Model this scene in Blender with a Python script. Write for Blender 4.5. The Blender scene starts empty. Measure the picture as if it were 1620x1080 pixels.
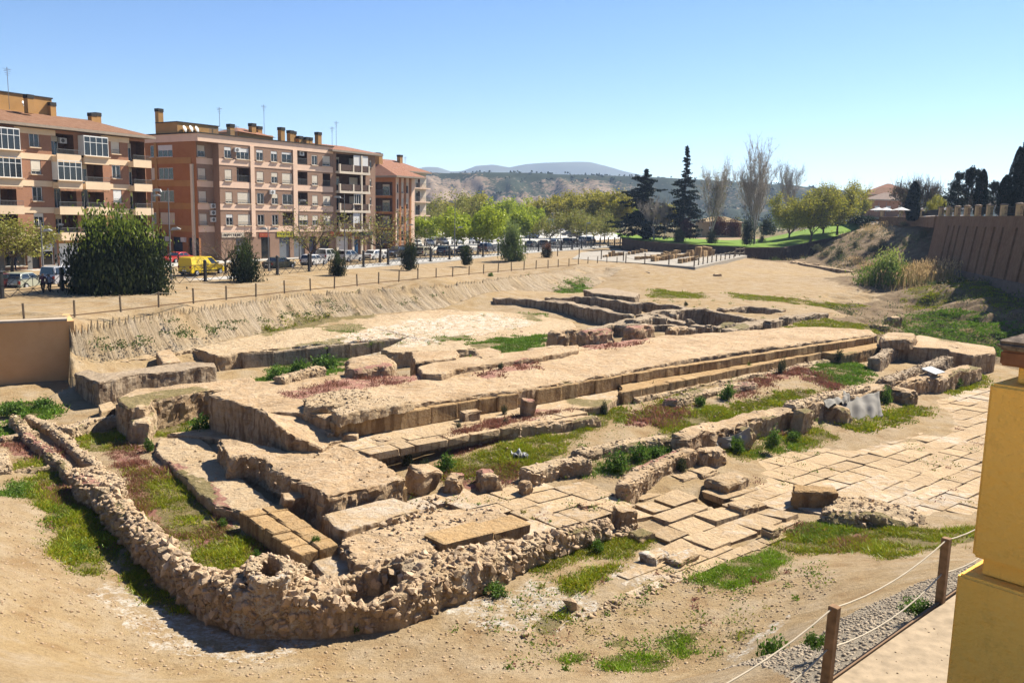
import bpy, bmesh, math, random
import numpy as np
from mathutils import Vector, Matrix, Euler
SC = bpy.context.scene
COL = SC.collection
# ------------------------------------------------------------------ camera
CAMZ = 11.4; FPX = 1350.0; PITCH = math.radians(8.55); ROLL = 0.022
cd = bpy.data.cameras.new("camera"); cam = bpy.data.objects.new("camera", cd); COL.objects.link(cam)
SC.camera = cam
cd.sensor_width = 36.0; cd.lens = 36.0*FPX/1620.0; cd.clip_start = 0.1; cd.clip_end = 40000
_r0 = Vector((1, 0, 0)); _f = Vector((0, math.cos(PITCH), -math.sin(PITCH))); _u0 = Vector((0, math.sin(PITCH), math.cos(PITCH)))
_r = _r0*math.cos(ROLL) + _u0*math.sin(ROLL); _u = _u0*math.cos(ROLL) - _r0*math.sin(ROLL)
cam.matrix_world = Matrix(((_r.x, _u.x, -_f.x, 0), (_r.y, _u.y, -_f.y, 0), (_r.z, _u.z, -_f.z, CAMZ), (0, 0, 0, 1)))
# ------------------------------------------------------------------ sky, sun, exposure
SUN_AZ = Vector((0.77, 0.64)).normalized(); SUN_EL = math.radians(47)
world = bpy.data.worlds.new("World"); SC.world = world; world.use_nodes = True
wn = world.node_tree; wn.nodes.clear()
sky = wn.nodes.new("ShaderNodeTexSky"); sky.sky_type = 'NISHITA'; sky.sun_disc = False
sky.sun_elevation = SUN_EL; sky.sun_rotation = math.atan2(SUN_AZ.x, SUN_AZ.y)
sky.air_density = 1.0; sky.dust_density = 0.22; sky.ozone_density = 3.0; sky.altitude = 900
bg = wn.nodes.new("ShaderNodeBackground"); bg.inputs[1].default_value = 0.054
wo = wn.nodes.new("ShaderNodeOutputWorld")
hs = wn.nodes.new("ShaderNodeHueSaturation"); hs.inputs["Saturation"].default_value = 1.17; hs.inputs["Hue"].default_value = 0.507; wn.links.new(sky.outputs[0], hs.inputs["Color"]); wn.links.new(hs.outputs[0], bg.inputs[0]); wn.links.new(bg.outputs[0], wo.inputs[0])
sd = bpy.data.lights.new("sun", 'SUN'); sd.energy = 5.0; sd.angle = math.radians(0.53); sd.color = (1.0, 0.925, 0.80)
sun = bpy.data.objects.new("sun", sd); COL.objects.link(sun)
sdir = Vector((SUN_AZ.x*math.cos(SUN_EL), SUN_AZ.y*math.cos(SUN_EL), math.sin(SUN_EL)))
sun.rotation_euler = sdir.to_track_quat('Z', 'Y').to_euler(); sun.location = sdir*300
SC.view_settings.view_transform = 'Standard'; SC.view_settings.look = 'None'
SC.view_settings.exposure = 1.5; SC.view_settings.gamma = 1.0; SC.view_settings.use_curve_mapping = False
SC.render.engine = 'CYCLES'
SC.cycles.max_bounces = 6; SC.cycles.diffuse_bounces = 3; SC.cycles.glossy_bounces = 2; SC.cycles.transmission_bounces = 3
SC.cycles.transparent_max_bounces = 4; SC.cycles.volume_bounces = 0; SC.cycles.use_denoising = True
rng = np.random.default_rng(7); RND = random.Random(11)
# ------------------------------------------------------------------ site survey helpers (photo point -> place on a level)
def ray(px, py):
    return _f + _r*((px-810)/FPX) - _u*((py-540)/FPX)
def P(px, py, z):
    d = ray(px, py); t = (z-CAMZ)/d.z
    return Vector((d.x*t, d.y*t, z))
def D(px, py, Y):
    d = ray(px, py); t = Y/d.y
    return Vector((d.x*t, Y, CAMZ+d.z*t))
def polyP(pts, z):
    return np.array([tuple(P(p[0], p[1], p[2] if len(p) > 2 else z))[:3] for p in pts])
# ------------------------------------------------------------------ noise
def _h(ix, iy, iz):
    h = (ix*374761393 + iy*668265263 + iz*1442695041) & 0xffffffff
    h = ((h ^ (h >> 13))*1274126177) & 0xffffffff
    h = ((h ^ (h >> 15))*2246822519) & 0xffffffff
    return (h ^ (h >> 16)).astype(np.float64)/4294967295.0
def vnoise(p):
    p = np.asarray(p, float); i = np.floor(p).astype(np.int64); f = p-i; u = f*f*(3-2*f)
    x, y, z = i[:, 0], i[:, 1], i[:, 2]; r = 0
    for dx in (0, 1):
        wx = u[:, 0] if dx else 1-u[:, 0]
        for dy in (0, 1):
            wy = u[:, 1] if dy else 1-u[:, 1]
            for dz in (0, 1):
                wz = u[:, 2] if dz else 1-u[:, 2]
                r = r + wx*wy*wz*_h(x+dx, y+dy, z+dz)
    return r*2-1
def fbm(p, octv=4, lac=2.03, gain=0.5):
    p = np.asarray(p, float); a = 1.0; s = 0; n = 0
    for k in range(octv):
        s = s + a*vnoise(p+17.3*k); n += a; a *= gain; p = p*lac
    return s/n
def fbmv(p, octv=3):
    return np.stack([fbm(p+o, octv) for o in (0.0, 71.7, 153.1)], 1)
def inpoly(X, Y, poly):
    poly = np.asarray(poly); c = np.zeros(np.shape(X), bool); j = len(poly)-1
    for i in range(len(poly)):
        xi, yi = poly[i][0], poly[i][1]; xj, yj = poly[j][0], poly[j][1]
        m = ((yi > Y) != (yj > Y)) & (X < (xj-xi)*(Y-yi)/((yj-yi) if yj != yi else 1e-9)+xi)
        c ^= m; j = i
    return c
# ------------------------------------------------------------------ materials
KALB = .60   # overall reflectance level of the dry, dusty place
class NT:
    def __init__(s, name, rough=0.9, spec=0.2, k=None):
        s.m = bpy.data.materials.new(name); s.m.use_nodes = True; s.t = s.m.node_tree
        s.b = s.t.nodes["Principled BSDF"]; s.b.inputs["Roughness"].default_value = rough
        s.b.inputs["Specular IOR Level"].default_value = spec; s._pos = None; s.k = KALB if k is None else k
    def n(s, typ, ins=(), out=0, **kw):
        nd = s.t.nodes.new(typ)
        for k, v in kw.items(): setattr(nd, k, v)
        for k, v in (ins.items() if isinstance(ins, dict) else enumerate(ins)):
            if v is None: continue
            if isinstance(v, bpy.types.NodeSocket): s.t.links.new(v, nd.inputs[k])
            else: nd.inputs[k].default_value = v
        return nd.outputs[out]
    def pos(s):
        if s._pos is None: s._pos = s.n("ShaderNodeNewGeometry")
        return s._pos
    def noise(s, scale, detail=4, rough=0.55, vec=None, stretch=None):
        v = vec or s.pos()
        if stretch: v = s.n("ShaderNodeVectorMath", (v, stretch), operation='MULTIPLY')
        return s.n("ShaderNodeTexNoise", {"Vector": v, "Scale": scale, "Detail": detail, "Roughness": rough})
    def vor(s, scale, feature='F1', out=0, vec=None):
        return s.n("ShaderNodeTexVoronoi", {"Vector": vec or s.pos(), "Scale": scale}, out=out, feature=feature)
    def ramp(s, x, a, b):
        return s.n("ShaderNodeMapRange", (x, a, b, 0.0, 1.0))
    def math(s, op, a, b=None, c=False):
        return s.n("ShaderNodeMath", (a, b), operation=op, use_clamp=c)
    def mix(s, f, a, b, mode='MIX'):
        nd = s.t.nodes.new("ShaderNodeMix"); nd.data_type = 'RGBA'; nd.blend_type = mode
        for i, v in ((0, f), (6, a), (7, b)):
            if isinstance(v, bpy.types.NodeSocket): s.t.links.new(v, nd.inputs[i])
            else: nd.inputs[i].default_value = v if i == 0 else (*v[:3], 1)
        return nd.outputs[2]
    def bump(s, h, strength=0.5, dist=0.05, prev=None):
        return s.n("ShaderNodeBump", {"Strength": strength, "Distance": dist, "Height": h, "Normal": prev})
    def done(s, col=None, nor=None, rough=None):
        if col is not None:
            if isinstance(col, bpy.types.NodeSocket): s.t.links.new(s.mix(1.0, col, (s.k,)*3, "MULTIPLY"), s.b.inputs["Base Color"])
            else: s.b.inputs["Base Color"].default_value = (*[x*s.k for x in col[:3]], 1)
        if nor is not None: s.t.links.new(nor, s.b.inputs["Normal"])
        if rough is not None: s.t.links.new(rough, s.b.inputs["Roughness"])
        return s.m
    def attr(s, name):
        nd = s.t.nodes.new("ShaderNodeAttribute"); nd.attribute_name = name
        return nd.outputs[0]
    def sep(s, c):
        nd = s.t.nodes.new("ShaderNodeSeparateColor"); s.t.links.new(c, nd.inputs[0]); return nd.outputs
    def rnd(s):
        return s.n("ShaderNodeObjectInfo", out=5)
def plain(name, col, rough=0.7, spec=0.3, metal=0.0, var=0.12, scale=3.0, k=None):
    g = NT(name, rough, spec, k); g.b.inputs["Metallic"].default_value = metal
    f = g.noise(scale, 4); c = g.mix(g.ramp(f, .3, .7), [x*(1-var) for x in col], [min(1, x*(1+var)) for x in col])
    return g.done(c)
def masked(g, base):
    """lichen / plant film / salt bloom that grows on the stone: R red stonecrop, G green, B white bloom"""
    s = g.sep(g.attr("mask")); nd = g.t.nodes.new("ShaderNodeNewGeometry"); nz = g.n("ShaderNodeSeparateXYZ", (nd.outputs[1],), out=2); up = g.ramp(nz, .5, .75); n1 = g.noise(9.0, 5, .7); n2 = g.noise(2.2, 4, .6)
    def f(ch, lo): return g.ramp(g.math('ADD', g.math('MULTIPLY', ch, 1.0), g.math('MULTIPLY', g.math('SUBTRACT', g.math('MULTIPLY', g.math('ADD', n1, n2), .5), .5), 1.9)), lo, lo+.25)
    c = g.mix(g.math('MULTIPLY', f(s[2], .55), .8), base, (.66, .62, .55))
    c = g.mix(g.math('MULTIPLY', g.math('MULTIPLY', f(s[1], .5), .85), up), c, g.mix(g.ramp(n1, .35, .65), (.10, .10, .028), (.22, .165, .07)))
    c = g.mix(g.math('MULTIPLY', g.math('MULTIPLY', f(s[0], .5), .85), up), c, g.mix(g.ramp(n1, .35, .65), (.24, .085, .075), (.32, .15, .12)))
    return c
def rockmat(name, c1, c2, c3, bs=1.0, salt=0.0, perobj=0.0, strata=0.0, dark=1.0, k=.80, streak=1.0):
    g = NT(name, .93, .12, k)
    n0 = g.noise(.35, 4); n1 = g.noise(2.6, 6, .65); n2 = g.noise(14, 5, .7)
    c = g.mix(g.ramp(n0, .35, .65), c1, c2); c = g.mix(g.ramp(n1, .42, .72), c, c3)
    c = g.mix(g.math('MULTIPLY', g.ramp(n2, .54, .70), .55*dark), c, [x*.42 for x in c1]); n4 = g.noise(1.1, 6, .75); c = g.mix(g.math('MULTIPLY', g.ramp(n4, .55, .66), .36*dark), c, (c1[0]*.5, c1[1]*.52, c1[2]*.62))
    c = g.mix(g.math('MULTIPLY', g.ramp(n2, .42, .25), .45), c, [min(.8, x*1.35) for x in c2])
    if strata:
        w = g.noise(1.0, 4, .6, stretch=(.35, .35, 5.0)); c = g.mix(g.math('MULTIPLY', g.ramp(w, .5, .66), strata), c, [x*.62 for x in c1])
    if salt:
        c = g.mix(g.math('MULTIPLY', g.ramp(g.math('ADD', g.math('MULTIPLY', g.noise(.22, 3), .7), g.math('MULTIPLY', n1, .4)), .57, .68), salt), c, (.62, .58, .52))
    if perobj:
        r = g.rnd(); c = g.mix(perobj, c, g.mix(r, [x*.62 for x in c1], [min(.8, x*1.3) for x in c2]))
    nd = g.t.nodes.new("ShaderNodeNewGeometry"); fz = g.ramp(g.math('ABSOLUTE', g.n("ShaderNodeSeparateXYZ", (nd.outputs[1],), out=2)), .75, .45)
    sk = g.noise(1.0, 5, .65, stretch=(2.6, 2.6, .5)); c = g.mix(g.math('MULTIPLY', g.math('MULTIPLY', g.ramp(sk, .46, .60), fz), .75*streak), c, (c1[0]*.42, c1[1]*.36, c1[2]*.34))
    c = masked(g, c)
    v = g.vor(7.0); b1 = g.bump(n1, .9, .18*bs); b2 = g.bump(g.noise(23, 5, .75), .9, .035*bs, b1); b3 = g.bump(v, .35, .03*bs, b2)
    return g.done(c, b3)
SAND1 = (.42, .30, .155); SAND2 = (.385, .275, .145)
ROCK = rockmat("ochre_sandstone", (.42, .28, .15), (.50, .36, .215), (.52, .40, .27), 1.3, strata=.45)
ROCKPALE = rockmat("pale_sandstone", (.44, .31, .175), (.51, .38, .235), (.52, .41, .275), 1.6, streak=.7)
ROCKGREY = rockmat("weathered_grey_stone", (.30, .22, .14), (.39, .30, .20), (.42, .335, .24), 1.3, strata=.45)
ASHLAR = rockmat("cut_sandstone", (.40, .25, .11), (.46, .305, .15), (.47, .335, .185), 1.3, perobj=.25, strata=.4)
SLAB = rockmat("paving_sandstone", (.45, .31, .165), (.51, .37, .22), (.52, .40, .265), 1.0, salt=.6, perobj=.30, dark=.95, k=.70)
STONE = rockmat("rubble_stone", (.44, .30, .17), (.52, .38, .25), (.55, .45, .32), .8, perobj=.45, streak=.4)
# ------------------------------------------------------------------ object helpers
def mesh_from(name, V, F, smooth=False, mats=(), midx=None):
    me = bpy.data.meshes.new(name); V = np.asarray(V, np.float32)
    if isinstance(F, np.ndarray):
        n, k = F.shape
        me.vertices.add(len(V)); me.vertices.foreach_set("co", V.ravel())
        me.loops.add(n*k); me.loops.foreach_set("vertex_index", F.astype(np.int32).ravel())
        me.polygons.add(n); me.polygons.foreach_set("loop_start", (np.arange(n)*k).astype(np.int32))
        me.update(calc_edges=True); me.validate()
    else:
        me.from_pydata([tuple(v) for v in V.tolist()], [], [tuple(f) for f in F]); me.update()
    for m in mats: me.materials.append(m)
    if midx is not None: me.polygons.foreach_set("material_index", np.asarray(midx, np.int32))
    if smooth: me.polygons.foreach_set("use_smooth", np.ones(len(me.polygons), bool))
    return me
def setcol(me, name, C):
    a = me.color_attributes.new(name, 'FLOAT_COLOR', 'POINT'); a.data.foreach_set("color", np.asarray(C, np.float32).ravel())
def link(name, me, parent=None, loc=(0, 0, 0), rot=(0, 0, 0), scale=None):
    o = bpy.data.objects.new(name, me); COL.objects.link(o); o.location = loc; o.rotation_euler = rot
    if scale is not None: o.scale = scale
    if parent is not None: o.parent = parent
    return o
def tag(o, label=None, cat=None, group=None, kind=None):
    if label: o["label"] = label
    if cat: o["category"] = cat
    if group: o["group"] = group
    if kind: o["kind"] = kind
    return o
def empty(name, loc, rz=0):
    o = bpy.data.objects.new(name, None); COL.objects.link(o); o.location = loc; o.rotation_euler = (0, 0, rz); o.empty_display_size = .3
    return o
def copy_tree(o, parent=None):
    c = o.copy(); COL.objects.link(c)
    if parent is not None: c.parent = parent
    for ch in list(o.children): copy_tree(ch, c)
    return c
class MB:
    """collects simple solids into one mesh"""
    def __init__(s): s.V = []; s.F = []; s.M = []
    def add(s, V, F, m=0):
        b = len(s.V); s.V += [tuple(v) for v in V]; s.F += [tuple(b+i for i in f) for f in F]; s.M += [m]*len(F)
    def box(s, a, b, m=0, rz=0, c=None):
        x0, y0, z0 = a; x1, y1, z1 = b
        V = [(x0, y0, z0), (x1, y0, z0), (x1, y1, z0), (x0, y1, z0), (x0, y0, z1), (x1, y0, z1), (x1, y1, z1), (x0, y1, z1)]
        if rz:
            cx, cy = c or ((x0+x1)/2, (y0+y1)/2); cs, sn = math.cos(rz), math.sin(rz)
            V = [(cx+(x-cx)*cs-(y-cy)*sn, cy+(x-cx)*sn+(y-cy)*cs, z) for x, y, z in V]
        s.add(V, [(0, 3, 2, 1), (4, 5, 6, 7), (0, 1, 5, 4), (1, 2, 6, 5), (2, 3, 7, 6), (3, 0, 4, 7)], m)
    def tube(s, p0, p1, r0, r1=None, n=6, m=0, cap=True):
        r1 = r0 if r1 is None else r1; p0 = Vector(p0); p1 = Vector(p1); d = (p1-p0)
        if d.length < 1e-6: return
        d.normalize(); a = d.orthogonal().normalized(); b = d.cross(a); V = []
        for p, r in ((p0, r0), (p1, r1)):
            for k in range(n):
                t = 2*math.pi*k/n; V.append(p+a*(r*math.cos(t))+b*(r*math.sin(t)))
        F = [(k, (k+1) % n, n+(k+1) % n, n+k) for k in range(n)]
        if cap: F += [tuple(range(n-1, -1, -1)), tuple(range(n, 2*n))]
        s.add(V, F, m)
    def quad(s, a, b, c, d, m=0): s.add([a, b, c, d], [(0, 1, 2, 3)], m)
    def lathe(s, prof, n=12, c=(0, 0, 0), m=0):
        V = []; F = []
        for r, z in prof:
            for k in range(n):
                t = 2*math.pi*k/n; V.append((c[0]+r*math.cos(t), c[1]+r*math.sin(t), c[2]+z))
        for i in range(len(prof)-1):
            for k in range(n): F.append((i*n+k, i*n+(k+1) % n, (i+1)*n+(k+1) % n, (i+1)*n+k))
        F += [tuple(range(n-1, -1, -1)), tuple((len(prof)-1)*n+k for k in range(n))]
        s.add(V, F, m)
    def prism(s, pts, y0, y1, m=0):
        """polygon in x,z extruded along y"""
        n = len(pts); V = [(p[0], y0, p[1]) for p in pts]+[(p[0], y1, p[1]) for p in pts]
        F = [tuple(range(n)), tuple(range(2*n-1, n-1, -1))]+[(i, n+i, n+(i+1) % n, (i+1) % n) for i in range(n)]
        s.add(V, F, m)
    def slab(s, poly, z0, z1, m=0):
        n = len(poly); V = [(p[0], p[1], z0) for p in poly]+[(p[0], p[1], z1) for p in poly]
        F = [tuple(range(n-1, -1, -1)), tuple(range(n, 2*n))]+[(i, (i+1) % n, n+(i+1) % n, n+i) for i in range(n)]
        s.add(V, F, m)
    def mesh(s, name, mats, smooth=False): return mesh_from(name, s.V, s.F, smooth, mats if isinstance(mats, (list, tuple)) else [mats], s.M)
    def obj(s, name, mats, parent=None, loc=(0, 0, 0), rz=0, smooth=False):
        return link(name, s.mesh(name, mats, smooth), parent, loc, (0, 0, rz))
# ------------------------------------------------------------------ the ground
CTRL = [(0, 520, 4.1), (105, 500, 4.1), (290, 478, 4.1), (480, 454, 4.1), (700, 442, 4.1), (930, 419, 4.1), (1000, 421, 4.0), (0, 485, 4.1), (300, 440, 4.1), (640, 420, 4.1), (900, 398, 4.1),
 (600, 1060, 0), (300, 1020, 0), (160, 870, 0), (700, 1000, 0), (850, 930, 0), (1000, 1060, .1), (1000, 930, 0), (1200, 950, .3), (1300, 890, .2), (1400, 870, .2), (1150, 1060, .7), (1100, 1000, .25), (1250, 960, .7),
 (1330, 975, 2.5), (1180, 1075, 2.2), (1530, 885, 2.3), (1450, 880, .9), (1310, 1075, 5.6), (1400, 1010, 5.6), (1500, 930, 5.6), (1255, 1040, 2.5), (1430, 930, 2.4),
 (0, 800, .9), (0, 900, 1.8), (0, 1070, 3.0), (100, 1060, 1.4), (60, 960, 1.0), (200, 1060, .5), (130, 940, .25), (20, 775, .35), (-150, 1000, 3.2), (-150, 800, 1.8), (-150, 680, .5),
 (60, 650, .3), (100, 720, .3), (230, 700, .3), (60, 780, .25), (100, 860, .05), (300, 800, .05), (310, 830, .05), (500, 890, .1), (130, 640, .3), (20, 640, .3), (-80, 640, .3), (300, 690, .3), (200, 640, .4), (330, 660, .3),
 (190, 577, 1.15), (270, 562, 1.2), (150, 590, 1.05), (303, 548, 1.4), (400, 524, 1.55), (560, 499, 1.75), (680, 487, 1.9), (500, 585, .0), (430, 600, .1), (600, 575, .0), (320, 590, .3), (720, 492, 1.8), (780, 488, 1.8),
 (500, 640, .9), (800, 600, 1), (1000, 560, 1.2), (1200, 540, 1.3), (800, 545, 1.38), (880, 525, 1.35), (760, 520, 1.55), (620, 520, 1.5), (850, 505, 1.55), (950, 512, 1.3),
 (800, 717, .75), (1000, 660, .9), (1150, 630, 1.0), (1300, 600, 1.0), (1350, 585, 1.0), (700, 733, .6), (690, 750, .5), (900, 690, .85), (1150, 722, .3), (1300, 683, .25), (1420, 650, .3), (1000, 735, .5), (900, 755, .3),
 (1300, 750, -.10), (1200, 720, -.08), (1500, 640, -.10), (1550, 700, -.10), (1500, 800, -.08), (1000, 790, -.02), (750, 800, .1), (820, 830, .1), (1100, 850, -.1), (1650, 640, -.1), (1650, 800, -.1),
 (1500, 515, 1.2), (1440, 522, 1.3), (1600, 540, 1.0), (1560, 622, -.1), (1550, 582, .3), (1700, 560, .8),
 (1000, 430, 3.7), (1150, 420, 3.75), (1250, 430, 3.1), (1100, 425, 3.9), (1200, 415, 3.6), (1300, 460, 2.6), (1400, 490, 1.9), (1200, 470, 2.5), (1100, 460, 2.6), (1000, 450, 2.9), (950, 450, 2.4), (930, 455, 2.2), (880, 462, 1.95), (1010, 470, 2.4),
 (1300, 510, 1.9), (1050, 525, 1.9), (1200, 515, 1.9), (1000, 500, 1.6), (900, 510, 1.35), (1080, 480, 2.3), (1250, 490, 2.3), (1000, 405, 3.9), (1100, 400, 4.1), (1180, 408, 3.8), (1280, 412, 3.2),
 (1375, 435, 2.7), (1300, 420, 2.9), (1250, 408, 3.2), (1400, 465, 2.2), (1470, 490, 1.6), (1620, 545, 1.1), (1560, 525, 1.2)]
CTRLD = [(-90, 60, 4.05), (-70, 100, 4.05), (-40, 130, 4.05), (-25, 200, 4.05), (30, 250, 4.05), (-90, 200, 4.05), (-60, 260, 4.05), (0, 170, 4.1), (15, 160, 4.1), (60, 260, 5.2), (110, 240, 8), (130, 180, 10)]
# right bank: base of the tall retaining wall, and the terraced slope beyond it
WALL_A = D(1482, 345, 128); WALL_B = D(1620, 339, 93)
for t, z in ((0, 5.3), (.5, 4.9), (1, 4.5), (1.6, 4.2)):
    w = WALL_A.lerp(WALL_B, t); CTRLD.append((w.x-.6, w.y, z)); CTRLD.append((w.x+6, w.y+2, z+.6))
def DZ(px, py, Y): d = D(px, py, Y); CTRLD.append((d.x, d.y, d.z))
for a in ((1440, 458, 103), (1500, 452, 97), (1560, 470, 88), (1600, 490, 82), (1500, 500, 85), (1560, 508, 80), (1640, 520, 74), (1700, 480, 86),
          (1310, 412, 163), (1330, 395, 168), (1370, 385, 168), (1400, 372, 168), (1440, 372, 155), (1470, 372, 146), (1440, 395, 146), (1470, 398, 139), (1400, 402, 156), (1450, 420, 125), (1480, 425, 118),
          (1390, 352, 182), (1440, 350, 176), (1475, 352, 158), (1350, 368, 180), (1330, 382, 176), (1290, 398, 172)): DZ(*a)
cp = np.array([tuple(P(*c)) for c in CTRL]+CTRLD)
def _rbf(A, B): return np.sqrt(((A[:, None, :2]-B[None, :, :2])**2).sum(2)+.6)
_cn = len(cp); _cA = np.zeros((_cn+3, _cn+3)); _cA[:_cn, :_cn] = _rbf(cp, cp)-np.eye(_cn)*0.6
_cA[:_cn, _cn] = 1; _cA[:_cn, _cn+1:] = cp[:, :2]/100; _cA[_cn, :_cn] = 1; _cA[_cn+1:, :_cn] = cp[:, :2].T/100
_cw = np.linalg.solve(_cA, np.concatenate([cp[:, 2], np.zeros(3)]))
EMB = np.array([tuple(P(*p)) for p in [(108, 508, 4.1), (290, 484, 4.1), (480, 460, 4.1), (700, 447, 4.1), (930, 421, 4.1), (985, 426, 3.8), (935, 456, 2.2), (800, 471, 2.0), (690, 489, 1.9), (560, 501, 1.7), (400, 530, 1.5), (300, 553, 1.35), (118, 588, 1.05)]])
EDIR = np.array(P(930, 418, 4.1)-P(110, 500, 4.1))[:2]; EDIR /= np.linalg.norm(EDIR); ENRM = np.array([EDIR[1], -EDIR[0]])
RETW = [P(-240, 522, 4.1), P(104, 508, 4.1)]
UPPER = [tuple(P(-300, 518.5, 4.1))[:2], tuple(P(104, 504.5, 4.1))[:2], tuple(P(112, 499, 4.1))[:2], tuple(P(-300, 500, 4.1))[:2]]
LOWER = [tuple(P(-300, 519.0, 4.1))[:2], tuple(P(104.5, 505, 4.1))[:2], tuple(P(116, 620, .5))[:2], tuple(P(60, 640, .3))[:2], tuple(P(-300, 650, .3))[:2]]
PATHP = polyP([(1262, 1122), (1312, 1086), (1402, 1021), (1492, 958), (1562, 909), (1642, 853), (1900, 903), (1900, 1250), (1400, 1250)], 5.8)[:, :2]
PITS = [([(1039, 495), (1109, 491), (1187, 503.5), (1127, 512)], 2.25, .4), ([(1145, 491.5), (1181, 487), (1233, 491.5), (1218, 496)], 2.25, .8), ([(1002, 482), (1020, 479.5), (1070, 486), (1060, 492)], 2.35, 1.2), ([(1098, 783), (1122, 771), (1166, 784), (1174, 797), (1135, 804)], .0, -1.0)]
PITW = [(polyP(p, z), zb) for p, z, zb in PITS]
BANKP = np.array([(34, 100), (34, 70), (60, 60), (75, 80), (75, 200), (45, 200), (44, 172), (58, 160), (52, 130), (42, 108)])
CREST = np.array([tuple(P(*p)) for p in [(100, 509, 4.1), (108, 508, 4.1), (290, 484, 4.1), (480, 460, 4.1), (700, 447, 4.1), (930, 421, 4.1), (985, 426, 3.8)]])
TOE = np.array([tuple(P(*p)) for p in [(118, 588, 1.05), (300, 553, 1.35), (400, 530, 1.5), (560, 501, 1.7), (690, 489, 1.9), (800, 471, 2.0), (935, 456, 2.2)]])
def TOEZ(x): return np.interp(x, TOE[:, 0], TOE[:, 2])
def pdist(X, Y, L):
    m = np.full(len(X), 1e9)
    for a, b in zip(L, L[1:]):
        d = b[:2]-a[:2]; k = np.clip(((X-a[0])*d[0]+(Y-a[1])*d[1])/(d@d), 0, 1); m = np.minimum(m, np.hypot(X-a[0]-k*d[0], Y-a[1]-k*d[1]))
    return m
def gz(X, Y, fine=True):
    X = np.atleast_1d(np.asarray(X, float)); Y = np.atleast_1d(np.asarray(Y, float)); Z = np.empty(len(X))
    for i in range(0, len(X), 20000):
        q = np.stack([X[i:i+20000], Y[i:i+20000]], 1)
        Z[i:i+20000] = _rbf(q, cp)@_cw[:_cn]+_cw[_cn]+q/100@_cw[_cn+1:]
    Z = np.clip(Z, -.3, 30)
    far = np.clip((Y-230)/60, 0, 1); Z = Z*(1-far)+far*np.where(X < 40, 4.05, 4.05+np.clip((X-40)/10, 0, 1.5))
    side = np.clip((np.abs(X-10)-110)/60, 0, 1)*(Y < 400); Z = Z*(1-side)+side*np.where(X < 0, 4.05, 9.0)
    Z = np.where(Y < 8, np.minimum(Z, 3.0), Z)
    Z = np.where(inpoly(X, Y, UPPER), 4.1, Z)
    Z = np.where(inpoly(X, Y, LOWER), np.minimum(Z, .32), Z)
    Z = np.where(inpoly(X, Y, PATHP), np.minimum(Z, 5.5), Z)
    for pw, zb in PITW: Z = np.where(inpoly(X, Y, pw), zb, Z)
    if fine:
        p = np.stack([X, Y, X*0], 1); flat = (Z < 3.9) | (X > 10)
        a = np.where(flat, 1.0, .15)
        Z = Z+a*(.055*fbm(p/6, 3)+.05*fbm(p/1.3, 4)+.03*fbm(p/.35, 3))
        e = inpoly(X, Y, EMB)
        if e.any():
            ei = np.where(e)[0]; dc = pdist(X[ei], Y[ei], CREST); dt = pdist(X[ei], Y[ei], TOE); t = dc/(dc+dt+1e-6); Z[ei] = 4.1+(TOEZ(X[ei])-4.1)*np.clip(t*1.15, 0, 1)**.8
            s = X*EDIR[0]+Y*EDIR[1]; n = X*ENRM[0]+Y*ENRM[1]
            q = np.stack([s/.8+1.1*fbm(np.stack([n/1.2, s/2.2, X*0], 1), 3), n/2.2, X*0], 1); r = np.abs(fbm(q, 4)); r2 = np.abs(fbm(q*2.7+9, 3))
            fo = np.clip(np.minimum(pdist(X, Y, CREST), pdist(X, Y, TOE))/1.1, 0, 1) if len(X) < 5e5 else 1.0
            Z = Z-np.where(e, fo*(.40*np.clip(.34-r, 0, 1)+.30*np.clip(.3-r2, 0, 1)), 0)
        e = inpoly(X, Y, BANKP)
        if e.any():
            q = np.stack([X/2.2+Y/6, Y/4.5, X*0], 1); Z = Z-np.where(e, 1.3*np.clip(.3-np.abs(fbm(q, 4)), 0, 1), 0)
    return Z
def G(px, py, z0=1.0):
    z = z0
    for _ in range(8):
        p = P(px, py, min(z, CAMZ-.3)); z = .5*z+.5*float(gz(p.x, p.y)[0])
    return P(px, py, z)
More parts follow.
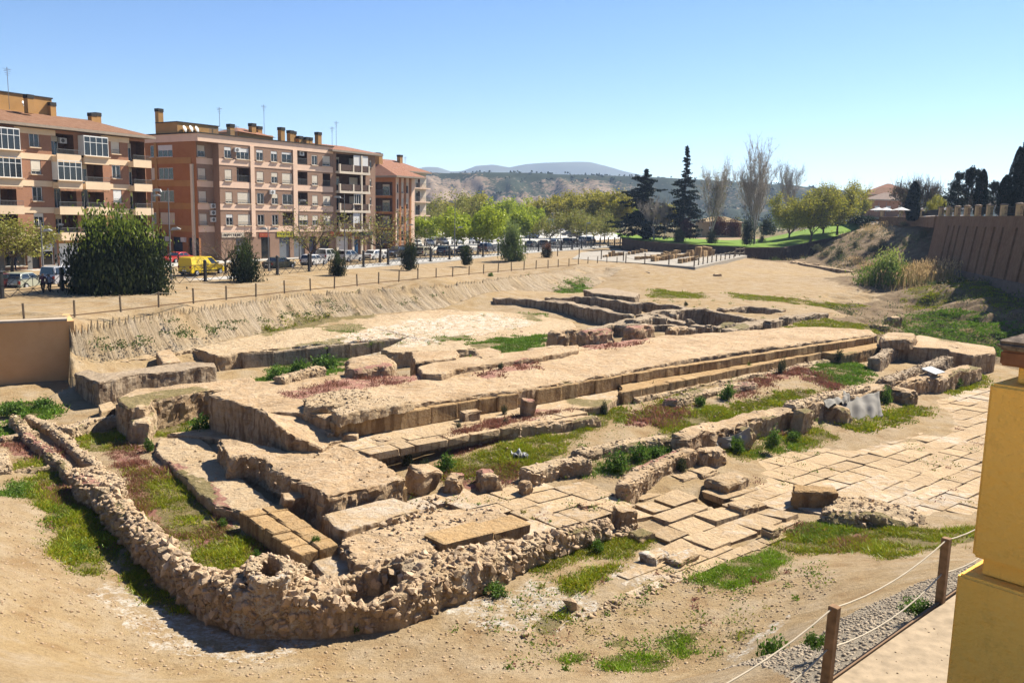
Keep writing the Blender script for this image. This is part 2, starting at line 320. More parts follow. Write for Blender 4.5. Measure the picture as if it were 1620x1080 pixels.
# what grows / lies where: (channel, outline in the photograph, level)
OL, GR, RD, MO = 'olive', 'green', 'red', 'moss'
PATCH = [(OL, [(85, 780), (140, 790), (170, 820), (185, 880), (160, 920), (110, 925), (85, 880)], .05), (OL, [(200, 870), (235, 880), (250, 920), (292, 958), (275, 972), (230, 955), (195, 910)], .0),
 (OL, [(215, 782), (262, 752), (318, 768), (352, 805), (330, 838), (285, 862), (238, 825)], .05), (OL, [(286, 858), (335, 828), (385, 840), (412, 872), (400, 892), (360, 904), (315, 888)], .05),
 (OL, [(118, 688), (180, 680), (260, 660), (330, 655), (340, 682), (280, 690), (222, 690), (212, 712), (150, 712), (118, 700)], .3), (OL, [(188, 735), (230, 735), (262, 747), (250, 767), (208, 770)], .25),
 (OL, [(20, 728), (75, 725), (95, 737), (60, 748), (20, 748)], .25), (OL, [(38, 760), (92, 752), (98, 772), (50, 788)], .25), (GR, [(0, 640), (80, 640), (95, 655), (60, 662), (20, 665), (0, 668)], .3), (GR, [(0, 668), (40, 670), (60, 682), (0, 690)], .3),
 (GR, [(5, 765), (40, 765), (45, 790), (20, 800)], .3), (GR, [(65, 815), (115, 808), (120, 820), (75, 838)], .1), (GR, [(100, 860), (150, 862), (150, 878), (105, 880)], .05),
 (OL, [(1225, 842), (1270, 822), (1340, 812), (1400, 820), (1440, 830), (1470, 835), (1560, 838), (1560, 868), (1440, 900), (1400, 907), (1380, 872), (1330, 872), (1262, 866), (1235, 857)], .25),
 (MO, [(1080, 905), (1150, 882), (1220, 855), (1252, 880), (1210, 915), (1160, 930), (1120, 920)], .2), (OL, [(890, 915), (930, 902), (982, 890), (987, 900), (932, 922), (905, 945), (888, 940)], .0),
 (OL, [(840, 902), (900, 872), (1010, 838), (1028, 850), (1000, 876), (950, 876), (900, 890), (850, 908)], .02), (MO, [(880, 1042), (910, 1028), (940, 1030), (942, 1046), (905, 1055)], .05),
 (MO, [(950, 1050), (990, 1030), (1050, 1040), (1062, 1060), (1040, 1078), (970, 1072)], .1), (MO, [(1038, 1010), (1080, 996), (1112, 1002), (1100, 1020), (1112, 1040), (1082, 1050), (1062, 1030)], .2), (OL, [(838, 988), (890, 966), (906, 976), (880, 1002), (850, 1002)], 0), (MO, [(970, 1010), (1000, 1012), (995, 1028), (970, 1024)], 0), (OL, [(1140, 1005), (1180, 1002), (1190, 1016), (1150, 1018)], .5),
 (OL, [(700, 737), (760, 716), (830, 700), (900, 690), (950, 665), (965, 675), (900, 702), (870, 722), (830, 737), (760, 750), (710, 752)], .75), (GR, [(930, 738), (1000, 716), (1060, 706), (1072, 716), (1000, 742), (930, 748)], .5),
 (OL, [(1045, 660), (1130, 640), (1165, 660), (1080, 692), (1035, 692)], .9), (OL, [(940, 645), (1000, 652), (1100, 620), (1135, 622), (1060, 648), (980, 668)], .95), (OL, [(1160, 640), (1240, 618), (1290, 615), (1260, 640), (1180, 660)], .95),
 (GR, [(1288, 576), (1350, 570), (1377, 582), (1350, 606), (1310, 602)], 1.0), (OL, [(1200, 690), (1290, 676), (1322, 690), (1240, 706), (1160, 722), (1145, 712)], .3), (OL, [(1330, 668), (1400, 652), (1450, 640), (1485, 640), (1440, 662), (1360, 682)], .3), (OL, [(1490, 615), (1560, 592), (1570, 606), (1500, 622)], .15),
 (GR, [(400, 602), (450, 580), (500, 566), (552, 560), (548, 582), (520, 592), (450, 602), (410, 610)], .05), (GR, [(740, 546), (780, 536), (860, 530), (864, 541), (830, 554), (790, 558), (750, 554)], 1.4), (GR, [(690, 535), (740, 530), (747, 538), (700, 542)], 1.4), (GR, [(820, 500), (860, 500), (850, 512), (825, 510)], 1.35),
 (GR, [(1420, 512), (1470, 503), (1540, 508, 1.7), (1640, 520, 2.2), (1640, 545), (1560, 545), (1500, 532), (1440, 527)], 1.25), (OL, [(410, 527, 1.5), (500, 508, 1.62), (580, 498, 1.7), (590, 501, 1.7), (500, 516, 1.6), (410, 533, 1.48)], 1.5), (GR, [(880, 462), (905, 455), (930, 452), (925, 464), (890, 468)], 2.0),
 (OL, [(1030, 458), (1110, 464), (1112, 469), (1030, 468)], 2.6), (OL, [(1150, 464), (1262, 470), (1262, 477), (1160, 471)], 2.5), (OL, [(1270, 472), (1370, 476), (1330, 482), (1280, 480)], 2.4), (OL, [(1240, 518), (1300, 505), (1400, 510), (1380, 522), (1250, 522)], 1.9), (GR, [(500, 520), (560, 515), (590, 522), (540, 530)], 1.4), (GR, [(1125, 522), (1180, 518), (1185, 528), (1140, 530)], 1.9), (OL, [(1490, 424), (1560, 440), (1620, 458), (1600, 462), (1530, 446), (1490, 432)], 5.0), (OL, [(1448, 440), (1490, 445), (1470, 462), (1450, 470)], 3.0), (OL, [(1440, 480), (1500, 488), (1490, 498), (1440, 492)], 1.7),
 (RD, [(440, 622), (520, 602), (600, 588), (660, 588), (665, 600), (560, 614), (470, 632)], 2.4), (RD, [(905, 542), (1000, 532), (1045, 530), (1010, 546), (930, 554)], 2.4), (RD, [(690, 692), (760, 670), (840, 652), (908, 642), (905, 650), (830, 668), (740, 690), (705, 700)], 1.45),
 (RD, [(1175, 605), (1265, 583), (1345, 608), (1330, 618), (1262, 596), (1215, 602), (1190, 622), (1160, 628)], 1.0), (RD, [(985, 655), (1060, 638), (1090, 650), (1050, 672), (995, 674)], .9), (RD, [(320, 772), (356, 800), (374, 836), (350, 842), (338, 806)], .05), (RD, [(202, 752), (224, 760), (250, 812), (302, 852), (285, 856), (228, 818), (203, 776)], .05), (RD, [(285, 842), (345, 830), (382, 842), (340, 852), (300, 866)], .05), (RD, [(394, 843), (426, 868), (414, 897), (398, 882)], .05), (RD, [(200, 748), (262, 740), (302, 754), (262, 760)], .1),
 (RD, [(0, 698), (60, 700), (110, 715), (95, 732), (20, 728)], .25), (RD, [(180, 700), (228, 700), (250, 752), (205, 764), (180, 735)], .3), (RD, [(745, 592), (850, 572), (852, 582), (800, 592), (762, 600)], 2.4), (RD, [(100, 790), (150, 780), (180, 800), (160, 812), (110, 800)], .1), (RD, [(690, 755), (780, 745), (830, 745), (800, 765), (720, 775)], .4), (RD, [(1000, 745), (1060, 720), (1075, 730), (1010, 760)], .4), (RD, [(1320, 845), (1355, 835), (1375, 850), (1350, 872), (1320, 865)], .25)]
PATCH += [(OL, [(30, 792), (88, 778), (100, 800), (62, 818)], .15), (OL, [(58, 815), (112, 800), (150, 868), (100, 885), (72, 845)], .08), (RD, [(60, 768), (112, 768), (142, 800), (92, 812)], .15), (OL, [(60, 745), (108, 742), (112, 762), (66, 768)], .2), (OL, [(150, 800), (175, 815), (205, 860), (180, 868), (150, 830)], .05), (GR, [(1240, 820), (1330, 815), (1360, 835), (1290, 850)], .25), (RD, [(1240, 818), (1275, 812), (1300, 825), (1250, 838)], .25), (OL, [(1120, 650), (1200, 630), (1215, 645), (1140, 668)], .95), (OL, [(690, 755), (760, 742), (790, 750), (730, 765)], .5), (OL, [(1080, 690), (1140, 672), (1150, 680), (1090, 702)], .5), (GR, [(1190, 705), (1260, 690), (1270, 700), (1200, 716)], .3), (OL, [(880, 640), (985, 650), (960, 660), (890, 652)], 1.0), (GR, [(1480, 540), (1560, 545), (1570, 552), (1490, 548)], 1.3)]
PATCHW = [(k, polyP(p, z)) for k, p, z in PATCH]
SALT = [polyP(p, z) for p, z in (([(840, 915), (900, 925), (965, 960), (880, 1000), (780, 1000), (700, 965), (760, 940)], 0), ([(180, 920), (330, 990), (520, 1000), (420, 1060), (240, 1040), (140, 960)], 0), ([(960, 900), (1080, 850), (1130, 870), (1000, 930)], 0), ([(1140, 1040), (1240, 980), (1260, 1010), (1160, 1070)], .7), ([(420, 560), (540, 530), (660, 510), (780, 500), (860, 515), (740, 535), (660, 550), (560, 545)], 1.4))]
def masks(V):
    X = V[:, 0]; Y = V[:, 1]; p = np.stack([X, Y, X*0], 1)
    w = .012*np.hypot(X, Y)*.6; jx = X+w*2.0*fbm(p/1.2, 3); jy = Y+w*2.0*fbm(p/1.2+40, 3)
    C = np.zeros((len(V), 4)); C[:, 3] = 1
    for k, q in PATCHW:
        x0, y0 = q[:, 0].min()-1.5, q[:, 1].min()-1.5; x1, y1 = q[:, 0].max()+1.5, q[:, 1].max()+1.5
        s = np.where((X > x0) & (X < x1) & (Y > y0) & (Y < y1))[0]
        if len(s):
            m = inpoly(jx[s], jy[s], q); C[s[m], 0 if k == RD else 1] = .8 if k != RD else .72
    for q in SALT:
        m = inpoly(jx, jy, q); C[m, 2] = .62
    return C
def ground_material():
    g = NT("sandy_earth", .96, .08, .62)
    n0 = g.noise(.09, 4); n1 = g.noise(.8, 5, .6); n2 = g.noise(6, 6, .7); n3 = g.noise(38, 4, .7)
    c = g.mix(g.ramp(n0, .38, .62), SAND1, (.40, .295, .175)); c = g.mix(g.ramp(n1, .48, .68), c, (.46, .36, .235))
    c = g.mix(g.math('MULTIPLY', g.ramp(n1, .46, .32), .8), c, (.315, .20, .095)); c = g.mix(g.math('MULTIPLY', g.ramp(n2, .52, .68), .6), c, (.25, .165, .085)); c = g.mix(g.math('MULTIPLY', g.ramp(g.noise(2.4, 6, .7), .56, .68), .5), c, (.27, .19, .11))
    c = g.mix(g.math('MULTIPLY', g.ramp(n3, .56, .66), .65), c, (.16, .11, .065)); c = g.mix(g.math('MULTIPLY', g.ramp(n3, .38, .26), .6), c, (.58, .47, .33))
    s2 = g.sep(g.attr("zone"))
    c = g.mix(s2[0], c, g.mix(g.ramp(n3, .35, .65), (.26, .22, .165), (.42, .37, .295)))          # gravel
    c = g.mix(s2[1], c, g.mix(g.ramp(n1, .35, .65), (.15, .10, .06), (.25, .18, .105)))         # dry brown bank
    c = g.mix(s2[2], c, g.mix(g.ramp(n2, .35, .65), (.50, .41, .29), (.36, .27, .17)))         # pale eroded clay
    dv = [g.n("ShaderNodeVectorMath", (g.pos(), (float(v[0]), float(v[1]), 0)), out=1, operation='DOT_PRODUCT') for v in (EDIR, ENRM)]
    cv = g.n("ShaderNodeCombineXYZ", (g.math('MULTIPLY', dv[0], 2.0), g.math('MULTIPLY', dv[1], .30), 0.0)); st = g.n("ShaderNodeTexNoise", {"Vector": cv, "Scale": 1.0, "Detail": 5.0, "Roughness": .65})
    s2m = g.ramp(s2[2], .1, .5); c = g.mix(g.math('MULTIPLY', g.math('MULTIPLY', g.ramp(st, .54, .68), s2m), .45), c, (.24, .165, .095)); c = g.mix(g.math('MULTIPLY', g.math('MULTIPLY', g.ramp(st, .48, .36), s2m), .4), c, (.56, .47, .36))
    c = masked(g, c)
    b = g.bump(g.math('MULTIPLY', st, s2m), 1.0, .5); b = g.bump(n1, .7, .16, b); b = g.bump(n2, .9, .09, b); b = g.bump(n3, .8, .03, b)
    return g.done(c, b)
GROUND = ground_material()
def build_ground():
    ys = [3.0]
    while ys[-1] < 9000: ys.append(ys[-1]+max(.10, (ys[-1]-1)*(.0028 if 43 < ys[-1] < 110 else .0075 if ys[-1] < 260 else .05)))
    ys = np.array(ys); ts = np.concatenate([np.linspace(-1.5, -.66, 14)[:-1], np.linspace(-.66, .66, 420), np.linspace(.66, 1.5, 14)[1:]])
    X = (ys[:, None]+6)*ts[None, :]; Y = np.repeat(ys[:, None], len(ts), 1); X = X.ravel(); Y = Y.ravel()
    Z = gz(X, Y); V = np.stack([X, Y, Z], 1); nr, nc = len(ys), len(ts)
    i = (np.arange(nr-1)[:, None]*nc+np.arange(nc-1)[None, :]).ravel()
    F = np.stack([i, i+1, i+nc+1, i+nc], 1)
    me = mesh_from("ground", V, F, True, [GROUND])
    mk = masks(V); mk[:, 1] = np.maximum(mk[:, 1], np.where(Y > 265, np.clip(.42+.8*fbm(np.stack([X/70, Y/160, X*0], 1), 3), 0, .8), 0)); setcol(me, "mask", mk)
    zc = np.zeros((len(V), 4)); zc[:, 3] = 1
    gp = polyP([(1130, 1090, 3), (1185, 1062, 2.6), (1335, 965, 2.6), (1545, 872, 2.6), (1600, 880, 5.8), (1500, 950, 5.8), (1300, 1090, 5.8)], 3)
    zc[inpoly(X, Y, gp), 0] = .85; zc[inpoly(X, Y, polyP([(195, 640), (225, 632), (260, 650), (330, 690), (250, 690)], .3)), 0] = 0
    bj = np.stack([X, Y, X*0], 1); zc[inpoly(X+9*fbm(bj/9, 4), Y+9*fbm(bj/9+50, 4), BANKP), 1] = .85; zc[:, 1] = np.maximum(zc[:, 1], np.clip((Y-255)/20, 0, 1)*.95)
    q = np.stack([X, Y, Z], 1); zc[:, 2] = np.where(inpoly(X, Y, EMB), np.clip(.55+.9*fbm(q/2.5, 3), 0, .9), 0)
    me2 = me; setcol(me2, "zone", zc)
    o = link("ground", me); tag(o, kind="structure"); return o
build_ground()
# ------------------------------------------------------------------ ruins
UDIR = np.array([.755, .656]); VDIR = np.array([.656, -.755])
def rough(V, N, amp, sc, seed=0):
    V = V+N*0; w = (.35+.65*np.clip(1-np.abs(N[:, 2]), 0, 1))[:, None]
    edge = np.clip(1-np.abs(np.abs(N[:, 2])-.55)/.4, 0, 1)[:, None]
    d = fbmv(V*np.array([1, 1, .6])/sc+seed, 3)*amp*1.6*w+fbmv(V/(sc*.30)+seed, 2)*amp*.8*w+fbmv(V/(sc*.11)+seed, 2)*amp*.65*w
    bite = np.clip(fbm(V/(sc*.55)+seed+31, 3)-.02, 0, 1)[:, None]*edge; d -= N*bite*amp*5.5; d[:, 2] *= .8
    return V+d
def block(name, pts, z, zb, amp=.07, sc=.9, bev=.09, cut=None, mat=None, world=False, parent=None, label=None, cat=None, group=None, flat=True, seed=None, zamp=0.0):
    pw = np.array(pts, float) if world else polyP(pts, z)
    if pw.shape[1] == 2: pw = np.concatenate([pw, np.full((len(pw), 1), z)], 1)
    a = sum(pw[i][0]*pw[(i+1) % len(pw)][1]-pw[(i+1) % len(pw)][0]*pw[i][1] for i in range(len(pw)))
    if a < 0: pw = pw[::-1]
    bm = bmesh.new(); vt = [bm.verts.new(p) for p in pw]; vb = [bm.verts.new((p[0], p[1], zb)) for p in pw]; n = len(pw)
    tf = bm.faces.new(vt)
    for i in range(n): bm.faces.new((vb[i], vb[(i+1) % n], vt[(i+1) % n], vt[i]))
    bm.normal_update()
    if bev > 0:
        try: bmesh.ops.bevel(bm, geom=list(tf.edges)+[e for v in vt for e in v.link_edges if e.other_vert(v) in vb], offset=bev, segments=2, profile=.5, affect='EDGES', clamp_overlap=True)
        except Exception: pass
    dist = float(np.hypot(pw[:, 0].mean(), pw[:, 1].mean())); cut = cut or max(.095, dist*.0040)
    co = np.array([v.co for v in bm.verts])
    for ax in ((UDIR[0], UDIR[1], 0), (VDIR[0], VDIR[1], 0), (0, 0, 1)):
        pr = co@np.array(ax); lo, hi = pr.min(), pr.max(); k = max(1, int((hi-lo)/cut)); axv = Vector(ax)
        for j in range(1, k):
            bmesh.ops.bisect_plane(bm, geom=bm.verts[:]+bm.edges[:]+bm.faces[:], plane_co=axv*(lo+(hi-lo)*j/k), plane_no=axv, dist=1e-5)
    bmesh.ops.triangulate(bm, faces=[f for f in bm.faces if len(f.verts) > 4])
    bm.normal_update()
    V = np.array([v.co[:] for v in bm.verts]); N = np.array([v.normal[:] for v in bm.verts])
    s = RND.random()*50 if seed is None else seed
    V2 = rough(V, N, amp, sc, s)
    if zamp:
        tz = np.clip((V[:, 2]-zb)/max(.2, z-zb), 0, 1); V2[:, 2] += zamp*tz*fbm(np.stack([V[:, 0]/1.7, V[:, 1]/1.7, V[:, 0]*0+s], 1), 3)
    for v, c in zip(bm.verts, V2): v.co = c
    me = bpy.data.meshes.new(name); bm.to_mesh(me); bm.free()
    og = V2[:, :2].mean(0); ctr = np.array([og[0], og[1], zb])
    setcol(me, "mask", masks(V2))
    me.transform(Matrix.Translation(Vector(-ctr))); me.materials.append(mat or ROCK)
    if not flat: me.polygons.foreach_set("use_smooth", np.ones(len(me.polygons), bool))
    loc = Vector(ctr)
    if parent is not None: loc = loc-parent.location
    o = link(name, me, parent, loc); tag(o, label, cat, group)
    return o
# stone shapes shared by rubble, loose blocks and slabs
def stone_mesh(kind, seed, mat):
    r = random.Random(seed); bm = bmesh.new()
    if kind == 'rubble':
        for _ in range(13):
            d = Vector((r.gauss(0, 1), r.gauss(0, 1), r.gauss(0, 1))).normalized(); m = max(abs(d.x), abs(d.y), abs(d.z)); bm.verts.new(d*(.32/m+.18)*r.uniform(.8, 1.1))
        h = bmesh.ops.convex_hull(bm, input=bm.verts[:]); bmesh.ops.delete(bm, geom=[v for v in bm.verts if not v.link_faces], context='VERTS'); bmesh.ops.recalc_face_normals(bm, faces=bm.faces)
    else:
        bmesh.ops.create_cube(bm, size=1.0)
        j = .045 if kind == 'slab' else .04
        for v in bm.verts: v.co += Vector((r.uniform(-j, j), r.uniform(-j, j), r.uniform(-j, j)))
        bmesh.ops.bevel(bm, geom=bm.edges[:], offset=.035 if kind == 'slab' else .05, segments=1, affect='EDGES')
        if kind == 'cut':
            for v in bm.verts: v.co += Vector((r.uniform(-.02, .02), r.uniform(-.02, .02), r.uniform(-.02, .02)))
    me = bpy.data.meshes.new({'rubble': 'stone', 'slab': 'slab', 'cut': 'block'}[kind]); bm.to_mesh(me); bm.free(); me.materials.append(mat); return me
RUB = [stone_mesh('rubble', i, STONE) for i in range(14)]; SLABM = [stone_mesh('slab', 50+i, SLAB) for i in range(10)]; CUT = [stone_mesh('cut', 90+i, ASHLAR) for i in range(10)]
def mesh_np(me):
    V = np.empty(len(me.vertices)*3, np.float32); me.vertices.foreach_get("co", V); me.calc_loop_triangles()
    T = np.empty(len(me.loop_triangles)*3, np.int32); me.loop_triangles.foreach_get("vertices", T)
    return V.reshape(-1, 3).astype(float), T.reshape(-1, 3)
RUBNP = [mesh_np(m) for m in RUB]
def rotm(r):
    q = r.normal(size=4); q /= np.linalg.norm(q); w, x, y, z = q
    return np.array([[1-2*(y*y+z*z), 2*(x*y-z*w), 2*(x*z+y*w)], [2*(x*y+z*w), 1-2*(x*x+z*z), 2*(y*z-x*w)], [2*(x*z-y*w), 2*(y*z+x*w), 1-2*(x*x+y*y)]])
def join_stones(name, pts, sizes, mat, parent=None, squash=.75, base=None):
    Vs = []; Fs = []; o = 0; NP = base or RUBNP
    for p, s in zip(pts, sizes):
        V, T = NP[rng.integers(len(NP))]; A = rotm(rng); sc = s*np.array([1, rng.uniform(.7, 1), rng.uniform(.55, .9)])
        W = (V*sc)@A.T; W[:, 2] *= squash; Vs.append(W+p); Fs.append(T+o); o += len(V)
    V = np.concatenate(Vs); F = np.concatenate(Fs); c = V.mean(0) if parent is None else np.array(parent.location)
    if parent is None: c[2] = V[:, 2].min()
    me = mesh_from(name, V-c, F, False, [mat]); ob = link(name, me, parent, c if parent is None else (0, 0, 0)); tag(ob, kind='stuff'); return ob
def rubble(o, per_m2=22, s0=.14, s1=.34, nobj=0, nzmin=-.4, zmin=None, sink=.42, excl=()):
    """field stones bedded all over the body of a wall; the ones that show largest are objects of their own"""
    me = o.data; n = len(me.polygons); c = np.empty(n*3); me.polygons.foreach_get("center", c); c = c.reshape(-1, 3)+np.array(o.location)
    nr = np.empty(n*3); me.polygons.foreach_get("normal", nr); nr = nr.reshape(-1, 3); a = np.empty(n); me.polygons.foreach_get("area", a)
    a = a*(nr[:, 2] > nzmin)*(c[:, 2] > (gz(c[:, 0], c[:, 1], False)-.05 if zmin is None else zmin)); 
    for e in excl: a = a*(~inpoly(c[:, 0], c[:, 1], e))
    tot = a.sum(); k = int(tot*per_m2)
    if k == 0: return
    pick = rng.choice(n, k, p=a/tot); sz = .92*(s0+(s1-s0)*rng.random(k)**3.0)
    tb1 = rng.normal(size=(k, 3))*np.sqrt(a[pick])[:, None]*.35
    pts = c[pick]+tb1-nr[pick]*((np.sum(tb1*nr[pick], 1)))[:, None]+nr[pick]*(sz*.5*(1-2*sink))[:, None]*.6
    d = np.linalg.norm(pts-np.array([0, 0, CAMZ]), axis=1); front = np.sum((np.array([0, 0, CAMZ])-pts)*nr[pick], 1) > 0
    order = np.argsort(-(sz/d)*np.where(front, 1, .2)); ob = order[:nobj]; st = order[nobj:]
    for i in ob:
        s = sz[i]; e = link("stone", RUB[rng.integers(len(RUB))], o, Vector(pts[i])-o.location, tuple(rng.uniform(-3.1, 3.1, 3)), (s, s*rng.uniform(.7, 1), s*rng.uniform(.55, .9)))
    if len(st): join_stones("bedded_stones", pts[st], sz[st], STONE, o)
def ashlar(o, p0, p1, z0, z1, depth, wid, mat_meshes=CUT, gap=.02, name="block", jit=.05, rows=1):
    """a course of squared blocks laid end to end from p0 to p1, parts of o"""
    p0 = Vector((p0[0], p0[1])); p1 = Vector((p1[0], p1[1])); d = p1-p0; L = d.length; d.normalize(); n = Vector((d.y, -d.x)); ang = math.atan2(d.y, d.x)
    h = (z1-z0)/rows
    for r in range(rows):
        x = -wid*.5*(r % 2)
        while x < L-.15:
            w = min(wid*RND.uniform(.75, 1.25), L-x); xa = max(x, 0)
            if x+w-xa > .12:
                c = p0+d*((xa+x+w)/2)+n*(depth/2-depth+RND.uniform(-jit, jit)); hh = h-gap
                link(name, RND.choice(mat_meshes), o, Vector((c.x, c.y, z0+h*(r+.5)))-o.location, (RND.uniform(-.015, .015), RND.uniform(-.015, .015), ang+RND.uniform(-.02, .02)), (x+w-xa-gap, depth, hh))
            x += w
ORD = ('first', 'second', 'third', 'fourth', 'fifth', 'sixth', 'seventh', 'eighth', 'ninth', 'tenth', 'eleventh', 'twelfth', 'thirteenth', 'fourteenth', 'fifteenth', 'sixteenth', 'seventeenth')
RW = 'remains of masonry walls'
# --- long upper platform
M1 = block("stone_platform", [(330, 622), (405, 604), (545, 591), (650, 594), (722, 574), (850, 556), (930, 546), (1050, 531), (1200, 521), (1290, 516), (1375, 521), (1388, 529), (1300, 539), (1215, 549), (1090, 568), (985, 588), (840, 613), (740, 628), (660, 639), (540, 658), (512, 660), (470, 652), (416, 652), (395, 642), (360, 632)], 2.4, -.2, amp=.10, bev=.10, zamp=.10, mat=ROCK,
           label="long ochre stone platform running diagonally across the middle of the ruins", cat="ruin")
block("rock_ridge", [(410, 646, 2.45), (452, 682, 2.2), (508, 708, 1.55), (548, 697, 1.45), (536, 676, 2.0), (514, 655, 2.4), (470, 640, 2.45)], 2.3, -.2, amp=.12, bev=.08, zamp=.06, mat=ROCK, label="ridge of rock sloping down from the long platform onto the podium", cat="ruin")
A0 = P(540, 660, 2.4); A1 = P(1384, 530, 2.4)
ashlar(M1, P(532, 664, 2.4), P(985, 590, 2.4), 1.45, 2.26, .5, 1.5, rows=1, jit=.07)
ashlar(M1, P(985, 590, 2.4), A1, 1.75, 2.28, .45, 1.3, rows=1, jit=.07)
# raised rough crust on the platform edge
c1 = block("rubble_crust", [(522, 648), (560, 634), (640, 622), (655, 632), (600, 644), (535, 656)], 2.72, 2.2, amp=.10, bev=.12, cut=.16, mat=ROCKPALE, label="low crust of rough rubble along the near edge of the long platform", cat="ruin", group=RW, zamp=.12)
c2 = block("rubble_wall", [(480, 632), (505, 620), (560, 614), (590, 622), (560, 634), (512, 643), (484, 642)], 2.75, 2.2, amp=.12, bev=.12, cut=.17, mat=ROCKPALE, label="short stub of pebbly wall on the platform beside the red plants", cat="ruin", group=RW, zamp=.15)
rubble(c2, 26, .08, .2); rubble(c1, 16, .08, .18, nzmin=.3)
# --- near block of the platform (level below) 
M2 = block("stone_podium", [(346, 694), (404, 699), (457, 713), (509, 707), (546, 698), (594, 722), (644, 757), (583, 772), (514, 785), (489, 769), (448, 750), (416, 725), (388, 720), (358, 724)], 1.4, -.2, amp=.14, bev=.10, zamp=.08, mat=ROCK, label="broad flat-topped stone podium at the near corner of the ruins", cat="ruin")
block("rock_ledge", [(652, 655), (540, 700), (590, 705), (740, 678), (905, 648), (960, 640), (985, 622), (960, 600), (800, 640)], 1.45, 0, amp=.05, mat=SLAB, label="paved ledge under the near face of the long platform", cat="ruin")
ashlar(M2, P(512, 789, 1.3), P(645, 759, 1.3), .35, 1.02, .5, 1.5, jit=.05)
# --- strip of flat worked rock, left
S1 = block("rock_terrace", [(250, 692), (318, 690), (338, 708), (362, 738), (395, 765), (440, 800), (420, 812), (378, 808), (345, 800), (318, 782), (278, 742), (245, 712)], .5, -.2, amp=.10, bev=.1, zamp=.05, mat=ROCKPALE, label="pale flat rock shelf beside the red and olive grass inside the curved wall", cat="ruin")
block("rock_shelf", [(262, 685), (330, 676), (410, 668), (412, 700), (345, 694), (320, 690)], .62, -.2, amp=.06, mat=ROCK, label="low sandy rock shelf in the shade of the platform end", cat="ruin")
# --- steps in front of the podium
St1 = block("stone_step", [(512, 813), (560, 801), (622, 786), (655, 798), (662, 806), (600, 824), (545, 840), (528, 832)], .95, -.1, amp=.05, bev=.06, mat=SLAB, label="smooth slab step just below the front of the podium", cat="ruin")
St2 = empty("block_course", P(455, 860, 0)); tag(St2, "row of large squared blocks along the shaded foot of the podium", "ruin")
pa = P(378, 810, .62); pb = P(474, 877, .62); pc = P(535, 862, .62); pd_ = P(445, 798, .62)
for i in range(7):
    for j in range(2):
        t0, t1 = i/7, (i+1)/7; s0, s1 = j/2, (j+1)/2
        q = [pa.lerp(pb, t).lerp(pd_.lerp(pc, t), s) for t, s in ((t0, s0), (t1, s0), (t1, s1), (t0, s1))]
        c = (q[0]+q[1]+q[2]+q[3])/4; d = q[1]-q[0]; w = q[3]-q[0]
        link("block", RND.choice(CUT), St2, Vector((c.x, c.y, .27+RND.uniform(-.03, .04)))-St2.location, (RND.uniform(-.02, .02), RND.uniform(-.03, .03), math.atan2(d.y, d.x)), (d.length*.97, w.length*.97, .75))
St4 = block("paved_floor", [(488, 882), (535, 862), (552, 858), (620, 890), (600, 915), (520, 915)], .3, -.2, amp=.03, mat=SLAB, label="small sunken paved floor between the squared blocks and the rubble wall", cat="pavement")
M3 = block("rubble_core", [(538, 852), (552, 838), (602, 824), (662, 806), (700, 805), (790, 800), (800, 815), (760, 832), (690, 850), (690, 866), (640, 876), (584, 897), (553, 885)], .78, -.2, amp=.14, bev=.14, zamp=.1, mat=ROCK, label="broken rubble core with a ragged edge behind the front wall", cat="ruin", group=RW)
rubble(M3, 9, .1, .26, nzmin=-.2)
bk = empty("block_course", P(730, 850, 0)); tag(bk, "two long squared blocks standing on edge before the slab floor", "ruin")
for (x, y, L, hh) in ((726, 855, 2.0, .62), (793, 836, 1.7, .5)):
    c = P(x, y, .6); link("block", RND.choice(CUT), bk, Vector((c.x, c.y, .48+hh/2-.2))-bk.location, (0, .02, math.atan2(UDIR[1], UDIR[0])), (L, 1.15, hh))
# small stones in a line on the step
for k in range(9):
    x = 606+k*10; p = P(x, 829-k*3.2+RND.uniform(-2, 2), .9); s = RND.uniform(.18, .34)
    tag(link("loose_stone", RND.choice(RUB), None, p, (k, k*2, k), (s, s*.8, s*.7)), "%s small stone from the left in the line on the slab step by the podium" % ORD[k], "stone", "small stones lined up on the step")
# --- front curved rubble wall
inner = [(966, 816), (900, 829), (830, 846), (760, 861), (700, 868), (640, 880), (600, 890), (552, 905), (505, 908), (470, 884), (438, 874), (395, 884), (368, 902), (330, 893), (290, 868), (252, 836), (216, 803), (188, 776), (160, 768)]
outer = [(152, 782), (186, 816), (214, 843), (246, 870), (280, 894), (314, 914), (350, 929), (400, 934), (440, 938), (490, 943), (535, 957), (585, 957), (634, 941), (720, 906), (760, 892), (830, 868), (900, 844), (968, 828)]
def zfront(x): return float(np.interp(x, [140, 250, 330, 400, 480, 540, 600, 640, 760, 960], [.85, 1.0, 1.15, 1.3, 1.25, .8, .7, .95, .95, .55]))
FW = block("curved_rubble_wall", [(x, y, zfront(x)) for x, y in inner+outer], .9, -.25, amp=.085, sc=.7, bev=.2, cut=.15, mat=ROCKPALE, zamp=.10, seed=3.3, label="long curved rubble wall sweeping round the near corner of the excavation", cat="wall")
me = FW.data; V = np.array([v.co for v in me.vertices])+np.array(FW.location)
pit = polyP([(536, 950), (542, 922), (575, 910), (632, 907), (640, 922), (625, 940), (588, 951), (555, 954)], .6); hole = polyP([(400, 904), (405, 886), (444, 883), (452, 898), (440, 912), (412, 914)], 1.2)
for pl, zb in ((pit, -.22), (hole, .1)):
    m = inpoly(V[:, 0], V[:, 1], pl); V[m, 2] = np.minimum(V[m, 2], zb)
me.vertices.foreach_set("co", (V-np.array(FW.location)).astype(np.float32).ravel()); me.update()
rubble(FW, 58, .09, .44, nobj=300, nzmin=-.35, zmin=.05, sink=.52, excl=(pit, hole))
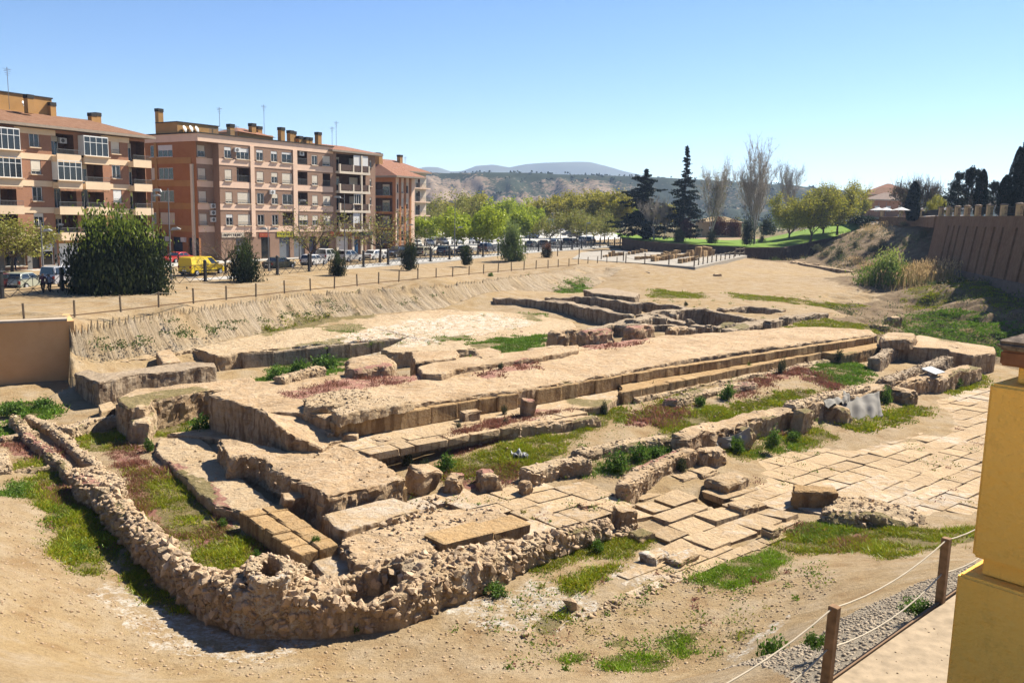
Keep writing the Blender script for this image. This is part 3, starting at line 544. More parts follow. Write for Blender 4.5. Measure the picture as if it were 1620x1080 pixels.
# --- left rubble walls
def wallpx(name, line, w, z, zb, label, amp=.10, mat=None, stones=(22, .08, .22), cut=None, zamp=.12, group=RW, cat="wall", nobj=0, bev=.12):
    pts = [P(x, y, z if len(q) == 0 else q[0]) for x, y, *q in line]; L = []; R = []
    for i, p in enumerate(pts):
        d = (pts[min(i+1, len(pts)-1)]-pts[max(i-1, 0)]); d = Vector((d.x, d.y)).normalized(); n = Vector((-d.y, d.x))
        ww = w*RND.uniform(.85, 1.15)/2
        L.append((p.x+n.x*ww, p.y+n.y*ww, p.z)); R.append((p.x-n.x*ww, p.y-n.y*ww, p.z))
    o = block(name, L+R[::-1], z, zb, amp=amp, bev=bev, cut=cut, mat=mat or ROCKPALE, world=True, label=label, cat=cat, group=group, zamp=zamp)
    if stones: rubble(o, *stones, nobj=nobj)
    return o
wallpx("shaft_rim", [(398, 903), (402, 886), (424, 877), (448, 882), (459, 898), (446, 912), (418, 917), (399, 906)], .36, 1.62, .7, "stone rim round a small dark shaft on top of the curved wall", stones=(34, .1, .26), amp=.05, zamp=.06, bev=.06, cut=.12)
wallpx("rubble_wall", [(22, 656), (48, 690), (98, 728), (112, 748)], .45, .7, .0, "thin rubble wall, left one of the pair flanking the narrow channel", nobj=40)
wallpx("rubble_wall", [(42, 656), (80, 670), (102, 688), (125, 712), (158, 738)], .45, .7, .0, "thin rubble wall, right one of the pair flanking the narrow channel", nobj=40)
wallpx("rubble_wall", [(0, 690), (60, 681)], .5, .55, 0, "low cross wall of small stones left of the channel, farther one")
wallpx("rubble_wall", [(20, 745), (100, 735)], .5, .4, 0, "low cross wall half buried in olive grass left of the channel")
wallpx("rubble_wall", [(-60, 705), (-2, 712), (4, 740)], .6, .7, 0, "rubble wall end cut off by the left edge near the green weeds")
jn = block("wall_junction", [(112, 742), (150, 735), (190, 752), (192, 772), (165, 778), (120, 765)], 1.0, -.1, amp=.14, bev=.15, cut=.17, mat=ROCKPALE, zamp=.15, label="thick square junction where the channel walls meet the curved wall", cat="ruin", group=RW); rubble(jn, 32, .12, .3, nobj=40)
wallpx("rubble_wall", [(100, 678), (150, 662), (200, 655)], .8, .8, 0, "low dry stone wall at the foot of the big buff wall end", nobj=40)
block("stone_slab", [(155, 640), (176, 634), (184, 645), (160, 652)], .8, .2, amp=.03, bev=.04, mat=SLAB, label="flat pale slab lying against the end of the long buff wall", cat="stone")
# --- tall buff walls, left
B1 = block("ashlar_wall", [(116, 590, 1.75), (138, 583, 1.8), (160, 589, 1.8), (190, 587, 1.75), (222, 582, 1.75), (300, 572, 1.75), (338, 573, 1.7), (343, 580, 1.6), (320, 580, 1.75), (222, 591, 1.75), (182, 599, 1.75), (156, 605, 1.7)], 1.75, 0, amp=.08, bev=.08, mat=ROCKGREY, zamp=.06, label="long buff wall with a smooth shaded face beside the concrete retaining wall", cat="ruin")
block("fallen_slab", [(247, 556), (268, 551), (288, 571), (258, 575)], 1.75, 1.0, amp=.06, mat=ROCK, label="tilted slab of fallen masonry lying behind the long buff wall", cat="stone")
B2 = block("ashlar_wall", [(183, 630), (212, 614), (300, 606), (399, 596), (408, 605), (388, 612), (322, 618), (245, 631), (232, 642), (200, 645)], 1.85, 0, amp=.12, bev=.12, mat=ROCK, zamp=.1, label="thick buff wall with a bulging rough end above the shaded pit", cat="ruin")
block("wall_stump", [(184, 633), (200, 622), (240, 634), (247, 650), (238, 668), (205, 668), (188, 650)], 1.3, 0, amp=.16, bev=.16, cut=.2, mat=ROCKPALE, zamp=.2, label="lumpy masonry stump closing the near end of the thick buff wall", cat="ruin", group=RW)
block("earth_ledge", [(116, 584), (150, 577), (200, 569), (260, 560), (312, 551), (322, 541), (250, 548), (180, 558), (112, 570)], 1.4, .4, amp=.16, bev=.08, mat=ROCKPALE, zamp=.15, label="low crumbling earth ledge along the foot of the bank behind the buff walls", cat="ruin")
block("rock_outcrop", [(698, 478), (740, 476), (800, 468), (870, 461), (928, 453), (932, 447), (870, 452), (800, 457), (740, 463), (694, 468)], 2.2, .9, amp=.32, bev=.1, mat=ROCKGREY, zamp=.5, label="dark rocky outcrop cut into the foot of the bank behind the wavy-topped wall", cat="ruin")
# --- terrace above the trench
T1 = block("rock_terrace", [(303, 551), (330, 545, 1.45), (400, 530, 1.5), (560, 502, 1.7), (680, 490, 1.88), (740, 490, 1.8), (840, 497, 1.65), (905, 508, 1.5), (915, 520), (870, 534), (752, 551), (722, 554), (655, 556), (618, 558), (604, 552), (632, 540), (643, 533), (505, 544), (432, 552), (384, 557), (345, 562)], 1.4, -.5, amp=.14, bev=.10, zamp=.06, mat=ROCKPALE, label="pale sandy terrace with a dark cleft face above the green trench", cat="ruin")
ashlar(T1, P(346, 561, 1.4), P(432, 553, 1.4), -.4, 1.28, .4, 2.0, [stone_mesh('cut', 200+i, ROCKGREY) for i in range(4)], name="rock_panel", jit=.12)
ashlar(T1, P(432, 553, 1.4), P(640, 534, 1.4), -.4, 1.28, .4, 2.2, [stone_mesh('cut', 210+i, ROCKGREY) for i in range(4)], name="rock_panel", jit=.12)
block("wall_stump", [(547, 567), (575, 560), (612, 560), (625, 568), (622, 578), (560, 582), (546, 580)], 2.95, -.2, amp=.14, bev=.2, mat=ROCK, zamp=.15, label="block of wall with a rounded top at the head of the trench", cat="ruin", group=RW)
wallpx("rubble_wall", [(440, 596), (470, 588), (508, 579)],   .7, 2.75, -.2, "low lumpy wall between the green trench and the red platform")
block("wall_stump", [(650, 556), (722, 553), (726, 560), (722, 566), (655, 572)], 2.85, -.2, amp=.08, mat=ROCK, label="square-faced wall stub standing beside the dark pit", cat="ruin", group=RW)
block("rock_step", [(660, 580), (700, 568), (850, 552), (915, 545), (915, 553), (860, 563), (720, 584), (700, 592), (668, 590)], 2.72, 1.0, amp=.06, mat=ROCK, label="low yellowish step along the back of the long platform", cat="ruin")
block("wall_stump", [(749, 553), (775, 548), (793, 555), (792, 562), (760, 568)], 2.75, 1.0, amp=.12, bev=.15, mat=ROCK, label="rounded wall stub at the near edge of the bright grass", cat="ruin", group=RW)
wallpx("rubble_wall", [(838, 552), (890, 546)], .7, 2.75, 1.0, "low wall remnant at the far edge of the bright grass", stones=None)
# --- back ruins
W7 = wallpx("ancient_wall", [(781, 471), (822, 471), (862, 474), (900, 478), (951, 489), (998, 498)], 1.1, 2.7, 1.1, "long thick wall with a wavy top at the back of the ruins", mat=ROCKGREY, stones=None, zamp=.35, cat="ruin")
wallpx("ancient_wall", [(864, 470), (925, 468), (1012, 480)], 1.0, 2.8, 1.2, "second thick wall rising behind the wavy-topped one", mat=ROCKGREY, stones=None, zamp=.3, cat="ruin")
block("rock_terrace", [(922, 458), (960, 455), (1012, 464), (1005, 470), (940, 464)], 3.2, 1.6, amp=.1, mat=ROCKGREY, label="flat-topped masonry block farthest back beside the sand flat", cat="ruin")
M8 = []
def rim(line, w, z, lab, zb=.6): M8.append(wallpx("ancient_wall", line, w, z, zb, lab, mat=ROCKGREY, stones=None, zamp=.25, cat="ruin", amp=.14))
rim([(1012, 497), (1038, 492), (1112, 488)], .9, 2.5, "far rim wall of the large square pit")
rim([(1112, 488), (1192, 503)], .9, 2.45, "right rim wall of the large square pit, shared with the smaller pit")
rim([(1030, 497), (1080, 508), (1128, 518)], 1.0, 2.35, "left rim wall of the large square pit")
rim([(1128, 517), (1165, 511), (1196, 504)], .8, 2.3, "near rim wall of the large square pit")
rim([(1140, 489), (1182, 484), (1240, 490)], .8, 2.45, "far rim wall of the small pit with weeds inside")
rim([(1150, 521), (1180, 514), (1225, 506), (1260, 499), (1305, 495)], 1.2, 2.4, "long tumbled wall on the right of the pits, ending by the red earth")
rim([(998, 479), (1020, 477), (1074, 484), (1095, 488)], .8, 2.6, "wall behind the narrow pit near the flat-topped block")
rim([(930, 522), (965, 512), (1000, 506), (1030, 500)], .9, 2.5, "crooked wall joining the wavy-topped wall and the square pit")
rim([(975, 515), (1020, 512), (1060, 514), (1100, 520)], .9, 2.4, "broken wall running along the near side of the square pit")
def boulder(px, py, z, sx, sy, sz, rz, label, name="boulder", cat="boulder", kind=None, mat=None, tilt=0, group=None):
    p = P(px, py, z); k = kind or 'cut'; o = block(name, [(p.x+a*math.cos(rz)-b*math.sin(rz), p.y+a*math.sin(rz)+b*math.cos(rz)) for a, b in ((-sx/2, -sy/2), (sx/2*.9, -sy/2), (sx/2, sy*.35), (-sx*.42, sy/2))], z+sz, min(z-.08, float(gz(p.x, p.y)[0])-.1), amp=.09 if k == 'cut' else .16, sc=.6, bev=min(sx, sy)*(.10 if k == 'cut' else .24), cut=.15 if p.y < 60 else .25, mat=mat or ROCK, world=True, label=label, cat=cat, group=group)
    o.rotation_euler = (tilt*.6, tilt, 0); return o
UA = math.atan2(UDIR[1], UDIR[0])
boulder(942, 543, 2.3, 3.2, 1.3, 1.0, UA, "large rounded boulder-like wall fragment on the back edge of the platform", kind='r')
boulder(1010, 535, 2.3, 3.0, 1.3, .95, UA, "second large wall fragment on the back edge beside the rounded one", kind='r')
boulder(882, 540, 2.2, 1.6, 1.2, .8, UA, "squarish fragment of wall at the end of the bright grass", kind='r')
boulder(906, 532, 2.2, 1.3, 1.0, .6, UA+.3, "smaller fragment just behind the squarish one by the grass", kind='r')
boulder(1070, 527, 2.3, 2.6, .9, .5, UA, "low flat fragment of wall farthest right on the platform's back edge", kind='r')
boulder(838, 490, 1.4, .9, .7, .6, UA, "small upright block against the wavy-topped wall", name="stone_block", cat="stone")
boulder(957, 506, 1.4, 1.6, 1.0, .7, UA, "broken lump at the right end of the wavy-topped wall", kind='r')
for i, (x, y) in enumerate(((1020, 505), (1045, 510), (1065, 503), (1090, 513), (985, 520), (1120, 523), (1000, 515), (1215, 517), (1240, 508))):
    boulder(x, y, 2.2, RND.uniform(.7, 1.5), RND.uniform(.6, 1.0), RND.uniform(.3, .6), RND.random()*3, ("lump of fallen masonry at the left end of the near pit wall", "lump of fallen masonry on the near side of the square pit", "lump of fallen masonry beside the left rim of the square pit", "lump of masonry at the near corner of the square pit", "low lump between the two big wall fragments and the crooked wall", "lump of masonry at the near tip of the square pit", "small lump in the angle of the crooked wall", "lump lying at the near end of the long tumbled wall", "lump beside the middle of the long tumbled wall")[i], kind='r', group="fallen lumps round the pits", mat=ROCKGREY)
boulder(1135, 440, 3.1, 1.1, .8, .6, .2, "single dark stone lying alone on the open sand flat", kind='r', cat="stone")
# --- ledge blocks and the near walls
boulder(742, 664, 1.45, 1.05, .6, .45, UA-.1, "oblong cut block lying on the paved ledge", name="stone_block", cat="stone")
boulder(831, 657, 1.45, .7, .6, .85, .3, "upright cut block standing on the paved ledge", name="stone_block", cat="stone", tilt=.08)
W2 = wallpx("ancient_wall", [(590, 697), (650, 688), (720, 680), (800, 672), (880, 661), (945, 655)], .95, 1.45, .2, "long pebbly wall edged with red plants parallel to the platform", mat=ROCK, stones=(7, .07, .2), zamp=.2, cat="ruin")
wallpx("ancient_wall", [(832, 742), (880, 731), (928, 725)], .85, .95, .1, "short low wall stub between the grass and the slab floor", stones=(20, .08, .24))
wallpx("ancient_wall", [(914, 712), (980, 700), (1058, 688)], .85, 1.0, .2, "low wall half hidden by tall green weeds", stones=(20, .08, .24))
wallpx("ancient_wall", [(985, 766), (1025, 735), (1060, 722), (1092, 712)], .8, .9, .0, "bent rough wall curving round behind the dark bushes", mat=ROCK, stones=(14, .1, .24), zamp=.2)
boulder(1122, 735, .2, 1.5, 1.0, .8, .4, "rough rock lump at the front end of the draped wall", kind='r')
W3 = wallpx("ancient_wall", [(1076, 690), (1130, 673), (1190, 657), (1252, 644), (1320, 627), (1394, 608), (1470, 590)], 1.15, 1.3, .0, "long thick wall with buttress lumps, draped with two sheets", mat=ROCK, stones=(3, .1, .22), zamp=.25, amp=.16, cat="ruin")
wallpx("ancient_wall", [(1472, 596), (1505, 588), (1543, 577)], 1.1, 1.2, .0, "far end of the draped wall beyond the information board", mat=ROCK, stones=(3, .1, .22), zamp=.2, amp=.14, cat="ruin")
wallpx("ancient_wall", [(1248, 640), (1300, 625), (1371, 609)], .7, 1.55, .4, "thin rubbly wall just behind the draped wall", stones=(30, .1, .25))
wallpx("ancient_wall", [(1397, 601), (1450, 581), (1500, 564)], .8, 1.6, .4, "thin grey wall in line behind the information board", stones=(20, .1, .25), mat=ROCKGREY)
for i, (x, y, s, lab) in enumerate(((1262, 672, 1.3, "leaning buttress lump beside the small draped sheet"), (1318, 668, 1.5, "bulging buttress lump left of the big grey sheet"), (1170, 705, 1.1, "low buttress lump under the small white sheet"), (1425, 638, 1.6, "buttress lump right of the big grey sheet"), (1458, 618, 1.2, "buttress lump just left of the information board"), (1490, 610, 1.3, "squat boulder right of the information board"))):
    boulder(x, y, .2, s*.8, s*1.1, .95, UA, lab, kind='r')
S5 = block("stone_step", [(978, 606), (1060, 592), (1160, 574), (1250, 560), (1330, 547), (1385, 540), (1395, 548), (1335, 561), (1300, 557), (1220, 571), (1150, 584), (1060, 603), (985, 619)], 1.72, .6, amp=.06, mat=ASHLAR, label="long row of squared blocks along the right half of the platform foot", cat="ruin")
ashlar(S5, P(985, 620, 1.72), P(1300, 558, 1.72), .85, 1.74, .45, 1.4, jit=.07)
wallpx("rubble_wall", [(1000, 630), (1090, 611), (1190, 592), (1310, 569)], .6, 1.25, .5, "low kerb of broken blocks below the squared row", stones=(8, .12, .3))
wallpx("rubble_wall", [(1060, 632), (1110, 618), (1190, 604)], .8, 1.35, .6, "short pale rubble wall with shrubs growing in front", stones=(18, .1, .25))
wallpx("ancient_wall", [(1384, 566), (1404, 553), (1424, 543)], .75, 1.65, .3, "rough wall crossing the right end of the platform", mat=ROCKGREY, stones=(8, .1, .25), zamp=.2)
block("stone_block", [(1392, 530), (1402, 524), (1448, 526), (1452, 533), (1440, 537), (1396, 537)], 2.4, 1.6, bev=.25, zamp=.15, amp=.13, mat=ROCK, label="big flat block raised on the right end of the platform", cat="ruin")
block("stone_platform", [(1404, 549), (1400, 539), (1455, 530), (1510, 539), (1574, 549), (1576, 558), (1540, 562), (1503, 556), (1499, 552), (1428, 547)], 1.75, -.1, amp=.08, mat=ROCK, label="low right-hand platform with a crisp edge before the green field", cat="ruin")
boulder(1412, 515, 1.3, 1.6, 1.0, .9, .3, "dark block standing at the left edge of the green field", kind='r')
boulder(1392, 520, 1.4, 1.8, .9, .4, .1, "low dark stones beside the block at the green field", kind='r')
boulder(1510, 565, .9, 1.6, 1.2, .9, .4, "rounded pale lump where the two thin walls end", kind='r')
boulder(1525, 590, .2, 2.2, 1.2, .5, .5, "flat split slab near the end of the draped wall", kind='r')
for x, y, sx, sy, sz, lab in ((662, 773, 1.15, 1.0, .95, "large leaning ochre boulder beside the podium corner"), (718, 775, 1.1, .8, .6, "pale lumpy boulder, left of the two behind the slab floor"), (770, 769, 1.35, .8, .6, "pale lumpy boulder, right of the two behind the slab floor"), (829, 780, .6, .55, .5, "small dark squarish stone casting a shadow on the slab floor")):
    o = boulder(x, y, .35, sx, sy, sz, .5+x*.01, lab, kind='cut' if x < 670 else 'r'); o.rotation_euler = (0, .25 if x < 670 else 0, 0)
for x, y, z, sx, sy, sz, rz, lab in ((463, 800, .55, 1.0, .7, .45, .6, "cut block leaning in the shade against the podium's left face"), (530, 690, 1.5, 1.3, .8, .3, UA, "flat broken slab at the foot of the rubble crust"), (552, 700, 1.3, .7, .6, .45, .2, "small tilted block beside the flat broken slab"), (590, 570, 2.3, .9, .6, .3, UA, "low stone at the back edge of the platform beside the rounded wall block"), (930, 800, .3, .9, .5, .14, UA, "thin flake of slab lying on the near paving"), (985, 820, .2, .8, .6, .4, .4, "red-brown block where the curved wall meets the paving"), (1268, 655, 1.2, 1.1, .7, .25, UA, "flat stone on top of the draped wall")):
    boulder(x, y, z, sx, sy, sz, rz, lab, name="stone_block", cat="stone", tilt=.08)
def scatter(name, spec, mat=STONE):
    P3 = []; S3 = []
    for poly, z, n, s0, s1 in spec:
        q = polyP(poly, z); k = 0
        while k < n:
            x = RND.uniform(q[:, 0].min(), q[:, 0].max()); y = RND.uniform(q[:, 1].min(), q[:, 1].max())
            k += 1
            if inpoly(np.array([x]), np.array([y]), q)[0]: P3.append((x, y, z)); S3.append(s0+(s1-s0)*RND.random()**2.5)
    join_stones(name, P3, S3, mat)
scatter("loose_stones", [([(630, 795), (690, 782), (700, 800), (640, 815)], .42, 60, .06, .25), ([(975, 835), (1010, 825), (1020, 845), (980, 850)], .1, 60, .08, .3), ([(940, 822), (1000, 812), (1005, 825), (950, 838)], .3, 40, .06, .22), ([(350, 700), (400, 700), (440, 730), (480, 760), (440, 770), (370, 730)], 1.42, 70, .05, .18), ([(460, 700), (540, 700), (640, 755), (520, 780), (450, 745)], 1.42, 160, .04, .16), ([(420, 660), (520, 660), (700, 630), (1100, 560), (900, 590), (600, 640)], 2.44, 160, .04, .2), ([(260, 690), (330, 700), (400, 770), (350, 790), (290, 740)], .54, 60, .04, .18), ([(700, 700), (900, 665), (960, 670), (760, 740)], .85, 90, .05, .2), ([(1000, 650), (1300, 600), (1320, 610), (1050, 680)], 1.0, 130, .05, .25), ([(380, 530), (640, 505), (760, 515), (640, 530), (420, 545)], 1.44, 120, .05, .2), ([(560, 830), (680, 805), (760, 815), (650, 850)], .82, 90, .05, .2)])
# --- paving
def paving(name, poly, z, label, lu, lv, tilt, gap, mats, jz=.02, skip=None, rotj=.02, limit=300, parent_kind='structure', amp=0):
    pw = polyP(poly, z); o = empty(name, (pw[:, 0].mean(), pw[:, 1].mean(), z-.3)); tag(o, kind=parent_kind)
    if label: tag(o, label, "pavement")
    pu = pw[:, :2]@UDIR; pv = pw[:, :2]@VDIR; v = pv.min(); cells = []
    while v < pv.max():
        hv = lv*RND.uniform(.8, 1.2); u = pu.min()-RND.random()*lu
        while u < pu.max():
            w = lu*RND.choice((.65, .85, 1.0, 1.0, 1.25, 1.5)); c = UDIR*(u+w/2)+VDIR*(v+hv/2)
            if inpoly(np.array([c[0]]), np.array([c[1]]), pw)[0] and not (skip is not None and inpoly(np.array([c[0]]), np.array([c[1]]), skip)[0]): cells.append((c, w, hv))
            u += w
        v += hv
    cells.sort(key=lambda t: t[0][1]); rest = []
    for i, (c, w, hv) in enumerate(cells):
        zz = z-.15+RND.uniform(-jz, jz); link("slab", RND.choice(mats), o, Vector((c[0], c[1], zz))-o.location, (RND.gauss(0, tilt), RND.gauss(0, tilt), UA+RND.gauss(0, rotj)), (w-gap*RND.uniform(.6, 1.6), hv-gap*RND.uniform(.6, 1.6), .32))
    return o, len(cells)
holeP = polyP([(1095, 785), (1120, 770), (1178, 790), (1170, 800), (1130, 806)], 0)
a, na = paving("stone_pavement", [(1100, 742), (1160, 724), (1290, 688), (1420, 652), (1565, 608), (1640, 605), (1660, 830), (1500, 818), (1440, 815), (1330, 798), (1262, 800), (1180, 792), (1130, 770)], .02, None, 1.5, 1.1, .014, .035, SLABM, .018)
b, nb = paving("stone_pavement", [(905, 782), (960, 768), (1000, 762), (1060, 748), (1100, 738), (1150, 735), (1140, 775), (1200, 790), (1260, 800), (1262, 815), (1180, 868), (1080, 890), (1010, 880), (1060, 858), (1000, 828), (985, 800)], .05, None, 1.7, 1.2, .045, .14, SLABM, .06, holeP, rotj=.05)
c, nc_ = paving("stone_pavement", [(640, 800), (700, 778), (800, 772), (880, 766), (960, 770), (1000, 790), (990, 812), (900, 830), (830, 848), (800, 815), (700, 806), (665, 806)], .33, None, 1.35, 1.1, .012, .05, SLABM, .02)
d_, nd_ = paving("stone_pavement", [(985, 905), (1070, 858), (1180, 868), (1250, 818), (1270, 825), (1220, 858), (1120, 905), (1010, 940), (960, 930)], -.02, None, 1.5, .6, .01, .05, SLABM, .015)
lp, nl = paving("stone_pavement", [(545, 700), (640, 690), (740, 668), (905, 645), (960, 640), (905, 655), (740, 690), (600, 712)], 1.47, None, 1.2, .8, .012, .04, SLABM, .015)
print("slabs", na, nb, nc_, nd_, nl)
# displaced slabs by the hole in the paving
for x, y, sx, sy, sz, lab in ((1150, 772, 2.0, 1.2, .5, "big undermined slab over the dark hole in the paving"), (1080, 762, 1.4, 1.0, .35, "cracked slab behind the hole, next to the bent wall"), (1112, 757, 1.3, .9, .4, "worn slab at the far rim of the hole in the paving"), (1175, 808, 1.4, .9, .35, "pale worn slab just right of the hole"), (1015, 850, .9, .7, .22, "small broken slab at the end of the curved wall"), (1220, 848, .7, .55, .35, "small red-brown stone beside the olive grass"), (1080, 888, 1.3, .7, .25, "white-crusted slab at the front edge of the paving"), (1035, 885, 1.0, .7, .28, "grey stone at the front edge of the paving")):
    boulder(x, y, -.05, sx, sy, sz, UA+.05, lab, name="displaced_slab", cat="stone", mat=SLAB)
boulder(1286, 800, -.05, 1.9, .9, .75, UA-.85, "squared slab set on edge in the paving beside the rubble heap", name="standing_slab", cat="stone", mat=ASHLAR)
hp = block("rubble_heap", [(1300, 806), (1330, 782), (1380, 785), (1440, 800), (1470, 815), (1440, 830), (1370, 822), (1310, 818)], .35, -.1, amp=.2, bev=.3, cut=.18, mat=ROCKPALE, zamp=.25, label="grey rubble heap beside the squared slab set on edge", cat="rubble heap"); rubble(hp, 24, .08, .26, nobj=40)
# --- line of stones in the foreground sand, and loose stones
pts = []; 
for k in range(120):
    t = RND.random(); x = 900+t*320; y = 985-t*130+RND.gauss(0, 5); pts.append((x, y))
join_stones("loose_stones", [np.array(G(x, y, 0)) for x, y in pts], [RND.uniform(.08, .26) for _ in pts], STONE)
for x, y, s, lab in ((905, 962, .5, "dark lump of stone at the start of the stone line in the sand"), (832, 1005, .28, "small stone pair beside the moss in the foreground sand"), (690, 962, .32, "rounded stone fallen in front of the curved wall")):
    p = G(x, y, 0); tag(link("loose_stone", RND.choice(RUB), None, p+Vector((0, 0, s*.2)), (x, y, 1), (s*1.3, s, s*.8)), lab, "stone")
# ------------------------------------------------------------------ built setting: streets, walls, fences
ASPH = plain("asphalt", (.17, .17, .165), .9, .2, var=.2, scale=.4); PAVE = plain("pavement_concrete", (.50, .48, .44), .9, .2, var=.1, scale=.6); PLAZA = plain("plaza_concrete", (.60, .57, .52), .9, .2, var=.08, scale=.2)
LAWN = NT("mown_lawn", .95, .1); LAWN = LAWN.done(LAWN.mix(LAWN.ramp(LAWN.noise(.5, 6, .7), .35, .65), (.12, .22, .018), (.21, .32, .035)), LAWN.bump(LAWN.noise(9, 4), .6, .05))
PINKC = plain("path_concrete", (.42, .325, .215), .92, .1, var=.22, scale=6)
IRON = plain("black_iron", (.018, .018, .02), .55, .4); WOOD = plain("weathered_post_wood", (.31, .18, .09), .85, .2, var=.3, scale=9); WOODG = plain("grey_brown_post_wood", (.20, .145, .095), .85, .2, var=.25, scale=9)
ROPE = plain("pale_rope", (.55, .47, .35), .9, .1); BOARD = plain("edging_board", (.27, .17, .10), .9, .1)
def sheet(name, poly, z, mat, th=.25, kind="structure"):
    pw = [P(x, y, z) for x, y in poly]; mb = MB(); mb.slab([(p.x, p.y) for p in pw], z-th, z); me = mb.mesh(name, mat)
    bm = bmesh.new(); bm.from_mesh(me); bmesh.ops.recalc_face_normals(bm, faces=bm.faces); bm.to_mesh(me); bm.free()
    o = link(name, me); tag(o, kind=kind); return o
def sheetw(name, poly, z, mat, th=.25, kind="structure"):
    mb = MB(); mb.slab(poly, z-th, z); me = mb.mesh(name, mat)
    bm = bmesh.new(); bm.from_mesh(me); bmesh.ops.recalc_face_normals(bm, faces=bm.faces); bm.to_mesh(me); bm.free()
    o = link(name, me); tag(o, kind=kind); return o
FENCE = [(4, 476), (99, 467), (180, 461), (258, 454), (325, 448), (385, 443), (439, 437), (489, 432), (533, 428), (575, 424), (614, 420.5), (648, 417.5), (681, 415), (711, 412), (738, 410), (764, 407.5), (788, 405), (810, 403), (831, 401), (852, 399), (870, 398), (888, 397), (905, 395.6), (920, 394.3), (935, 393), (949, 392), (962, 391), (972, 390.3), (981, 389.6)]
SZ = 4.1
fw = [P(x, y, SZ) for x, y in FENCE]
fdir = (fw[9]-fw[0]).normalized(); fprev = [fw[0]-fdir*(6.5*k) for k in (2, 1)]; FW_ = fprev+fw
fn = Vector((-fdir.y, fdir.x, 0))                     # towards the street
def off(i, d): 
    a = FW_[max(0, i-2)]; b = FW_[min(len(FW_)-1, i+2)]; t = (b-a).normalized(); return FW_[i]+Vector((-t.y, t.x, 0))*d
idx = range(0, len(FW_), 2)
def strip(name, d0, d1, z, mat, ext=0):
    A = [off(i, d0) for i in idx]; B = [off(i, d1) for i in idx]
    if ext:
        A = [A[0]-fdir*30]+A; B = [B[0]-fdir*30]+B
    return sheetw(name, [(p.x, p.y) for p in A+B[::-1]], z, mat)
strip("pavement", -.6, 3.2, SZ+.13, PAVE, 1); strip("road", 3.0, 18, SZ+.03, ASPH, 1); strip("pavement", 17.5, 27, SZ+.16, PAVE, 1)
sheet("plaza", [(640, 396), (720, 392), (800, 389), (900, 383), (985, 377), (1010, 367), (900, 363), (800, 365), (700, 368), (640, 375)], SZ+.06, PLAZA)
# hardstanding with the rows of column stones
sheet("gravel_court", [(905, 409), (960, 413), (1012, 416), (1100, 422.5), (1182, 404), (1120, 396), (1050, 391), (985, 394), (920, 399)], 4.22, plain("court_gravel", (.42, .38, .32), .95, .1, var=.15, scale=2), .9)
# lawn behind the low dark wall
GW = [(984, 377), (1010, 380.5), (1050, 384), (1100, 387), (1180, 391.5), (1240, 391), (1268, 386), (1300, 379), (1350, 369), (1385, 360)]
GB = [(1000, 392), (1020, 394), (1052, 397), (1100, 401), (1180, 408.5), (1235, 410), (1262, 407)]
DARKST = rockmat("dark_wall_stone", (.075, .045, .03), (.10, .065, .045), (.11, .075, .055), .8, streak=.3)
gwl = []
for (x, y), Y in zip(GW, (178, 176, 174, 172, 170, 172, 176, 182, 190, 200)): gwl.append(D(x, y, Y))
pts = [(p.x, p.y, p.z) for p in gwl]+[(p.x+.15, p.y+.9, p.z) for p in gwl[::-1]]
block("stone_retaining_wall", pts, 5.4, 1.5, amp=.08, bev=.06, cut=.8, mat=DARKST, world=True, label="long low dark stone wall holding up the lawn at the far end of the site", cat="wall")
def lawn():
    V = []; F = []; n = len(gwl)
    rows = [(.5, -.15), (8, .1), (18, .25), (40, .3)]
    for d, h in rows:
        for p in gwl: V.append((p.x*(1+d/180*.6), p.y+d, p.z+h*(1+5*min(1, max(0, (p.x-48)/25)))))
    for r in range(len(rows)-1):
        for i in range(n-1): F.append((r*n+i, r*n+i+1, (r+1)*n+i+1, (r+1)*n+i))
    o = link("lawn", mesh_from("lawn", V, F, True, [LAWN])); tag(o, kind="structure")
lawn()
# --- low toe wall of the terraced slope
tw = [P(1246, 405, 3.6), P(1252, 411, 3.4), P(1270, 417, 3.4), P(1300, 422, 3.4), P(1340, 428, 3.35), P(1378, 434, 3.3)]
block("stone_retaining_wall", [(p.x, p.y, p.z) for p in tw]+[(p.x+.6, p.y+.9, p.z) for p in tw[::-1]], 3.4, 2, amp=.07, cut=.5, bev=.06, mat=rockmat("toe_wall_stone", (.36, .26, .15), (.43, .32, .2), (.45, .35, .24)), world=True, label="low tan stone wall curving round the foot of the shrubby slope", cat="wall")
for x, y, lab in ((1262, 421, "toppled pale stones lying in front of the curved low wall"), (1283, 424, "second cluster of toppled pale stones before the curved low wall"), (1352, 440, "dark heap of stones near the big green bush")):
    boulder(x, y, 2.6, 3.2, 1.0, .8, .2, lab, kind='r', cat="stone", mat=ROCKGREY if x > 1300 else ROCK)
# --- concrete retaining wall, left
CONC = NT("stained_concrete", .9, .2); _n1 = CONC.noise(.5, 5, .6); _c = CONC.mix(CONC.ramp(_n1, .35, .65), (.80, .44, .18), (.90, .52, .24))
_s = CONC.noise(1.0, 3, .5, stretch=(.55, .55, .06)); _c = CONC.mix(CONC.math('MULTIPLY', CONC.ramp(_s, .60, .70), .7), _c, (.42, .17, .05))
CONC = CONC.done(_c, CONC.bump(CONC.noise(12, 4), .3, .02))
ra, rb = Vector(RETW[0]), Vector(RETW[1]); rd = (rb-ra).normalized(); rn = Vector((-rd.y, rd.x, 0))
rwall = empty("concrete_wall", (rb.x, rb.y, 0)); tag(rwall, "tall rust-streaked concrete retaining wall cut off by the left edge", "wall")
mb = MB(); L = (rb-ra).length
poly = [(ra.x, ra.y), (rb.x, rb.y), ((rb+rn*.55).x, (rb+rn*.55).y), ((ra+rn*.55).x, (ra+rn*.55).y)]
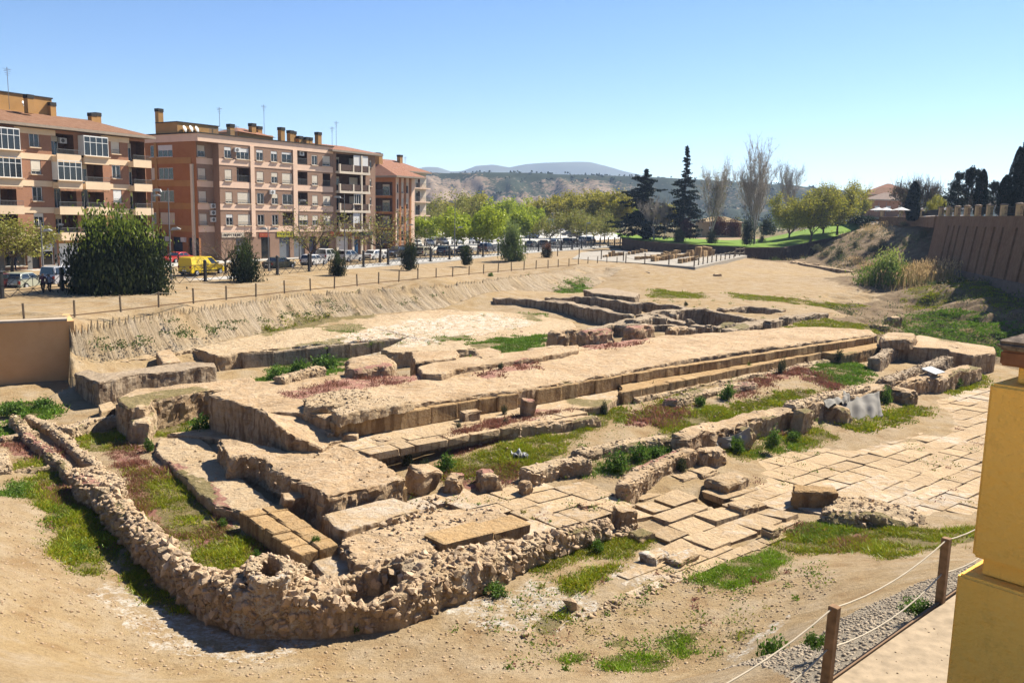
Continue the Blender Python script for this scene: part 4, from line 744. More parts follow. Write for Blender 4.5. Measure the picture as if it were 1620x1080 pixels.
mb.slab([(x-rb.x, y-rb.y) for x, y in poly], -.3, 4.12); mb.obj("wall_face", CONC, rwall)
mb = MB(); q = [ra-rn*.06-rd*.02, rb-rn*.06+rd*.08, rb+rn*.65+rd*.08, ra+rn*.65]; mb.slab([(p.x-rb.x, p.y-rb.y) for p in q], 4.122, 4.26); mb.obj("coping", plain("coping_concrete", (.52, .43, .33), .9), rwall)
mb = MB(); q = [rb-rn*.0+rd*.003, rb+rd*.45, rb+rd*.45+rn*4, rb+rn*4+rd*.003]; mb.slab([(p.x-rb.x, p.y-rb.y) for p in q], -.2, 4.10); mb.obj("end_return", CONC, rwall)
# --- tall stone wall with steel posts, right
BWALL = rockmat("brown_wall_stone", (.20, .115, .06), (.26, .155, .085), (.28, .18, .105), 1.2, streak=.3); RUST = plain("rusty_steel", (.06, .028, .018), .8, .2)
YEL = NT("yellow_stucco", .9, .15, 1.0); _v = YEL.noise(26, 4, .65); _p = YEL.noise(9, 5, .7); _d = YEL.noise(1.0, 4, .6, stretch=(7, 7, .6)); YEL = YEL.done(YEL.mix(YEL.math('MULTIPLY', YEL.ramp(_d, .56, .70), .35), YEL.mix(YEL.math('MULTIPLY', YEL.ramp(_p, .56, .68), .4), YEL.mix(YEL.math('MAXIMUM', YEL.ramp(YEL.noise(1.3, 5, .6), .3, .7), 0.0), (.90, .47, .085), (.95, .55, .13)), (.62, .33, .075)), (.55, .29, .07)), YEL.bump(_v, 1.0, .02))
wd = Vector((WALL_B.x-WALL_A.x, WALL_B.y-WALL_A.y, 0)).normalized(); wnm = Vector((wd.y, -wd.x, 0))
if wnm.x > 0: wnm = -wnm
tall = empty("stone_wall", (WALL_A.x, WALL_A.y, 4.0)); tag(tall, "tall brown stone retaining wall with leaning rusty steel posts on the right", "wall")
WLEN = (WALL_B-WALL_A).length*1.7; zt = 12.3; BAT = .13
def wl(px):   # distance along the wall seen at photo column px
    d = ray(px, 350); 
    det = d.x*(-wd.y)-d.y*(-wd.x); return (d.x*WALL_A.y-d.y*WALL_A.x)/(d.y*wd.x-d.x*wd.y)
def wpt(s, o, z):
    p = WALL_A+wd*s+wnm*o; return (p.x-tall.location.x, p.y-tall.location.y, z-tall.location.z)
slots = [wl(x) for x in (1503.6, 1512.5, 1521, 1534, 1549, 1563, 1577, 1591, 1613, 1634, 1656)]
def zbase(s): return float(np.interp(s, [0, 20, 40, 60], [5.6, 5.2, 4.9, 4.6]))
def wallbox(name, s0, s1, z0a, z0b, z1, o0, th, mat):
    mb = MB(); H = zt
    V = [wpt(s0, o0+(H-z0a)*BAT, z0a), wpt(s1, o0+(H-z0b)*BAT, z0b), wpt(s1, o0+(H-z1)*BAT, z1), wpt(s0, o0+(H-z1)*BAT, z1)]
    W = [wpt(s0, o0+(H-z0a)*BAT-th, z0a), wpt(s1, o0+(H-z0b)*BAT-th, z0b), wpt(s1, o0+(H-z1)*BAT-th, z1), wpt(s0, o0+(H-z1)*BAT-th, z1)]
    mb.add(V+W, [(0, 1, 2, 3), (7, 6, 5, 4), (0, 4, 5, 1), (1, 5, 6, 2), (2, 6, 7, 3), (3, 7, 4, 0)])
    me = mb.mesh(name, mat); bm = bmesh.new(); bm.from_mesh(me); bmesh.ops.recalc_face_normals(bm, faces=bm.faces); bm.to_mesh(me); bm.free()
    return link(name, me, tall)
wallbox("wall_core", -.2, WLEN, 2, 2, zt-.01, -.45, 1.5, BWALL)
wallbox("top_course", -.3, WLEN, zt-1.3, zt-1.3, zt, 0, .8, BWALL)
edges = [-.3]+slots+[WLEN]
for i in range(len(edges)-1):
    a, b = edges[i]+.36, edges[i+1]-.36; wallbox("stone_panel", a, b, zbase(a), zbase(b), zt-1.303, 0, .5, BWALL)
for s in slots: wallbox("steel_post", s-.13, s+.13, zbase(s), zbase(s), zt-1.303, -.32, .1, RUST)
wallbox("plinth", -.5, WLEN, 2.5, 2.0, 5.3, .25, .8, plain("plinth_concrete", (.17, .125, .09), .9, var=.2, scale=.8))
# terrace floor behind it, wing towards the left
wing = [D(1484, 346.5, 128), D(1457, 350.5, 160), D(1424, 353, 172), D(1394, 352, 182)]
tf = [(WALL_B+wd*25), WALL_A+wd*0]+[w for w in wing[1:]]+[wing[-1]+Vector((6, 60, 0)), WALL_A+Vector((90, 90, 0)), WALL_B+Vector((70, -20, 0))]
sheetw("terrace", [(p.x-wnm.x*.3, p.y) for p in tf], 12.25, PLAZA, .4)
for i in range(3):
    a, b = wing[i], wing[i+1]; d = (b-a).normalized(); n = Vector((-d.y, d.x, 0))
    if n.y > 0: n = -n
    pw = [(a.x+n.x*.02, a.y+n.y*.02, 12.3), (b.x+n.x*.02, b.y+n.y*.02, 12.3), (b.x-n.x*.5, b.y-n.y*.5, 12.3), (a.x-n.x*.5, a.y-n.y*.5, 12.3)]
    block("stone_wall", pw, 12.3, 10.6, amp=.08, cut=.8, bev=.05, mat=BWALL, world=True, label=("low stone wall under the railing pillars next to the tall wall", "low stone wall under the railing behind the trunk on the terrace", "low stone wall at the far end of the terrace railing")[i], cat="wall")
def small_pillar(name, loc, h, w, rz, label):
    o = empty(name, loc, rz); tag(o, label, "pillar", "yellow pillars along the terrace railing")
    mb = MB(); mb.box((-w/2, -w/2, -.05), (w/2, w/2, h*.86)); mb.obj("shaft", YELP, o)
    mb = MB(); mb.box((-w*.62, -w*.62, h*.863), (w*.62, w*.62, h*.93)); mb.lathe([(w*.78, h*.933), (w*.3, h*1.02)], 4); mb.obj("cap", CAPST, o); return o
YELP = plain('ochre_pillar_stucco', (.66, .47, .25), .9, .1, k=.7)
CAPST = NT("lichened_cap_stone", .95, .1); CAPST = CAPST.done(CAPST.mix(CAPST.ramp(CAPST.noise(22, 5, .7), .4, .6), (.17, .13, .10), (.36, .28, .21)), CAPST.bump(CAPST.noise(40, 4), .7, .01))
rows = []
for x in (1496, 1509, 1524, 1541, 1559, 1581, 1605.5, 1632): s = wl(x); rows.append(WALL_A+wd*s-wnm*.35)
allp = [wing[3], wing[2], wing[1], wing[0]-wnm*.35]+rows
rail = empty("iron_railing", (wing[0].x, wing[0].y, 12.3)); tag(rail, "black iron railing running between the yellow pillars on the terrace", "railing")
for i, p in enumerate(allp):
    hh = 1.45; nm = ("farthest of the yellow railing pillars, at the left end", "yellow pillar left of the dark trunk on the terrace", "yellow pillar right of the dark trunk on the terrace", "yellow pillar at the corner where the tall wall starts")[i] if i < 4 else "yellow pillar %s the tall wall, %s from its corner" % ("above", ("first", "second", "third", "fourth", "fifth", "sixth", "seventh", "eighth")[i-4])
    small_pillar("railing_pillar", (p.x, p.y, 12.28), hh, .62, math.atan2(wd.y, wd.x), nm)
    if i:
        a, b = allp[i-1], p; d = b-a; L = d.length; mb = MB(); dn = d.normalized()
        for z in (.2, 1.05): mb.tube((a.x-rail.location.x, a.y-rail.location.y, z), (b.x-rail.location.x, b.y-rail.location.y, z), .03, n=4)
        k = int(L/.22)
        for j in range(1, k):
            q = a+dn*(L*j/k); mb.tube((q.x-rail.location.x, q.y-rail.location.y, .2), (q.x-rail.location.x+dn.x*.12*(j % 2), q.y-rail.location.y+dn.y*.12*(j % 2), 1.05), .018, n=3, cap=False)
        mb.obj("railing_panel", IRON, rail)
# --- near yellow pillar, right
c0 = D(1552, 733, 3.4); fx = Vector((VDIR[0], VDIR[1], 0)); fy = Vector((UDIR[0], UDIR[1], 0))
pil = empty("stucco_pillar", (c0.x, c0.y, 9.0)); tag(pil, "large yellow stucco pillar with a dark stone cap filling the right edge", "pillar")
def zat(px, py): return D(px, py, 3.4).z-9.0
def pbox(z0, z1, ins, name, mat, w=.62, bev=.012):
    bm = bmesh.new(); q = [fx*ins+fy*ins, fx*(w-ins)+fy*ins, fx*(w-ins)+fy*(w-ins), fx*ins+fy*(w-ins)]
    vb = [bm.verts.new((p.x, p.y, z0)) for p in q]; vt = [bm.verts.new((p.x, p.y, z1)) for p in q]
    bm.faces.new(vb[::-1]); bm.faces.new(vt)
    for i in range(4): bm.faces.new((vb[i], vb[(i+1) % 4], vt[(i+1) % 4], vt[i]))
    bmesh.ops.recalc_face_normals(bm, faces=bm.faces); bmesh.ops.bevel(bm, geom=bm.edges[:], offset=bev, segments=3, affect='EDGES')
    me = bpy.data.meshes.new(name); bm.to_mesh(me); bm.free(); me.materials.append(mat); return link(name, me, pil)
pbox(zat(1537, 880), zat(1567, 606), 0, "shaft", YEL); pbox(zat(1536, 906), zat(1537, 881), .035, "groove", YEL, bev=.004); pbox(-6, zat(1530, 907), -.035, "base", YEL)
pbox(zat(1567, 605), zat(1570, 578), .075, "neck", YEL, bev=.006); REDB = plain("red_tile_band", (.36, .155, .075), .85, .2, var=.25, scale=20)
pbox(zat(1570, 577), zat(1575, 553), .02, "red_band", REDB, bev=.008)
def cap():
    q = [(-.0, -.0), (.62, 0), (.62, .62), (0, .62)]; mb = MB(); V = []
    for k, (z, i) in enumerate(((zat(1575, 552.5), .01), (zat(1578, 540), .0), (zat(1600, 505), .2))):
        V += [tuple(fx*(i+(.62-2*i)*a/.62)+fy*(i+(.62-2*i)*b/.62)+Vector((0, 0, z))) for a, b in q]
    F = [(3, 2, 1, 0), (8, 9, 10, 11)]
    for r in (0, 4):
        for i in range(4): F.append((r+i, r+(i+1) % 4, r+4+(i+1) % 4, r+4+i))
    mb.add(V, F); me = mb.mesh("cap", CAPST); bm = bmesh.new(); bm.from_mesh(me); bmesh.ops.recalc_face_normals(bm, faces=bm.faces); bmesh.ops.bevel(bm, geom=bm.edges[:], offset=.012, segments=2, affect='EDGES'); bm.to_mesh(me); bm.free(); link("cap", me, pil)
cap()
sheetw('terrace', [(-40, -40), (45, -40), (45, -8), (3.2, 1.6), (-40, 1.6)], 9.7, plain('tan_bounce_floor', (.80, .60, .36), .9), .3)  # unseen terrace floor behind the camera, added in tan to bounce warm light
# --- near path, rope fence
PZ = 5.8
sheet("path", [(1255, 1125), (1308, 1084), (1400, 1018), (1490, 955), (1560, 906), (1640, 850), (1900, 900), (1900, 1250), (1400, 1250)], PZ, PINKC, .4)
def rope_fence(label, pts, h, w, mat, rope_r, group=None, levels=(.93, .5), ropes=True, edge=True, lean=.0, rmax=99):
    o = empty("rope_fence", tuple(pts[0])); tag(o, label, "fence", group); b = pts[0]
    mb = MB(); mb.box((-w/2, -w/2, -.15), (w/2, w/2, h)); me = mb.mesh("post", mat)
    bm = bmesh.new(); bm.from_mesh(me); bmesh.ops.bevel(bm, geom=bm.edges[:], offset=w*.08, segments=1, affect='EDGES'); bm.to_mesh(me); bm.free()
    for i, p in enumerate(pts):
        nx = pts[min(i+1, len(pts)-1)]-pts[max(0, i-1)]
        link("post", me, o, p-b, (RND.gauss(0, lean), RND.gauss(0, lean), math.atan2(nx.y, nx.x)), (1, 1, RND.uniform(.95, 1.06)))
        if i < len(pts)-1:
            q = pts[i+1]
            if ropes and i < rmax:
                for lv in levels:
                    mb = MB(); N = 8; sag = .04*(q-p).length*(1.0 if lv > .7 else 1.3); last = None
                    for k in range(N+1):
                        t = k/N; c = p.lerp(q, t)-b+Vector((0, 0, h*lv-sag*4*t*(1-t)))
                        if last is not None: mb.tube(last, c, rope_r, n=5, cap=False)
                        last = c
                    mb.obj("rope", ROPE, o, smooth=True)
            if edge:
                d = (q-p); n = Vector((-d.y, d.x, 0)).normalized()*.022; mb = MB(); mb.slab([tuple((p-b-n))[:2], tuple((q-b-n))[:2], tuple((q-b+n))[:2], tuple((p-b+n))[:2]], -.06, .02)
                me2 = mb.mesh("edging_board", BOARD); bm = bmesh.new(); bm.from_mesh(me2); bmesh.ops.recalc_face_normals(bm, faces=bm.faces); bm.to_mesh(me2); bm.free(); link("edging_board", me2, o)
    return o
p1, p2 = P(1307, 1080, PZ), P(1487, 952, PZ); st = p2-p1
rope_fence("near rope fence of squared wooden posts beside the path at the lower right", [p1-st*1.05, p1, p2, p2+st*.95], 1.02, .115, WOOD, .011, levels=(.95, .45), lean=.012)
LF = [(-45, 512), (38, 505), (118, 498), (191, 490), (251, 483), (306, 477), (358, 471.5), (405, 467), (450, 461.5), (491, 457.5), (529, 454), (565, 450), (599, 446.5), (631, 443.5), (661, 440.5), (690, 438), (716, 435.7), (742, 433), (765, 431), (788, 429), (809, 427), (829, 425.5), (848, 424), (867, 422.5), (883, 421), (900, 419.5), (915, 418), (930, 417), (945, 416.3), (960, 416), (976, 416.5), (990, 415.5)]
rope_fence("long fence of slim wooden posts and rope along the top of the earth bank", [P(x, y, 4.1) for x, y in LF], 1.0, .10, WOODG, .014, ropes=True, lean=.02, rmax=9)
cf = [(990, 415.3), (1020, 416.6), (1058, 419), (1098, 422)]
rope_fence("short run of dark posts and boards at the near side of the stone court", [P(x, y, 4.22) for x, y in cf], 1.5, .14, WOODG, .02, ropes=True)
rope_fence("row of grey posts with rails closing the right side of the stone court", [P(1098+7.0*k, 422-1.45*k, 4.1) for k in range(10)], 1.4, .16, WOODG, .03, ropes=True)
rope_fence("thin wire fence of tall posts at the left side of the stone court", [P(x, y, 4.1) for x, y in ((882, 405.5), (916, 408.5), (951, 411.5), (986, 414))], 1.6, .13, WOODG, .012)
mb = MB(); rot = rope_fence("pair of grey posts with rails at the far corner of the stone court", [P(x, y, 4.0) for x, y in ((1163, 407.5), (1170, 406.5), (1177, 405.3))], 1.8, .18, WOODG, .03)
# stones in the court
kk = 0
for rown, (x0, y0, x1, y1, n, sz) in zip(('row by the thin wire fence', 'farthest short row left', 'left front row', 'longest row in the middle', 'row behind the longest one', 'right front row', 'big pair by the railed side', 'heap under the dark wall', 'pair at the far right corner'), ((955, 407, 985, 404, 7, .55), (995, 403, 1035, 397, 7, .7), (1008, 411, 1042, 407.5, 8, .7), (1034, 413.5, 1100, 404, 17, .95), (1048, 405.5, 1074, 401, 6, .9), (1076, 416.5, 1102, 411, 7, .85), (1104, 407, 1124, 404, 4, 1.6), (1060, 393.5, 1100, 397, 8, .9), (1132, 401, 1148, 399, 2, 1.4))):
    for k in range(n):
        t = k/max(1, n-1); p = P(x0+(x1-x0)*t, y0+(y1-y0)*t, 4.22); s = sz*RND.uniform(.7, 1.15); kk += 1
        hgt = s*RND.uniform(.7, 1.1)*(1.7 if (n == 7 and sz == .55 and k in (2, 3)) or sz == 1.6 and k == 0 else 1)
        tag(link("cut_stone", RND.choice(CUT), None, p+Vector((0, 0, hgt*.45)), (0, RND.uniform(-.1, .1), RND.random()*3), (s, s*.8, hgt)), "%s stone from the left in the %s, gravel court" % (ORD[k], rown), "stone", "stones laid out in rows on the gravel court")
# sunken slot at the edge of the sand flat
bp = P(1000, 425, 3.6)
block("stone_kerb", [(978, 424), (1000, 424.5), (1030, 430), (1028, 431), (1000, 426.5)], 3.72, 2.8, amp=.05, cut=.4, mat=ROCKGREY, label="dark kerb edge of a shallow trench by the stone court", cat="kerb")
# --- black iron fence
def iron_fence():
    b = FW_[0]; o = empty("iron_fence", tuple(b)); tag(o, "long black iron fence with stout posts and crossed bars along the street", "fence")
    H = 2.1; mb = MB(); mb.box((-.11, -.11, -.1), (.11, .11, H-.1)); mb.lathe([(.16, H-.098), (.16, H-.03), (.06, H+.05)], 8); mb.box((-.2, -.2, -.1), (.2, .2, .16)); mb.box((-.14, -.14, 1.05), (.14, .14, 1.12)); pm = mb.mesh("post", IRON)
    for i, p in enumerate(FW_):
        nx = FW_[min(i+1, len(FW_)-1)]-FW_[max(0, i-1)]; link("post", pm, o, p-b+Vector((0, 0, .1)), (0, 0, math.atan2(nx.y, nx.x)))
        if i < len(FW_)-1:
            q = FW_[i+1]; d = q-p; L = d.length; dn = d.normalized(); mb = MB(); k = max(2, int(round(L/1.35)))
            def pt(t, z): r = p+d*t-b; return Vector((r.x, r.y, z))
            r0 = .026
            for z, r in ((1.72, .022), (.72, .03)): mb.tube(pt(0, z), pt(1, z), r, n=4, cap=False)
            for j in range(k):
                t0, t1 = j/k, (j+1)/k; mb.tube(pt(t0, .72), pt(t1, 1.72), r0, n=3, cap=False); mb.tube(pt(t0, 1.72), pt(t1, .72), r0, n=3, cap=False)
                mb.tube(pt(t0, .72), pt((t0+t1)/2, .22), r0, n=3, cap=False); mb.tube(pt((t0+t1)/2, .22), pt(t1, .72), r0, n=3, cap=False)
                if j: mb.tube(pt(t0, .72), pt(t0, 1.72), r0, n=3, cap=False)
            mb.obj("fence_panel", IRON, o)
iron_fence()
# --- hills, mountains, sky beyond
HILL = NT("badlands_earth", .97, .05); _g = HILL.sep(HILL.attr("veg"))
_n1 = HILL.noise(.05, 5, .6); _c = HILL.mix(HILL.ramp(_n1, .35, .65), (.23, .16, .105), (.34, .255, .18)); _c = HILL.mix(HILL.ramp(HILL.math('ADD', _g[0], HILL.math('MULTIPLY', HILL.math('SUBTRACT', HILL.noise(.22, 5, .7), .5), 1.7)), .42, .56), _c, (.035, .048, .026)); HILL = HILL.done(_c)
HY0, HYC, HY1 = 640.0, 1010.0, 1500.0
def hills():
    ny, nx = 110, 520; us = np.linspace(-.55, .95, nx); Yt = np.linspace(0, 1, ny)**.9; Yg = HY0+(HY1-HY0)*Yt
    X = (Yg[:, None]*us[None, :]).ravel(); Y = np.repeat(Yg, nx); ppx = 810+1350*X/Y
    up = np.interp(ppx, [100, 560, 670, 760, 850, 960, 1050, 1150, 1250, 1380, 1700, 2100], [56, 57, 58, 60, 62, 61, 59, 55, 50, 42, 36, 32])
    crest = CAMZ+up*HYC/1350+2.6*np.clip(fbm(np.stack([X/60, X*0, X*0+5], 1), 3), -.2, 1)
    wob = 60*fbm(np.stack([X/260, X*0, X*0+9], 1), 3); t = np.clip((Y+wob-735)/(HYC-735), 0, 1)
    gul = np.abs(fbm(np.stack([X/62+.25*Y/60, Y/300, X*0], 1), 5)); gul2 = np.abs(fbm(np.stack([X/24+.2*Y/40, Y/120, X*0+3], 1), 4))
    body = t**1.1*(1-1.1*np.clip(.40-gul, 0, 1)*(1-t**5))-.55*np.clip(.28-gul2, 0, 1)*np.clip(t*(1-t)*4, 0, 1)
    Z = np.where(t >= 1, crest+(Y-HYC)*.002, 4+body*(crest-4)); Z = np.where(Y+wob < 735, 4.0, Z)
    i = (np.arange(ny-1)[:, None]*nx+np.arange(nx-1)[None, :]).ravel(); F = np.stack([i, i+1, i+nx+1, i+nx], 1); V = np.stack([X, Y, Z], 1)
    me = mesh_from("hills", V, F, True, [HILL]); C = np.zeros((len(V), 4)); C[:, 3] = 1
    C[:, 0] = np.clip(.26+.8*fbm(np.stack([X/80, Y/120, X*0], 1), 4)+np.where(t < .14, .5, 0)+np.where(t > .95, .3, 0)+np.clip((ppx-900)/900, 0, .25)+.5*np.clip(.2-gul, 0, 1), 0, 1)
    setcol(me, "veg", C); o = link("hills", me); tag(o, kind="structure")
    return X, Y, Z, t, C[:, 0]
HX, HY, HZ, HT, HV = hills()
MOUNT = plain("mountain_scrub", (.15, .16, .13), .98, .02, var=.2, scale=.004)
def mountains():
    ny, nx = 18, 260; Yg = np.linspace(2900, 3700, ny); us = np.linspace(-.35, .9, nx); X = (Yg[:, None]*us[None, :]).ravel(); Y = np.repeat(Yg, nx); ppx = 810+1350*X/Y
    prof = np.interp(ppx, [500, 620, 650, 672, 690, 708, 725, 748, 775, 800, 825, 850, 880, 905, 925, 950, 975, 1000, 1030, 1100, 1300, 1700], [58, 62, 68, 72, 72, 66, 67, 76, 78, 74, 79, 82, 84, 85, 85, 80, 73, 68, 62, 52, 42, 38])
    tt = np.clip((Y-2900)/500, 0, 1); Z = 4+(CAMZ+(prof-5)*3400/1350-4)*np.sin(tt*math.pi/2)+6*fbm(np.stack([X/150, Y/150, X*0], 1), 4)*tt
    V = np.stack([X, Y, Z], 1); i = (np.arange(ny-1)[:, None]*nx+np.arange(nx-1)[None, :]).ravel(); F = np.stack([i, i+1, i+nx+1, i+nx], 1)
    o = link("mountains", mesh_from("mountains", V, F, True, [MOUNT])); tag(o, kind="structure")
mountains()
# ------------------------------------------------------------------ apartment blocks
def brick(name, c1, c2):
    g = NT(name, .9, .15, .85); v = g.n("ShaderNodeVectorMath", (g.pos(), (1, 1, 1)), operation='MULTIPLY')
    co = g.n("ShaderNodeTexCoord", out=3); n = g.noise(.9, 4, .6); n2 = g.noise(6, 4, .8, stretch=(1, 1, 4))
    c = g.mix(g.ramp(n2, .3, .7), c1, c2); c = g.mix(g.math('MULTIPLY', g.ramp(n, .5, .75), .4), c, [x*.75 for x in c1]); return g.done(c, g.bump(n2, .3, .02))
BRICK1 = brick("brown_brick", (.29, .14, .08), (.38, .205, .13)); BRICK2 = brick("grey_brown_brick", (.27, .168, .112), (.35, .23, .165)); BRICKO = brick("orange_brick", (.33, .14, .055), (.42, .19, .08))
BEIGE = plain("beige_render", (.72, .55, .37), .9, .1, var=.06, scale=.7, k=.85); PINKR = plain("pink_render", (.74, .53, .39), .9, .1, var=.06, scale=.7, k=.9); CREAM = plain("cream_render", (.66, .57, .45), .9, .1, var=.06, scale=.7, k=.85); ORANGE = plain("orange_render", (.60, .34, .13), .9, .1, var=.1, scale=.7)
GLASS = NT("window_glass", .08, .6); GLASS = GLASS.done((.025, .03, .035)); WHITE = plain("white_frame", (.72, .72, .70), .6, .3, var=.04, k=.8); BLIND = plain("roller_blind", (.64, .57, .46), .8, .2, var=.06, k=.85); BLINDW = plain("white_blind", (.70, .69, .66), .8, .2, var=.05, k=.8)
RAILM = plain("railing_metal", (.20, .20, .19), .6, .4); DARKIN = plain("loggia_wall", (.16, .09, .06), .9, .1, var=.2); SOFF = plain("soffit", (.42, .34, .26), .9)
def tilemat(name, c1, c2):
    g = NT(name, .92, .1); tc = g.n("ShaderNodeTexCoord", out=3); w = g.n("ShaderNodeTexWave", {"Vector": tc, "Scale": 1.3, "Distortion": .6, "Detail": 2.0}, wave_type='BANDS', bands_direction='X', out=1)
    n = g.noise(1.6, 5, .7); c = g.mix(g.ramp(n, .3, .7), c1, c2); c = g.mix(g.math('MULTIPLY', g.ramp(g.noise(5, 4), .55, .7), .5), c, [x*.5 for x in c1]); return g.done(c, g.bump(w, .8, .09))
TILE1 = tilemat("old_roof_tile", (.25, .125, .07), (.36, .21, .135)); TILE2 = tilemat("red_roof_tile", (.36, .165, .10), (.43, .235, .16)); DKCAP = plain("dark_cap", (.04, .035, .03), .8)
SHOPD = plain("dark_shopfront", (.03, .03, .033), .3, .5); NAVY = plain("navy_shutter", (.015, .018, .05), .6, .3); GREYS = plain("grey_shutter", (.22, .24, .26), .6, .3); STONEG = plain("grey_cladding", (.27, .25, .23), .8, .2)
_wc = {}
def window(root, x0, x1, z0, z1, y, blind=0.3, nm="window", bars=2, rail=False, bmat=None, transom=False):
    w, h = x1-x0, z1-z0; key = (round(w, 2), round(h, 2), round(blind, 2), bars, rail, bmat.name if bmat else '', transom)
    if key not in _wc:
        f = .06; mb = MB()
        mb.box((0, -.05, 0), (w, .03, f)); mb.box((0, -.05, h-f), (w, .03, h)); mb.box((0, -.05, f+.001), (f, .03, h-f-.001)); mb.box((w-f, -.05, f+.001), (w, .03, h-f-.001))
        for i in range(1, bars): mb.box((w*i/bars-f/2, -.048, f+.001), (w*i/bars+f/2, .028, h-f-.001))
        if transom: mb.box((f+.001, -.047, h*.68), (w-f-.001, .026, h*.68+f))
        fr = mb.mesh("window", WHITE); mb = MB(); mb.box((.02, -.01, .02), (w-.02, .01, h-.02)); pn = mb.mesh("pane", GLASS)
        bl = None
        if blind > 0: mb = MB(); mb.box((f*.5, -.075, h*(1-blind)), (w-f*.5, -.055, h-.01)); bl = mb.mesh("blind", bmat or BLIND)
        mb = MB(); mb.box((-.1, -.3, -.1), (w+.1, -.06, -.01)); sl = mb.mesh("sill", BEIGE); rl = None
        if rail:
            mb = MB()
            for z in (.05, .45): mb.box((0, -.24, z), (w, -.21, z+.03))
            for i in range(int(w/.15)+1): mb.box((i*.15, -.235, .08), (i*.15+.02, -.215, .45))
            rl = mb.mesh("railing", RAILM)
        _wc[key] = (fr, pn, bl, sl, rl)
    fr, pn, bl, sl, rl = _wc[key]; o = link(nm, fr, root, (x0, y, z0)); link("pane", pn, o)
    if bl: link("blind", bl, o)
    link("sill", sl, o)
    if rl: link("railing", rl, o)
    return o
def wall_with_holes(root, name, x0, x1, z0, z1, holes, mats, y=0.0, rec=.22, bands=()):
    xs = sorted({x0, x1, *[h[0] for h in holes], *[h[1] for h in holes]}); zs = sorted({z0, z1, *[h[2] for h in holes], *[h[3] for h in holes]}); mb = MB()
    for i in range(len(xs)-1):
        for j in range(len(zs)-1):
            cx, cz = (xs[i]+xs[i+1])/2, (zs[j]+zs[j+1])/2
            if any(h[0] < cx < h[1] and h[2] < cz < h[3] for h in holes): continue
            mb.quad((xs[i], y, zs[j]), (xs[i+1], y, zs[j]), (xs[i+1], y, zs[j+1]), (xs[i], y, zs[j+1]))
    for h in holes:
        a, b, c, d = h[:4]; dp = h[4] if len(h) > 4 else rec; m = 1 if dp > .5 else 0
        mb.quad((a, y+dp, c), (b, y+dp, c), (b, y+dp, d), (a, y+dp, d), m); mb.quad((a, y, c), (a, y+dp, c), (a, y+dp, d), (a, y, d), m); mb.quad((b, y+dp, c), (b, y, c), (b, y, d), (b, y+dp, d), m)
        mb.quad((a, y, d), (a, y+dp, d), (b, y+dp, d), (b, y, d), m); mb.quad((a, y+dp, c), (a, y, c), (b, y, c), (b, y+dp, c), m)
    return mb.obj(name, mats, root)
def pxl(o, e, px):       # distance along a street front seen at a photo column
    d = ray(px, 330); return (d.x*o.y-d.y*o.x)/(d.y*e.x-d.x*e.y)
def ac_unit(root, x, z, y=-.36):
    mb = MB(); mb.box((x, y, z), (x+.85, y+.32, z+.6)); u = mb.obj("ac_unit", WHITE, root); mb = MB(); mb.lathe([(.22, 0), (.22, .02)], 12); g = mb.obj("fan_grille", RAILM, u, (x+.35, y-.001, z+.3)); g.rotation_euler = (math.pi/2, 0, 0)
def chimney(root, x, y, z, h=1.5, w=.6):
    mb = MB(); mb.box((x-w/2, y-w/2, z), (x+w/2, y+w/2, z+h)); c = mb.obj("chimney", ORANGE, root); mb = MB(); mb.box((x-w*.56, y-w*.56, z+h+.002), (x+w*.56, y+w*.56, z+h+.42)); mb.obj("cap", DKCAP, c)
def antenna(root, x, y, z, h=3.0):
    mb = MB(); mb.tube((x, y, z), (x, y, z+h), .03, n=4)
    for k in range(4): mb.tube((x-.5+.1*k, y, z+h-.2-.22*k), (x+.5-.1*k, y, z+h-.2-.22*k), .018, n=3)
    mb.tube((x, y-.6, z+h-.3), (x, y+.5, z+h-.3), .018, n=3); mb.obj("antenna", RAILM, root)
def dish(root, x, y, z):
    mb = MB(); mb.lathe([(.03, .12), (.25, .06), (.45, -.06)], 12); d = mb.obj("satellite_dish", WHITE, root, (x, y, z)); d.rotation_euler = (1.2, .3, .4)
def hip_roof(root, x0, x1, y0, y1, z, rise, mat, ov=.7, inset=None, ridge_in=None):
    x0 -= ov; x1 += ov; y0 -= ov; y1 += ov; ym = (y0+y1)/2; ri = ridge_in if ridge_in is not None else (y1-y0)/2
    V = [(x0, y0, z), (x1, y0, z), (x1, y1, z), (x0, y1, z), (x0+ri, ym, z+rise), (x1-ri, ym, z+rise)]
    mb = MB(); mb.add(V, [(0, 1, 5, 4), (1, 2, 5), (2, 3, 4, 5), (3, 0, 4)], 0); r = mb.obj("roof", mat, root)
    mb = MB(); mb.box((x0, y0, z-.28), (x1, y1, z-.004)); mb.obj("eave", SOFF, r)
    return r
def railing(root, x0, x1, y, z, h=1.0, mat=None, name="railing"):
    mb = MB()
    for zz in (.02, h): mb.box((x0, y-.02, z+zz), (x1, y+.02, z+zz+.04))
    n = int((x1-x0)/.14)
    for i in range(n+1): mb.box((x0+(x1-x0)*i/n-.01, y-.012, z+.06), (x0+(x1-x0)*i/n+.01, y+.012, z+h))
    return mb.obj(name, mat or RAILM, root)
def text(root, s, x, z, y, size, mat, name="lettering", bold=True):
    cu = bpy.data.curves.new("lettering", 'FONT'); cu.body = s; cu.size = size; cu.extrude = .015; cu.offset = .012 if bold else 0
    t = bpy.data.objects.new("tmp", cu); COL.objects.link(t); dg = bpy.context.evaluated_depsgraph_get(); me = bpy.data.meshes.new_from_object(t.evaluated_get(dg)); bpy.data.objects.remove(t)
    me.materials.clear(); me.materials.append(mat); o = link(name, me, root, (x, y, z), (math.pi/2, 0, 0)); return o
FZ = 2.95
